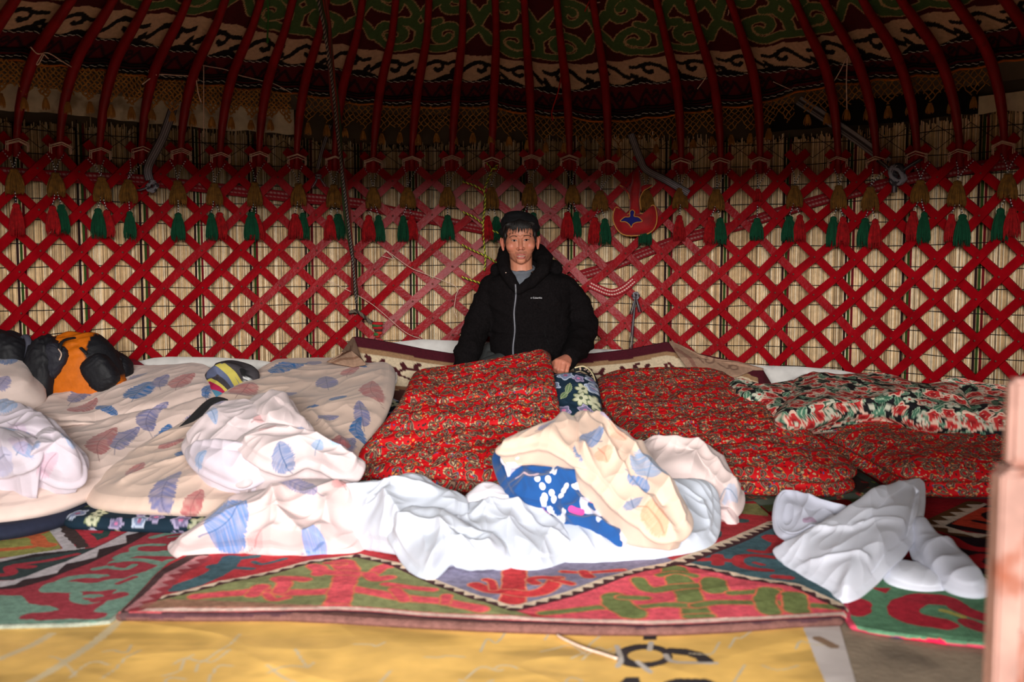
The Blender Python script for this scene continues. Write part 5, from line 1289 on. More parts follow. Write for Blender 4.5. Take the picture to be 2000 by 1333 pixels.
# rose-print quilt at the right
KR = [dict(t='rose', c=((196, 52, 52), (226, 190, 170), (150, 30, 36))), dict(t='leaf', c=((74, 122, 98), (170, 190, 164))), dict(t='star', n=5, c=((208, 206, 186), (74, 110, 90), (190, 60, 56))), dict(t='leaf', c=((54, 96, 76), (120, 150, 126)))]
p = Patch([(1560, 752, .31), (1600, 748, .315), (1660, 752, .30), (1720, 746, .31), (1800, 768, .275), (1880, 758, .285), (1940, 746, .30), (2060, 742, .30), (2200, 760, .29), (2230, 850, .20), (2060, 858, .20), (1960, 850, .205), (1880, 836, .225), (1800, 826, .24), (1720, 806, .26), (1645, 808, .26), (1580, 826, .24), (1535, 829, .24), (1528, 820, .25), (1545, 790, .27)],
          th=.07, puff=.03, n=1500, m=240, centre=(1820, 800, .29), wr=[(.020, 2.6, 80, 1.6, 94), (.008, 7, 60, 2, 95)], ridges=[([(1700, 800), (1800, 790), (1880, 800)], .02, .03), ([(1880, 770), (1900, 810), (1960, 830)], -.02, .02)], drop=.19)
p.base((26, 26, 30)); flowers(p, scatter(p, .05, .034, [1, 2, 3], 26), KR, 5); flowers(p, scatter(p, .085, .042, [0], 27), KR, 6); flowers(p, scatter(p, .075, .017, [2], 28), KR, 7)
p2 = Patch([(1425, 756, .31), (1440, 750, .32), (1480, 762, .30), (1520, 754, .31), (1560, 750, .315), (1580, 775, .28), (1550, 800, .255), (1535, 824, .235), (1515, 815, .245), (1490, 790, .275), (1455, 775, .295)], th=.035, puff=.015, n=560, m=110, wr=[(.015, 5, 50, 2, 96)], drop=.24)
p2.base((26, 26, 30)); flowers(p2, scatter(p2, .05, .034, [1, 2, 3], 29), KR, 8); flowers(p2, scatter(p2, .08, .038, [0], 30), KR, 9); p2.stroke([(1590, 770), (1560, 792), (1545, 812), (1528, 824)], .035, (10, 52, 44))
root_q = merge('rose_quilt', [p, p2], M_print)
tag(root_q, 'green and red rose-print quilt bunched over the mattress at the right', 'quilt')

# ------------------------------------------------------------------ crumpled sheets
SH = [(.030, 3.2, 55, 2.8, 101), (.019, 7, 35, 2.6, 102), (.009, 15, 50, 2.4, 103)]
def lobe(o, a=0, amp=1.0, col=(230, 230, 234), th=.035, puff=.025, seed=0, n=420, m=90, drop=.02, **k):
    wr = [(x * amp, f, an + a, st, sd + seed) for x, f, an, st, sd in SH]
    q = Patch(o, th=th, puff=puff, n=n, m=m, wr=wr, drop=drop, rimwr=.55, **k); return q.base(col)
WH_ = (186, 191, 202)
# crumpled feather sheet at the far left
L1 = lobe([(-120, 850, .27), (-60, 812, .31), (0, 798, .335), (50, 806, .325), (90, 826, .30), (132, 862, .26), (163, 898, .20), (164, 930, .16), (150, 950, .13), (112, 944, .13), (60, 946, .13), (0, 958, .12), (-120, 960, .12)], 20, 1.3, (206, 194, 204), seed=1, n=900, m=200, puff=.05, drop=.1)
L2 = lobe([(-100, 880, .25), (-20, 850, .30), (40, 850, .30), (75, 880, .27), (60, 915, .22), (0, 930, .19), (-100, 930, .19)], 60, 1.2, (206, 194, 204), seed=4, n=500, m=110, puff=.05, drop=.12)
L3 = lobe([(55, 900, .24), (90, 850, .29), (128, 870, .27), (155, 905, .21), (158, 940, .16), (120, 948, .155), (70, 925, .19)], -40, 1.1, (208, 196, 206), seed=6, n=500, m=110, puff=.045, drop=.12)
for q in (L1, L2, L3):
    for a, b_, w, c, cv in (((-30, 832), (42, 806), .14, (92, 150, 200), .1), ((46, 905), (70, 880), .06, (70, 130, 190), 0), ((118, 884), (144, 872), .08, (92, 150, 200), .1), ((-20, 915), (40, 905), .06, (170, 170, 204), 0), ((30, 860), (60, 900), .05, (196, 170, 196), .1), ((80, 935), (110, 905), .05, (206, 160, 180), .1)): feather(q, a, b_, w, c, cv, .6, seed=int(a[0]) % 9)
tag(merge('crumpled_sheet', [L1, L2, L3], M_sheet), 'crumpled pale feather-print sheet heaped at the far left', 'sheet')
# crumpled feather sheet on the second quilt
K1 = lobe([(366, 880, .22), (384, 845, .27), (412, 812, .31), (450, 796, .33), (492, 800, .325), (545, 838, .29), (590, 878, .24), (560, 912, .205), (500, 936, .17), (478, 948, .155), (440, 936, .165), (385, 905, .195)], 0, 1.0, (206, 190, 192), seed=11, n=800, m=170, puff=.05, drop=.1, centre=(470, 875, .26))
K2 = lobe([(482, 815, .32), (496, 784, .355), (530, 785, .355), (562, 790, .35), (580, 815, .32), (604, 838, .29), (598, 850, .275), (560, 846, .285), (520, 838, .30)], 40, .8, (214, 196, 196), seed=13, n=400, m=90, puff=.03, drop=.16)
K3 = lobe([(470, 868, .27), (520, 836, .31), (575, 846, .295), (640, 874, .255), (695, 902, .215), (704, 920, .19), (688, 940, .165), (655, 934, .175), (600, 912, .205), (555, 926, .19), (500, 905, .225)], -20, 1.0, (206, 188, 188), seed=15, n=600, m=120, puff=.035, drop=.1, ridges=[([(480, 868), (560, 850), (660, 895), (695, 912)], .015, .012)])
K4 = lobe([(372, 880, .23), (420, 868, .26), (500, 880, .25), (555, 900, .215), (545, 918, .195), (480, 950, .15), (430, 938, .165), (385, 912, .195)], 20, .5, (206, 194, 204), seed=17, n=500, m=100, puff=.04, drop=.1)
for q in (K1, K2, K3, K4):
    for a, b_, w, c, cv in (((400, 830), (432, 862), .04, (120, 160, 206), .1), ((412, 800), (450, 800), .04, (130, 130, 190), .1), ((588, 842), (602, 832), .06, (60, 120, 180), 0), ((575, 922), (545, 890), .07, BLUE, .15), ((388, 925), (414, 895), .05, (110, 160, 210), .1), ((640, 880), (672, 896), .04, (130, 180, 220), 0), ((500, 860), (540, 838), .04, (216, 150, 150), 0), ((615, 905), (625, 885), .04, (110, 160, 206), 0)): feather(q, a, b_, w, c, cv, .7, seed=int(a[0]) % 9)
tag(merge('crumpled_sheet', [K1, K2, K3, K4], M_sheet), 'crumpled pale feather-print sheet thrown on the second quilt', 'sheet')
# feather duvet cover in front
C1 = lobe([(338, 1068, .035), (352, 1062, .045), (400, 1026, .09), (452, 992, .13), (520, 964, .165), (590, 950, .185), (650, 948, .185), (690, 962, .17), (700, 1000, .12), (712, 1050, .05), (690, 1078, .03), (620, 1084, .025), (540, 1082, .025), (470, 1076, .03), (410, 1080, .025), (356, 1086, .02)], 10, 1.1, (206, 182, 180), seed=21, n=1000, m=210, puff=.05, drop=.02,
          ridges=[([(345, 1075), (430, 1040), (520, 1010), (560, 985)], .02, .02), ([(540, 985), (555, 1030), (590, 1060)], .025, .018), ([(640, 1000), (650, 1040), (600, 1075)], .02, .018), ([(480, 1068), (540, 1060), (640, 1075)], .02, .014)])
for a, b_, w, c, cv in (((395, 1068), (490, 1005), .13, (62, 118, 182), -.14), ((640, 1000), (525, 970), .06, LAV, -.15), ((590, 1090), (640, 1075), .09, (92, 140, 206), 0), ((680, 975), (662, 950), .06, (226, 150, 150), 0), ((480, 1082), (520, 1060), .04, (226, 160, 160), 0)): feather(C1, a, b_, w, c, cv, .85, seed=3)
tag(merge('duvet_cover', [C1], M_sheet), 'pink-white feather-print duvet cover spilling onto the felt rug', 'duvet cover')
# large white sheet
D1 = lobe([(648, 1000, .10), (662, 980, .13), (700, 968, .145), (760, 960, .16), (800, 944, .185), (818, 938, .195), (850, 958, .175), (905, 985, .145), (880, 1050, .08), (800, 1080, .04), (730, 1070, .035), (676, 1048, .05)], -10, 1.0, WH_, seed=31, n=700, m=150, puff=.045, ridges=[([(655, 1000), (740, 975), (850, 970)], .02, .015), ([(770, 1000), (800, 1040), (870, 1060)], .028, .02)])
D2 = lobe([(768, 1050, .08), (790, 1015, .12), (850, 1010, .13), (930, 1045, .10), (985, 1075, .06), (992, 1105, .03), (930, 1112, .03), (885, 1106, .03), (842, 1132, .02), (818, 1122, .025), (785, 1085, .045)], 30, 1.0, WH_, seed=33, n=600, m=120, puff=.035, ridges=[([(780, 1030), (860, 1050), (930, 1100)], .02, .014), ([(845, 1130), (880, 1085), (960, 1080)], .016, .012)])
D3 = lobe([(866, 1020, .10), (890, 1000, .12), (950, 990, .12), (1010, 1004, .11), (1072, 1022, .09), (1100, 1048, .06), (1120, 1078, .035), (1108, 1090, .03), (1045, 1114, .02), (985, 1102, .03), (925, 1078, .06), (882, 1045, .095)], 60, .9, WH_, seed=35, n=700, m=150, puff=.015, ridges=[([(880, 1030), (950, 1000), (1050, 1010)], .016, .016), ([(1000, 1000), (1060, 1050), (1110, 1075)], .016, .014)])
D4 = lobe([(900, 1000, .11), (930, 968, .145), (955, 958, .155), (975, 966, .145), (1000, 992, .115), (990, 1008, .10), (940, 1008, .10)], 0, .8, (214, 208, 214), seed=37, n=300, m=60, puff=.02)
tag(merge('white_sheet', [D1, D2, D3, D4], M_white), 'large bright white sheet crumpled on the felt rug in the centre', 'sheet')
# white sheet under the peach one
G1 = lobe([(1050, 1050, .05), (1100, 1010, .09), (1200, 970, .13), (1290, 950, .145), (1350, 946, .145), (1385, 958, .13), (1396, 990, .09), (1394, 1045, .035), (1368, 1076, .022), (1290, 1092, .02), (1200, 1099, .02), (1110, 1100, .02), (1060, 1085, .025)], 70, .8, (198, 204, 216), seed=41, n=800, m=160, puff=.035, ridges=[([(1290, 960), (1370, 990), (1390, 1040)], .012, .012), ([(1260, 1090), (1340, 1070), (1385, 1040)], .008, .01)])
tag(merge('white_sheet', [G1], M_white), 'smooth white sheet spread under the peach and blue sheets', 'sheet')
# pinkish sheet behind
H1 = lobe([(1238, 884, .20), (1262, 868, .23), (1320, 876, .215), (1375, 890, .19), (1412, 915, .155), (1436, 955, .10), (1444, 985, .065), (1430, 1006, .045), (1395, 985, .07), (1350, 960, .11), (1290, 935, .15), (1250, 915, .17)], 10, 1.0, (212, 192, 188), seed=43, n=600, m=130, puff=.05, drop=.03, ridges=[([(1270, 878), (1360, 905), (1430, 970)], .02, .02)])
H2 = lobe([(1385, 1008, .045), (1402, 998, .05), (1432, 1006, .04), (1438, 1030, .015), (1428, 1028, .02), (1412, 1016, .035)], 0, .4, (226, 200, 198), seed=45, n=200, m=40, puff=.01, th=.02)
feather(H1, (1405, 975), (1440, 985), .04, (150, 180, 214), 0, .6)
tag(merge('crumpled_sheet', [H1, H2], M_sheet), 'dusty pink sheet crumpled against the middle right paisley mattress', 'sheet')
# blue sheet with white birds and blossom
E1 = lobe([(972, 908, .22), (978, 888, .25), (1010, 876, .265), (1052, 872, .27), (1105, 900, .25), (1165, 950, .19), (1225, 1010, .12), (1236, 1050, .07), (1205, 1070, .05), (1160, 1064, .05), (1118, 1040, .075), (1085, 1000, .12), (1015, 990, .13), (990, 955, .17)], -40, 1.1, (26, 74, 134), seed=47, n=1100, m=230, puff=.03, drop=.04, ridges=[([(1000, 900), (1030, 940), (1040, 980)], .018, .014), ([(1060, 890), (1110, 960), (1180, 1040)], .02, .016), ([(1110, 1025), (1160, 1030), (1210, 1050)], .02, .014)])
for q, w, c in (([(1015, 952), (1032, 950), (1040, 957), (1054, 944), (1052, 952)], .012, (236, 206, 222)), ([(1170, 985), (1150, 992), (1146, 1008), (1165, 1016), (1175, 1002)], .022, (196, 200, 226)), ([(1180, 1000), (1200, 1010), (1210, 1030)], .02, (186, 190, 220)), ([(1176, 1036), (1196, 1030), (1212, 1020)], .016, (196, 200, 226)), ([(1120, 1010), (1140, 1014)], .018, (226, 70, 140)), ([(1200, 1026), (1208, 1024)], .016, (226, 70, 140)), ([(1158, 994), (1176, 992)], .01, (216, 90, 150)), ([(1060, 1000), (1068, 1006)], .012, (226, 90, 160))): E1.stroke(q, w, c)
for u, v in [(1058, 963), (1066, 972), (1068, 984), (1074, 996), (1078, 962), (1082, 978), (1085, 986), (1088, 940), (1086, 948), (1092, 952), (1090, 934), (1100, 984), (1106, 976), (1112, 972), (1128, 972), (1134, 968), (1140, 972), (1080, 1008), (1086, 1012), (1094, 1016), (1100, 1010), (1104, 1014), (1100, 1022), (1090, 1020), (1076, 1000), (1064, 988)]:
    x, y = E1.inv(u, v); E1.paint(np.hypot(E1.x - x, (E1.y - y)) < .0085, (232, 232, 240))
tag(merge('blue_sheet', [E1], M_sheet), 'blue sheet with white blossom and a bird print spilling from the peach sheet', 'sheet')
E2 = lobe([(1178, 1060, .06), (1186, 1030, .09), (1205, 1022, .10), (1226, 1040, .07), (1222, 1070, .035), (1205, 1090, .02), (1190, 1085, .025)], 20, .9, (206, 184, 182), seed=49, n=260, m=50, puff=.02)
E3 = lobe([(984, 900, .26), (1000, 884, .28), (1022, 874, .29), (1036, 880, .28), (1020, 896, .26), (1000, 910, .245)], 20, .8, (214, 206, 220), seed=50, n=200, m=40, puff=.01, drop=.2)
o = merge('sheet_lining', [E2, E3], M_sheet); tag(o, 'pale pink gathered ends of cloth poking out of the blue sheet', 'cloth')
# peach feather sheet, tallest in the heap
F1 = lobe([(976, 888, .285), (992, 874, .30), (1030, 856, .32), (1075, 846, .33), (1100, 830, .35), (1125, 832, .35), (1140, 860, .32), (1165, 905, .27), (1140, 912, .265), (1095, 888, .295), (1040, 876, .305), (1000, 886, .29)], 20, .8, (206, 178, 160), seed=51, n=700, m=140, puff=.03, th=.03, drop=.25)
F2 = lobe([(1118, 848, .335), (1126, 826, .355), (1136, 814, .37), (1156, 820, .36), (1188, 838, .335), (1222, 858, .31), (1262, 892, .27), (1290, 935, .22), (1325, 985, .165), (1342, 1018, .13), (1336, 1044, .105), (1312, 1056, .095), (1276, 1050, .10), (1225, 1015, .14), (1165, 960, .20), (1125, 905, .27)], 35, .9, (208, 180, 162), seed=53, n=1100, m=220, puff=.03, th=.035, drop=.06,
          ridges=[([(1138, 822), (1180, 900), (1260, 1000), (1320, 1050)], .02, .014), ([(1160, 825), (1220, 890), (1300, 980), (1335, 1030)], .022, .014), ([(1120, 880), (1170, 950), (1270, 1045)], .024, .014), ([(1185, 870), (1225, 950), (1290, 1000)], -.016, .012)])
for q in (F1, F2):
    for a, b_, w, c, cv in (((1168, 895), (1128, 872), .085, (62, 112, 164), 0), ((1255, 965), (1268, 905), .12, (112, 142, 178), 0), ((1212, 945), (1262, 975), .05, (58, 116, 172), 0), ((1228, 985), (1236, 1002), .05, (90, 120, 160), 0), ((1045, 862), (1085, 852), .03, LAV, 0), ((1215, 855), (1165, 832), .05, (160, 150, 190), 0), ((1160, 900), (1180, 925), .05, (214, 150, 124), 0), ((1240, 1000), (1300, 1045), .06, (214, 148, 116), .1), ((1180, 850), (1215, 890), .03, (216, 160, 136), 0)): feather(q, a, b_, w, c, cv, .85, seed=int(a[0]) % 9)
tag(merge('peach_sheet', [F1, F2], M_sheet), 'peach feather-print sheet standing tallest in the heap in front of the man', 'sheet')
# white cover at the right
I1 = lobe([(1788, 945, .155), (1798, 952, .145), (1796, 1000, .12), (1780, 1045, .09), (1752, 1090, .06), (1706, 1135, .035), (1652, 1176, .02), (1626, 1160, .022), (1570, 1122, .028), (1522, 1088, .035), (1530, 1074, .045), (1600, 1040, .09), (1680, 992, .135), (1735, 960, .155)], 5, .6, (214, 216, 228), seed=61, n=900, m=190, puff=.045, th=.03, ridges=[([(1790, 955), (1770, 1050), (1700, 1130)], -.012, .006), ([(1600, 1050), (1660, 1062), (1760, 1040)], .012, .012), ([(1530, 1085), (1600, 1110), (1690, 1120)], .012, .012)], centre=(1680, 1070, .10))
I2 = lobe([(1517, 1005, .085), (1525, 975, .115), (1545, 970, .12), (1600, 985, .12), (1650, 996, .115), (1640, 1024, .09), (1590, 1044, .065), (1560, 1055, .05), (1535, 1052, .045), (1520, 1035, .055)], 30, 1.0, (202, 204, 220), seed=63, n=400, m=80, puff=-.02, th=.03, drop=.015)
I3 = lobe([(1775, 1040, .07), (1800, 1036, .075), (1840, 1070, .06), (1885, 1108, .045), (1918, 1140, .03), (1926, 1158, .024), (1900, 1168, .02), (1850, 1152, .025), (1800, 1110, .035)], -35, .6, (206, 208, 222), seed=65, n=400, m=90, puff=.035, th=.03)
I4 = lobe([(1730, 1120, .03), (1770, 1105, .035), (1840, 1146, .02), (1832, 1158, .018), (1790, 1156, .018), (1740, 1142, .02)], 0, .4, (216, 218, 230), seed=67, n=240, m=50, puff=.012, th=.02)
I5 = lobe([(1588, 1066, .075), (1600, 1040, .095), (1624, 1014, .115), (1648, 1024, .108), (1664, 1048, .09), (1652, 1068, .08), (1620, 1080, .07)], 40, .3, (214, 216, 228), seed=69, n=300, m=60, puff=.004, th=.02, drop=.05)
I2.poly(ringpx(1582, 1022, 14, 6), (176, 150, 176))
tag(merge('white_cover', [I1, I2, I3, I4, I5], M_white), 'white cotton cover thrown alone on the rugs at the right', 'sheet')

# ------------------------------------------------------------------ bags at the left
def lump(name, o, col, m, th=.16, puff=.06, wr=((.010, 7, 60, 2, 121),), n=260, m_=60, drop=.03, centre=None, parent=None, painter=None):
    q = Patch(o, th=th, puff=puff, n=n, m=m_, wr=list(wr), drop=drop, centre=centre); q.base(col)
    if painter: painter(q)
    ob = q.build(name, m)
    if parent: own(parent, ob)
    return ob
M_nyl = mat('nylon', None, rough=.62, spec=.22, vary=.12, bump=.7, bscale=34)
OR = (186, 94, 10); BKN = (24, 24, 28)
def blob(name, u, v, y, rx, rz, ry, col, m, parent, seed=1, tilt=0, sq=2.4, wr=.008, painter=None):
    """stuffed bag body: superellipsoid with cloth wrinkles"""
    c = on_y(u, v, y); n, k = 90, 60; V = []; A = np.linspace(-PI / 2, PI / 2, k); B = np.linspace(0, 2 * PI, n, endpoint=False)
    ca = np.sign(np.cos(A)) * np.abs(np.cos(A)) ** (2 / sq); sa = np.sign(np.sin(A)) * np.abs(np.sin(A)) ** (2 / sq)
    cb = np.sign(np.cos(B)) * np.abs(np.cos(B)) ** (2 / sq); sb = np.sign(np.sin(B)) * np.abs(np.sin(B)) ** (2 / sq)
    X = ca[:, None] * cb[None]; Y = ca[:, None] * sb[None]; Z = np.tile(sa[:, None], (1, n))
    w = 1 + wr * 8 * (np.abs(nz(seed, X * 3 + Z * 2, Z * 7 + Y * 2)) - .2)
    X, Y, Z = X * rx * w, Y * ry * w, Z * rz * w
    t = math.radians(tilt); X2 = X * math.cos(t) - Z * math.sin(t); Z2 = X * math.sin(t) + Z * math.cos(t)
    Vv = np.stack([X2 + c.x, Y + c.y, np.maximum(Z2 + c.z, .06)], 2).reshape(-1, 3)
    C = np.tile(lin(col), (len(Vv), 1))
    if painter: painter(Vv, C)
    ob = mesh_np(name, Vv, grid_q(n, k, True), m, None, C); own(parent, ob); return ob
def tubes(name, paths, r, m, parent, k=6, flat=None):
    b = MB()
    for P in paths: b.tube([tuple(x) for x in cat_rom(np.array([tuple(on_y(*q)) for q in P]), 14 * len(P), closed=False)], r, k, flat=flat)
    o = b.build(name, m); own(parent, o); return o
Mb_ = mat('black_webbing', (22, 22, 26), rough=.7)
Mg_ = mat('grey_padding', (62, 62, 74), rough=.7)
root = thing('backpack', 'orange and black backpack lying against the lattice at the left', 'backpack', tuple(on_z(140, 860, .1)))
def paint_pack(Vv, C):
    z = Vv[:, 2]; x = Vv[:, 0]; cx = x.mean(); m = (x - cx > .085) & (z < .56) & (z > .38); C[m] = lin(BKN)
    C[(x - cx < -.13)] = lin(BKN); C[np.abs(x - cx + .075 - (z - .5) * .25) < .007] = lin((30, 26, 26))
blob('body', 148, 748, 4.10, .200, .205, .12, OR, M_nyl, root, 5, 14, sq=2.5, wr=.014, painter=paint_pack)
blob('side_pocket', 84, 752, 4.03, .070, .200, .10, BKN, M_nyl, root, 6, -8, sq=3, wr=.014)
blob('mesh_pocket', 100, 706, 3.985, .055, .075, .035, (34, 34, 42), M_nyl, root, 7, -32, sq=3, wr=.016)
blob('lid_pocket', 196, 728, 4.02, .060, .075, .05, BKN, M_nyl, root, 8, 34, sq=3.2, wr=.012)
tubes('strap', [[(116, 684, 3.94), (120, 670, 3.96), (130, 663, 3.99), (146, 660, 4.03)]], .008, Mb_, root, flat=.5)
tubes('buckle_strap', [[(158, 680, 3.945), (166, 688, 3.935), (170, 692, 3.935)]], .009, Mb_, root, flat=.6)
tubes('piping', [[(114, 682, 3.935), (120, 692, 3.925), (116, 704, 3.92)]], .0025, M_cord, root)
root = thing('black_bag', 'black backpack with a grey shoulder strap cut by the left edge', 'bag', tuple(on_z(-20, 860, .1)))
blob('body', -4, 718, 4.00, .12, .150, .10, BKN, M_nyl, root, 9, -10, sq=3, wr=.014)
tubes('shoulder_strap', [[(40, 668, 4.02), (50, 656, 4.0), (57, 672, 3.98), (54, 700, 3.97), (44, 728, 3.97)]], .014, Mg_, root, flat=.45)
root = thing('daypack', 'small black daypack lying right of the orange backpack', 'bag', tuple(on_z(215, 860, .1)))
blob('body', 212, 724, 4.20, .095, .088, .07, BKN, M_nyl, root, 10, -22, sq=2.8, wr=.014)
tubes('handle', [[(190, 694, 4.15), (204, 706, 4.12), (204, 722, 4.11)]], .006, Mg_, root)
tubes('zip', [[(196, 690, 4.14), (220, 700, 4.13), (240, 722, 4.14)]], .003, Mg_, root)
tubes('logo', [[(191, 694, 4.115), (195, 692, 4.115)]], .004, M_cord, root)
tubes('buckle', [[(236, 700, 4.14), (234, 704, 4.14)]], .009, Mb_, root)
# ================================================================== the kneeling man
from mathutils.bvhtree import BVHTree
PY = 4.50
def capsule(bm, a, b, ra, rb, k=14, n=6):
    a = Vector(a); b = Vector(b); d = b - a
    if d.length < 1e-6: d = Vector((0, 0, 1e-5))
    ax = d.normalized(); u = ax.cross(Vector((0, 1, 0)) if abs(ax.y) < .9 else Vector((1, 0, 0))).normalized(); v = ax.cross(u)
    rings = []
    for i in range(n + 1): t = -PI / 2 + PI / 2 * i / n; rings.append((a + ax * (ra * math.sin(t)), max(ra * math.cos(t), 1e-4)))
    for i in range(n + 1): t = PI / 2 * i / n; rings.append((b + ax * (rb * math.sin(t)), max(rb * math.cos(t), 1e-4)))
    R_ = [[bm.verts.new(c + u * (r * math.cos(2 * PI * j / k)) + v * (r * math.sin(2 * PI * j / k))) for j in range(k)] for c, r in rings]
    for p, q in zip(R_[:-1], R_[1:]):
        for j in range(k): bm.faces.new((p[j], p[(j + 1) % k], q[(j + 1) % k], q[j]))
    bm.faces.new(R_[0][::-1]); bm.faces.new(R_[-1])
def chain(bm, pts, rs, k=16):
    for i in range(len(pts) - 1): capsule(bm, pts[i], pts[i + 1], rs[i], rs[i + 1], k)
def ellip(bm, c, r, rot=None, k=20, n=14):
    c = Vector(c); M = rot or Matrix.Identity(3); R_ = []
    for i in range(n + 1):
        t = -PI / 2 + PI * i / n; ct, st = max(math.cos(t), 1e-3), math.sin(t)
        R_.append([bm.verts.new(c + M @ Vector((r[0] * ct * math.cos(2 * PI * j / k), r[1] * ct * math.sin(2 * PI * j / k), r[2] * st))) for j in range(k)])
    for p, q in zip(R_[:-1], R_[1:]):
        for j in range(k): bm.faces.new((p[j], p[(j + 1) % k], q[(j + 1) % k], q[j]))
    bm.faces.new(R_[0][::-1]); bm.faces.new(R_[-1])
def loft(bm, rings, k=40, sq=2.3):
    R_ = []
    for (cx, cy, cz, rx, ry) in rings:
        row = []
        for j in range(k):
            t = 2 * PI * j / k; c, s = math.cos(t), math.sin(t)
            row.append(bm.verts.new((cx + rx * math.copysign(abs(c) ** (2 / sq), c), cy + ry * math.copysign(abs(s) ** (2 / sq), s), cz)))
        R_.append(row)
    for p, q in zip(R_[:-1], R_[1:]):
        for j in range(k): bm.faces.new((p[j], p[(j + 1) % k], q[(j + 1) % k], q[j]))
    bm.faces.new(R_[0][::-1]); bm.faces.new(R_[-1])
def fuse(bm, name, voxel, smooth=6, factor=.5):
    bmesh.ops.recalc_face_normals(bm, faces=bm.faces[:])
    me = bpy.data.meshes.new('tmp'); bm.to_mesh(me); bm.free(); o = bpy.data.objects.new('tmp', me); COL.objects.link(o)
    r = o.modifiers.new('r', 'REMESH'); r.mode = 'VOXEL'; r.voxel_size = voxel
    s = o.modifiers.new('s', 'SMOOTH'); s.iterations = smooth; s.factor = factor
    dg = bpy.context.evaluated_depsgraph_get(); dg.update()
    out = bpy.data.meshes.new_from_object(o.evaluated_get(dg)); out.name = name
    bpy.data.objects.remove(o); bpy.data.meshes.remove(me)
    n = len(out.vertices); V = np.zeros(n * 3, np.float32); out.vertices.foreach_get('co', V)
    out.polygons.foreach_set('use_smooth', np.ones(len(out.polygons), bool))
    return out, V.reshape(-1, 3)
def setcol(me, C):
    a = me.color_attributes.new('Col', 'FLOAT_COLOR', 'POINT'); c = np.ones((len(me.vertices), 4), np.float32); c[:, :3] = np.clip(C, 0, 1); a.data.foreach_set('color', c.ravel())

man = thing('person', 'smiling man in black fleece jacket and black cap kneeling behind the lifted paisley mattress', 'person', (.02, 4.6, .08))
HC = on_y(1016, 471, PY)                   # between the eyes, at the middle of the head
def hp(x, y, z): return HC + Matrix.Rotation(math.radians(-2.5), 3, 'Y') @ Vector((x, y, z))
M_skin = bpy.data.materials.new('skin'); M_skin.use_nodes = True
_b = M_skin.node_tree.nodes['Principled BSDF']; _b.inputs['Roughness'].default_value = .5; _b.inputs['Specular IOR Level'].default_value = .35
_b.inputs['Subsurface Weight'].default_value = .12; _b.inputs['Subsurface Radius'].default_value = (.02, .008, .004); _b.inputs['Subsurface Scale'].default_value = .4
_a = M_skin.node_tree.nodes.new('ShaderNodeAttribute'); _a.attribute_name = 'Col'; M_skin.node_tree.links.new(_a.outputs['Color'], _b.inputs['Base Color'])

bm = bmesh.new()
E_ = lambda c, r, **k: ellip(bm, hp(*c), r, **k)
E_((0, .015, .042), (.072, .092, .080)); E_((0, -.030, -.012), (.067, .060, .070)); E_((0, -.026, -.056), (.0485, .052, .046)); E_((0, -.034, -.034), (.058, .050, .046)); E_((0, -.060, -.088), (.022, .020, .016)); E_((0, -.045, .035), (.060, .046, .040))
E_((0, -.052, -.060), (.036, .036, .030))
for s in (-1, 1):
    E_((s * .041, -.053, -.024), (.024, .028, .024)); E_((s * .038, -.014, -.056), (.014, .030, .024))
    capsule(bm, hp(s * .040, -.073, .021), hp(s * .010, -.088, .017), .008, .0075)
    E_((s * .0125, -.092, -.037), (.0068, .009, .006)); 
    capsule(bm, hp(s * .020, -.0845, .0075), hp(s * .038, -.078, .0065), .0048, .0042); capsule(bm, hp(s * .017, -.085, -.0095), hp(s * .037, -.078, -.0085), .0045, .004)
    E_((s * .078, .006, -.010), (.007, .017, .028), rot=Matrix.Rotation(s * .42, 3, 'Z')); E_((s * .086, .012, .002), (.0045, .013, .020), rot=Matrix.Rotation(s * .5, 3, 'Z')); E_((s * .078, -.002, -.034), (.006, .008, .009))
chain(bm, [hp(0, -.085, .012), hp(0, -.095, -.010), hp(0, -.106, -.030)], [.0075, .0085, .0105]); E_((0, -.108, -.034), (.0105, .0095, .009))
chain(bm, [hp(-.020, -.080, -.063), hp(-.010, -.0895, -.0615), hp(0, -.0905, -.0625), hp(.010, -.0895, -.0615), hp(.020, -.080, -.062)], [.0035, .0045, .0042, .0045, .0035])
chain(bm, [hp(-.018, -.079, -.070), hp(-.009, -.086, -.0765), hp(.009, -.086, -.0765), hp(.018, -.079, -.069)], [.0035, .0052, .0052, .0035])
NB = hp(0, .03, -.15)
chain(bm, [hp(0, .020, -.060), hp(0, .022, -.11), NB], [.052, .050, .056])
# torso, arms and legs below the clothes
def P(u, v, y): return on_y(u, v, y)
loft(bm, [(P(1030, 708, 4.6).x, 4.6, P(0, 720, 4.6).z, .10, .08), (P(1033, 690, 4.6).x, 4.6, P(0, 690, 4.6).z, .13, .10), (P(1034, 640, 4.6).x, 4.6, P(0, 640, 4.6).z, .13, .095), (P(1032, 580, 4.59).x, 4.59, P(0, 580, 4.59).z, .15, .10), (P(1028, 552, 4.58).x, 4.58, P(0, 552, 4.58).z, .13, .08), (P(1022, 540, 4.56).x, 4.56, P(0, 538, 4.56).z, .07, .06)])
AL = [(966, 566, 4.58), (948, 606, 4.58), (934, 640, 4.55), (914, 688, 4.45), (904, 716, 4.40)]
AR = [(1096, 566, 4.58), (1124, 598, 4.60), (1141, 634, 4.60), (1136, 664, 4.52), (1122, 690, 4.40), (1112, 702, 4.34)]
chain(bm, [P(*q) for q in AL], [.045, .043, .040, .034, .027]); chain(bm, [P(*q) for q in AR], [.045, .043, .040, .036, .030, .026])
hipz = P(0, 706, 4.6).z
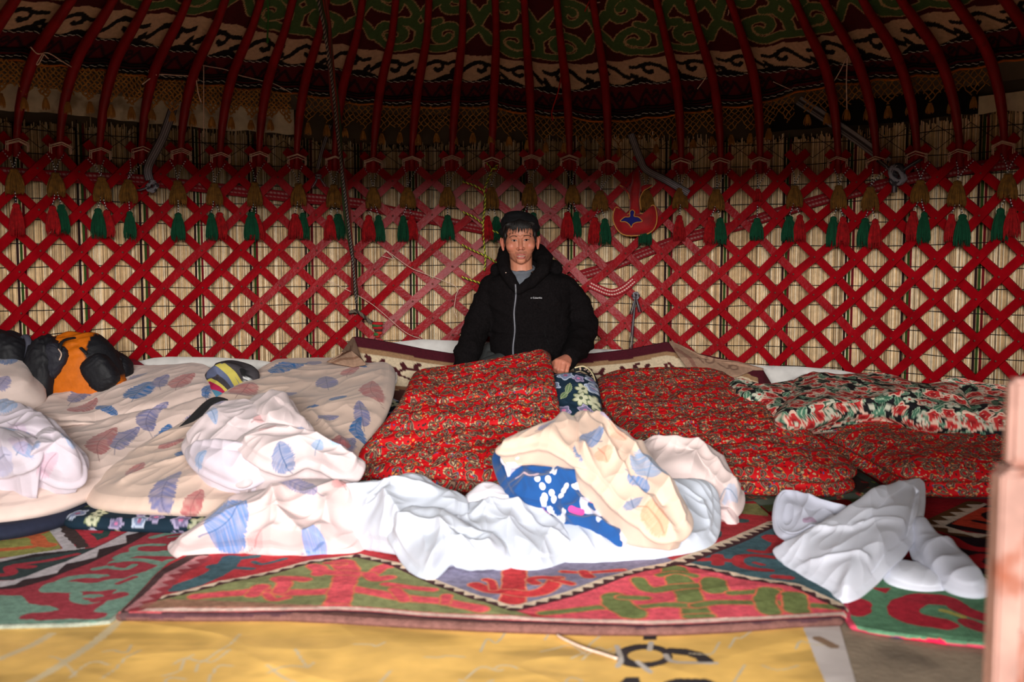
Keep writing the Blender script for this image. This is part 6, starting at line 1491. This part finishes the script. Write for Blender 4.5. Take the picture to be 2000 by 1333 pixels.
for x in (-.075, .125):
    chain(bm, [(x, 4.62, hipz + .02), (x * 1.35 - .0, 4.50, .16)], [.065, .045]); chain(bm, [(x * 1.35, 4.50, .15), (x * 1.3, 4.84, .14)], [.045, .032]); ellip(bm, (x * 1.3, 4.90, .14), (.035, .06, .03))
def hand(wrist, mcp, pip, dip, tip, thumb, r=.0092):
    for q in mcp: capsule(bm, wrist, q, .021, .0125, 12)
    chain(bm, mcp, [.0125] * len(mcp), 12)
    for a, b_, c, d, k in zip(mcp, pip, dip, tip, (1, 1.05, 1, .86)): chain(bm, [a, b_, c, d], [.0112 * k, .0098 * k, .0088 * k, .0078 * k], 12)
    chain(bm, thumb, [.016, .0115, .0105, .009], 12)
hy = 4.27
mc = [P(1087, 706, hy), P(1094, 706.5, hy - .006), P(1102, 709, hy - .004), P(1109.5, 713, hy + .004)]
pp = [P(1084, 718, hy - .020), P(1090.5, 722, hy - .026), P(1099, 723.5, hy - .024), P(1107.5, 725, hy - .014)]
dd = [P(1085, 726, hy - .004), P(1091.5, 729, hy - .008), P(1099, 730, hy - .006), P(1107, 730, hy)]
tt = [P(1088, 726, hy + .016), P(1093, 728, hy + .016), P(1100, 729, hy + .016), P(1106, 729, hy + .018)]
hand(P(1110, 699, 4.33), mc, pp, dd, tt, [P(1098, 706, hy + .02), P(1083, 708, hy + .008), P(1077.5, 715, hy - .002), P(1077, 723, hy - .006)])
hy = 4.37; mz = [(912, 728), (905, 730), (898, 731), (891, 730)]
hand(P(904, 717, 4.40), [P(u, v, hy) for u, v in mz], [P(u - 1, v + 10, hy - .01) for u, v in mz], [P(u, v + 17, hy) for u, v in mz], [P(u + 1, v + 20, hy + .01) for u, v in mz], [P(910, 722, hy + .02), P(917, 728, hy), P(920, 735, hy - .005), P(920, 742, hy - .005)])
me, V = fuse(bm, 'body', .0026, 11, .5)
# natural skin colouring; shade of nostrils and mouth gap painted in
MI = np.array(Matrix.Rotation(math.radians(2.5), 3, 'Y')); Lc = (V - np.array(HC)) @ MI.T
x, y, z = Lc[:, 0], Lc[:, 1], Lc[:, 2]
C = np.tile(lin((186, 122, 96)), (len(V), 1)); face = (y < -.02) & (z > -.13) & (z < .13)
def blend(w, c): 
    global C
    w = np.clip(w, 0, 1)[:, None]; C = C * (1 - w) + lin(c) * w
blend(.3 * face * np.exp(-((np.abs(x) - .042) / .018) ** 2 - ((z + .025) / .018) ** 2), (196, 96, 80)); blend(.4 * face * np.exp(-(x / .014) ** 2 - ((z + .034) / .012) ** 2), (196, 104, 88))
blend(.85 * ((y < -.07) & (np.abs(x) < .021 + 0 * x) & (np.abs(z + .0628) < .0036)), (160, 84, 80)); blend(.85 * ((y < -.07) & (np.abs(x) < .019) & (np.abs(z + .0765) < .0042)), (172, 96, 90))
blend(.9 * ((y < -.066) & (np.abs(x) < .015) & (np.abs(z + .0690) < .0019)), (186, 166, 150)); blend(.8 * ((y < -.066) & (np.abs(x) < .021) & (np.abs(z + .0715) < .0012)), (70, 28, 28))
blend(.38 * face * ((np.abs(x) < .026) & (z < -.047) & (z > -.058)) * (nz(5, x * 300, z * 300) > -.25), (64, 42, 36)); blend(.9 * ((y < -.078) & (np.abs(np.abs(x) - .0085) < .0035) & (np.abs(z + .0425) < .0022)), (84, 40, 34))
blend(.3 * (x ** 2 + (y + .09) ** 2 < .0) , (0, 0, 0)); blend(.35 * (np.abs(x) > .072) * (z > -.05) * (z < .04), (190, 84, 72)); blend(.25 * (V[:, 2] < .5), (176, 96, 84))
C *= (1 + .05 * nz(8, x * 90 + y * 40, z * 90))[:, None]
setcol(me, C); me.materials.clear(); me.materials.append(M_skin); body = bpy.data.objects.new('body', me); COL.objects.link(body); own(man, body)
btree = BVHTree.FromPolygons([tuple(v) for v in V], [tuple(p.vertices) for p in me.polygons])
def front(x, z, tree, y0=3.9):
    h = tree.ray_cast(Vector((x, y0, z)), Vector((0, 1, 0))); return h[0].y if h[0] else None
# eyes and brows
M_eye = mat('eye_white', (190, 168, 158), rough=.3); M_iris = mat('iris_brown', (20, 12, 10), rough=.15, spec=.6); M_lash = mat('lash', (24, 16, 14), rough=.8)
def sfc(X, Z, off):
    q = hp(X, 0, Z); fy = front(q.x, q.z, btree) or q.y; return (q.x, fy - off, q.z)
for s in (-1, 1):
    n_, k_ = 17, 7; V_ = []
    for j in range(k_):
        for i in range(n_):
            t = i / (n_ - 1); h = math.sin(t * PI) ** .8; X = s * (.0145 + .0245 * t); zc = -.0005 + .0022 * t
            V_.append(sfc(X, zc + h * (-.0034 + .0072 * j / (k_ - 1)), .0006 + .0012 * h * math.sin(j / (k_ - 1) * PI)))
    eye = mesh_np('eye', V_, grid_q(n_, k_), M_eye); own(man, eye); eye['label'] = 'narrowed dark eye'
    V_ = [sfc(s * .0268, .0012, .0026)]
    for i in range(16):
        a = 2 * PI * i / 16; V_.append(sfc(s * .0268 + .0048 * math.cos(a), .0012 + max(-.0042, min(.0034, .0048 * math.sin(a))), .0021))
    ir = mesh_np('iris', V_, np.array([[0, 1 + i, 1 + (i + 1) % 16] for i in range(16)]), M_iris); ir.parent = eye
    for nm, zo, rr_w in (('upper_lid', .0038, .0013), ('lower_lid', -.0036, .0006)):
        b = MB(); lid = []
        for t in np.linspace(0, 1, 11):
            h = math.sin(t * PI) ** .8; lid.append(sfc(s * (.0140 + .0255 * t), -.0005 + .0022 * t + h * zo, .0014))
        b.tube(lid, [.0004] + [rr_w] * 9 + [.0004], 5); ll = b.build(nm, M_lash if zo > 0 else mat('lid_skin', (150, 92, 76), rough=.6)); ll.parent = eye
    b = MB(); rr = random.Random(4 + s)
    for k in range(46):
        t = k / 45; X = s * (.0125 + .032 * t); Z = .0175 + .0055 * math.sin(t * PI * .8) - .004 * t ** 2 + rr.uniform(-.0014, .0014); q = hp(X, 0, Z); fy = front(q.x, q.z, btree) or q.y
        q2 = hp(X + s * .0055, 0, Z + .0012 - .003 * t); fy2 = front(q2.x, q2.z, btree) or q2.y
        b.tube([(q.x, fy - .0002, q.z), (q2.x, fy2 - .0010, q2.z)], [.0009, .0003], 4)
    own(man, b.build('eyebrow', mat('brow_hair', (34, 24, 20), rough=.8)))
# hair
M_hair = mat('black_hair', (22, 18, 17), rough=.5, spec=.35, vary=.2, vscale=300)
bm = bmesh.new()
ellip(bm, hp(0, .022, .052), (.078, .092, .080)); ellip(bm, hp(0, .05, .0), (.072, .062, .055))
for s in (-1, 1): ellip(bm, hp(s * .066, -.022, .026), (.010, .026, .026)); ellip(bm, hp(s * .069, -.026, .002), (.004, .011, .016))
hm, HV_ = fuse(bm, 'hair', .004, 3); hm.materials.clear(); hm.materials.append(M_hair); hair = bpy.data.objects.new('hair', hm); COL.objects.link(hair); own(man, hair)
b = MB(); rr = random.Random(11)
for k in range(230):
    x0 = rr.uniform(-.068, .068); side = abs(x0) / .068
    tipx = x0 + rr.uniform(-.012, .004) + .004; zt = .030 + .024 * rr.random() ** 1.5 + (.012 if abs(x0 - .012) < .014 else 0) * rr.random() - .020 * side ** 3
    clump = round(tipx / .013) * .013; tipx = tipx * .6 + clump * .4 - .006
    p0 = hp(x0 * .85, -.035 - .02 * (1 - side), .108 - .02 * side); p1 = hp(x0 * .98, -.083 + .026 * side ** 2, .082 - .008 * side); q = hp(tipx, 0, zt); fy = front(q.x, q.z, btree) or p1.y
    q1 = hp((x0 + tipx) / 2, 0, .062); fy1 = front(q1.x, q1.z, btree) or p1.y
    b.tube([p0, p1, (q1.x, fy1 - .006, q1.z), (q.x, fy - .0025, q.z)], [.0018, .0018, .0014, .0004], 4)
fr = b.build('fringe_hair', M_hair); fr.parent = hair; fr.matrix_parent_inverse = hair.matrix_world.inverted() if False else Matrix.Identity(4)
# cap
M_black = mat('black_cap_cloth', (14, 14, 17), rough=.9, vary=.15, vscale=60, bump=.3, bscale=300)
bm = bmesh.new()
ellip(bm, hp(0, .020, .082), (.086, .094, .052)); ellip(bm, hp(.012, .03, .060), (.082, .090, .040)); ellip(bm, hp(-.01, .0, .112), (.060, .062, .024)); ellip(bm, hp(-.070, .055, .040), (.030, .045, .020), rot=Matrix.Rotation(.5, 3, 'Y'))
cm, _ = fuse(bm, 'cap', .0035, 6); cm.materials.clear(); cm.materials.append(M_black); o = bpy.data.objects.new('cap', cm); COL.objects.link(o); own(man, o)
# shirt
bm = bmesh.new(); sc_ = P(1019, 555, 4.50); ellip(bm, sc_, (.062, .066, .066)); ellip(bm, sc_ + Vector((0, .03, .012)), (.075, .065, .034))
chain(bm, [hp(.058 * math.sin(a), .022 - .060 * math.cos(a), -.124 - .018 * math.cos(a)) for a in np.linspace(0, 2 * PI, 17)], [.0065] * 17)
sm, _ = fuse(bm, 'shirt', .0035, 4); sm.materials.clear(); sm.materials.append(mat('grey_knit', (92, 96, 104), rough=.95, vary=.1, vscale=90, bump=.4, bscale=400)); o = bpy.data.objects.new('shirt', sm); COL.objects.link(o); own(man, o)
# jacket
bm = bmesh.new(); rg = []
for v, xl, xr, dp, cy in [(716, 982, 1086, .125, 4.60), (708, 972, 1098, .150, 4.59), (696, 963, 1107, .158, 4.59), (684, 957, 1110, .165, 4.59), (668, 955, 1110, .160, 4.59), (650, 957, 1112, .150, 4.59), (620, 955, 1114, .150, 4.59), (590, 950, 1117, .150, 4.585), (566, 945, 1118, .135, 4.58), (550, 948, 1112, .115, 4.575), (540, 962, 1096, .095, 4.57), (532, 985, 1072, .075, 4.565)]:
    a, c = P(xl, v, cy), P(xr, v, cy); rg.append(((a.x + c.x) / 2, cy, a.z, (c.x - a.x) / 2, dp))
loft(bm, rg, 48, 2.4)
chain(bm, [P(965, 564, 4.58)] + [P(*q) for q in AL[1:]], [.070, .066, .062, .055, .046], 20)
chain(bm, [P(1097, 565, 4.58)] + [P(*q) for q in AR[1:]], [.072, .066, .062, .058, .048, .040], 20)
chain(bm, [P(905, 714, 4.40), P(901, 722, 4.385)], [.045, .041]); chain(bm, [P(1116, 697, 4.365), P(1110, 704, 4.34)], [.043, .037])
hood = [P(1010, 566, 4.435), P(996, 546, 4.435), P(986, 528, 4.46), P(981, 508, 4.52), P(990, 492, 4.60), P(1018, 486, 4.65), P(1050, 492, 4.62), P(1064, 506, 4.54), P(1062, 526, 4.465), P(1042, 548, 4.435), P(1014, 568, 4.435)]
chain(bm, hood, [.016, .022, .027, .030, .036, .042, .040, .034, .029, .024, .016], 16)
chain(bm, [P(975, 530, 4.60), P(1018, 516, 4.68), P(1078, 528, 4.62)], [.042, .06, .048], 16)
jm, JV = fuse(bm, 'jacket', .0045, 8)
# cloth folds pushed into the fleece
vn = np.zeros(len(JV) * 3, np.float32); jm.vertices.foreach_get('normal', vn); vn = vn.reshape(-1, 3)
X, Z = JV[:, 0], JV[:, 2]
f = .010 * (np.clip(1 - 2.2 * np.abs(nz(201, X * 5 + 1, Z * 9 + X * 5)), 0, 1) ** 1.5 - .3) + .004 * nz(203, X * 18, Z * 22 + X * 8) + .0022 * nz(204, X * 50 + JV[:, 1] * 30, Z * 50)
arm = np.abs(X - .03) > .19; f = f + arm * .007 * (np.clip(1 - 2 * np.abs(nz(205, X * 4 + JV[:, 1] * 6, Z * 16 - X * 6)), 0, 1) ** 1.5 - .3)
zh = P(0, 655, 4.45).z; f = f - .008 * np.exp(-((Z - zh) / .010) ** 2) * (np.abs(X - .03) < .16)
JV = JV + vn * f[:, None]; jm.vertices.foreach_set('co', JV.ravel().astype(np.float32)); jm.update()
M_fleece = mat('black_fleece', (18, 15, 16), rough=1.0, spec=.06, vary=.35, vscale=140, bump=.8, bscale=420)
jm.materials.clear(); jm.materials.append(M_fleece); jacket = bpy.data.objects.new('jacket', jm); COL.objects.link(jacket); own(man, jacket)
jt = BVHTree.FromPolygons([tuple(v) for v in JV], [tuple(p.vertices) for p in jm.polygons])
b = MB(); zp = []
for v in np.linspace(556, 702, 60):
    q = P(1007 - 4.5 * (v - 556) / 146 + 1.2 * math.sin(v * .09), v, 4.44); fy = front(q.x, q.z, jt)
    if fy: zp.append((q.x, fy, q.z))
b.strip(zp, .012, .004, Vector((0, -1, 0)), (30, 30, 34)); b.tube([(a, c - .003, d) for a, c, d in zp], .0022, 5, (120, 120, 128))
for k in range(0, len(zp) - 1): b.box(Vector(zp[k]) + Vector((-.003, -.0045, 0)), Vector(zp[k]) + Vector((.003, -.0045, 0)), .0016, .001, Vector((0, -1, 0)), (150, 150, 158))
zo = b.build('zip', mat('zip_teeth', None, rough=.4), colattr=True); zo.parent = jacket; zo['label'] = 'dark metal zip down the jacket front'
b = MB(); q = Vector(zp[2]); b.box(q + Vector((0, -.006, -.002)), q + Vector((.001, -.008, -.026)), .005, .0015, Vector((0, -1, 0)), (120, 120, 124)); z2 = b.build('zip_pull', bpy.data.materials['zip_teeth'], colattr=True); z2.parent = jacket
for (u, v) in ((988, 533), (1035, 533)):   # cord eyelets on the hood
    q = P(u, v, 4.4); fy = front(q.x, q.z, jt) or q.y; b = MB(); b.lathe([(.0001, .003), (.0022, .002), (.003, 0)], (q.x, fy, q.z), Vector((0, -1, 0)), 8); e = b.build('eyelet', M_cord); e.parent = jacket
b = MB(); pk = []
for (u, v) in ((1064, 646), (1066, 658), (1070, 668), (1074, 676)):
    q = P(u, v, 4.4); fy = front(q.x, q.z, jt)
    if fy: pk.append((q.x, fy - .0005, q.z))
b.tube(pk, .0022, 5); e = b.build('pocket_seam', mat('seam_black', (8, 8, 9), rough=.9)); e.parent = jacket
# chest lettering
fc = bpy.data.curves.new('chest_lettering', 'FONT'); fc.body = 'Columbia'; fc.size = .0125; fc.extrude = .0004; fc.align_x = 'LEFT'; fc.space_character = 1.02
fo = bpy.data.objects.new('chest_lettering', fc); COL.objects.link(fo); bpy.context.view_layer.update()
dg = bpy.context.evaluated_depsgraph_get(); lm = bpy.data.meshes.new_from_object(fo.evaluated_get(dg)); bpy.data.objects.remove(fo)
n = len(lm.vertices); LV = np.zeros(n * 3, np.float32); lm.vertices.foreach_get('co', LV); LV = LV.reshape(-1, 3); q0 = P(1040.5, 583.5, 4.44); wd = .0415 / max(LV[:, 0].max(), 1e-4)
NV = []
for a in LV:
    X, Z = q0.x + a[0] * wd, q0.z + a[1] * wd; fy = front(X, Z, jt) or q0.y; NV.append((X, fy - .0012 - max(a[2], 0), Z))
lm.vertices.foreach_set('co', np.array(NV, np.float32).ravel()); lm.update(); lm.name = 'chest_lettering'; lm.materials.clear(); lm.materials.append(mat('silver_thread', (200, 200, 204), rough=.6))
lo = bpy.data.objects.new('chest_lettering', lm); COL.objects.link(lo); lo.parent = jacket; lo['label'] = 'small pale chest lettering'
b = MB()
for k in range(4):                          # woven-diamond emblem before the lettering
    u, v = 1037.5, 582.5; q = P(u, v, 4.44); fy = (front(q.x, q.z, jt) or q.y) - .0012; a = PI / 2 * k + .4; d1 = Vector((math.cos(a), 0, math.sin(a))) * .0028; d2 = Vector((math.cos(a + .7), 0, math.sin(a + .7))) * .0034
    c = Vector((q.x, fy, q.z)); b.add([tuple(c + d1 * .35), tuple(c + d1), tuple(c + d2), tuple(c + d2 * .4)], np.array([[0, 1, 2, 3]]))
e = b.build('chest_emblem', bpy.data.materials['silver_thread']); e.parent = jacket
# trousers
bm = bmesh.new()
loft(bm, [((-.05 + .10) / 2, 4.62, hipz - .06, .15, .12), (.025, 4.61, hipz, .17, .13), (.028, 4.60, hipz + .05, .155, .125)])
for x in (-.075, .125):
    chain(bm, [(x, 4.62, hipz), (x * 1.35, 4.50, .17)], [.095, .068], 18); chain(bm, [(x * 1.35, 4.50, .165), (x * 1.3, 4.86, .155)], [.068, .052], 18)
chain(bm, [P(990, 706, 4.50), P(955, 716, 4.44), P(935, 726, 4.42)], [.05, .045, .03], 16)
tm, _ = fuse(bm, 'trousers', .006, 5); tm.materials.clear(); tm.materials.append(mat('grey_trousers', (48, 50, 50), rough=.9, vary=.15, vscale=50)); o = bpy.data.objects.new('trousers', tm); COL.objects.link(o); own(man, o)

# black strap with raised lettering lying on the folded mattress
b = MB(); sp = [P(u, v, y) for u, v, y in [(1122, 724, 4.34), (1138, 721, 4.34), (1150, 727, 4.32), (1158, 738, 4.28), (1162, 752, 4.24), (1162, 768, 4.22)]]
S = cat_rom(np.array([tuple(p) for p in sp]), 60, closed=False)
root = thing('lettered_strap', 'black rubber strap edged with cream capital letters beside the man\'s left hand', 'strap', tuple(sp[0]))
b.strip([tuple(s) for s in S], .030, .006, Vector((.3, -.75, .6)), (24, 24, 26)); own(root, b.build('band', mat('black_rubber', None, rough=.6), smooth=False, colattr=True))
b = MB(); b.tube([tuple(Vector(s) + Vector((.0, -.004, .012))) for s in S], .0035, 6, (206, 190, 150)); b.tube([tuple(Vector(s) + Vector((-.006, -.008, -.010))) for s in S], .0016, 5, (206, 190, 150)); own(root, b.build('cream_edge', bpy.data.materials['black_rubber'], colattr=True))
for k, ch in enumerate('CROCS'):
    i = int(4 + k * 7.4) if False else int(34 - k * 6.6); c = Vector(S[i]); d = Vector(S[min(i + 1, 59)] - S[i - 1]).normalized(); up = Vector((.3, -.75, .6)).normalized(); sd = d.cross(up).normalized()
    fc = bpy.data.curves.new('letter', 'FONT'); fc.body = ch; fc.size = .017; fc.extrude = .001; fc.align_x = 'CENTER'; fc.align_y = 'CENTER'; fc.offset = .0006
    fo = bpy.data.objects.new('letter', fc); COL.objects.link(fo); bpy.context.view_layer.update(); lm = bpy.data.meshes.new_from_object(fo.evaluated_get(bpy.context.evaluated_depsgraph_get())); bpy.data.objects.remove(fo)
    o = bpy.data.objects.new('raised_letter', lm); lm.materials.clear(); lm.materials.append(bpy.data.materials['silver_thread'] if False else M_cord); COL.objects.link(o)
    Rm = Matrix((-d, sd * -1, up)).transposed().to_4x4() if False else Matrix((-d, up.cross(-d).normalized(), up)).transposed().to_4x4()
    for v_ in lm.vertices: v_.co = Matrix.Translation(c + up * .0042) @ Rm @ v_.co
    own(root, o)
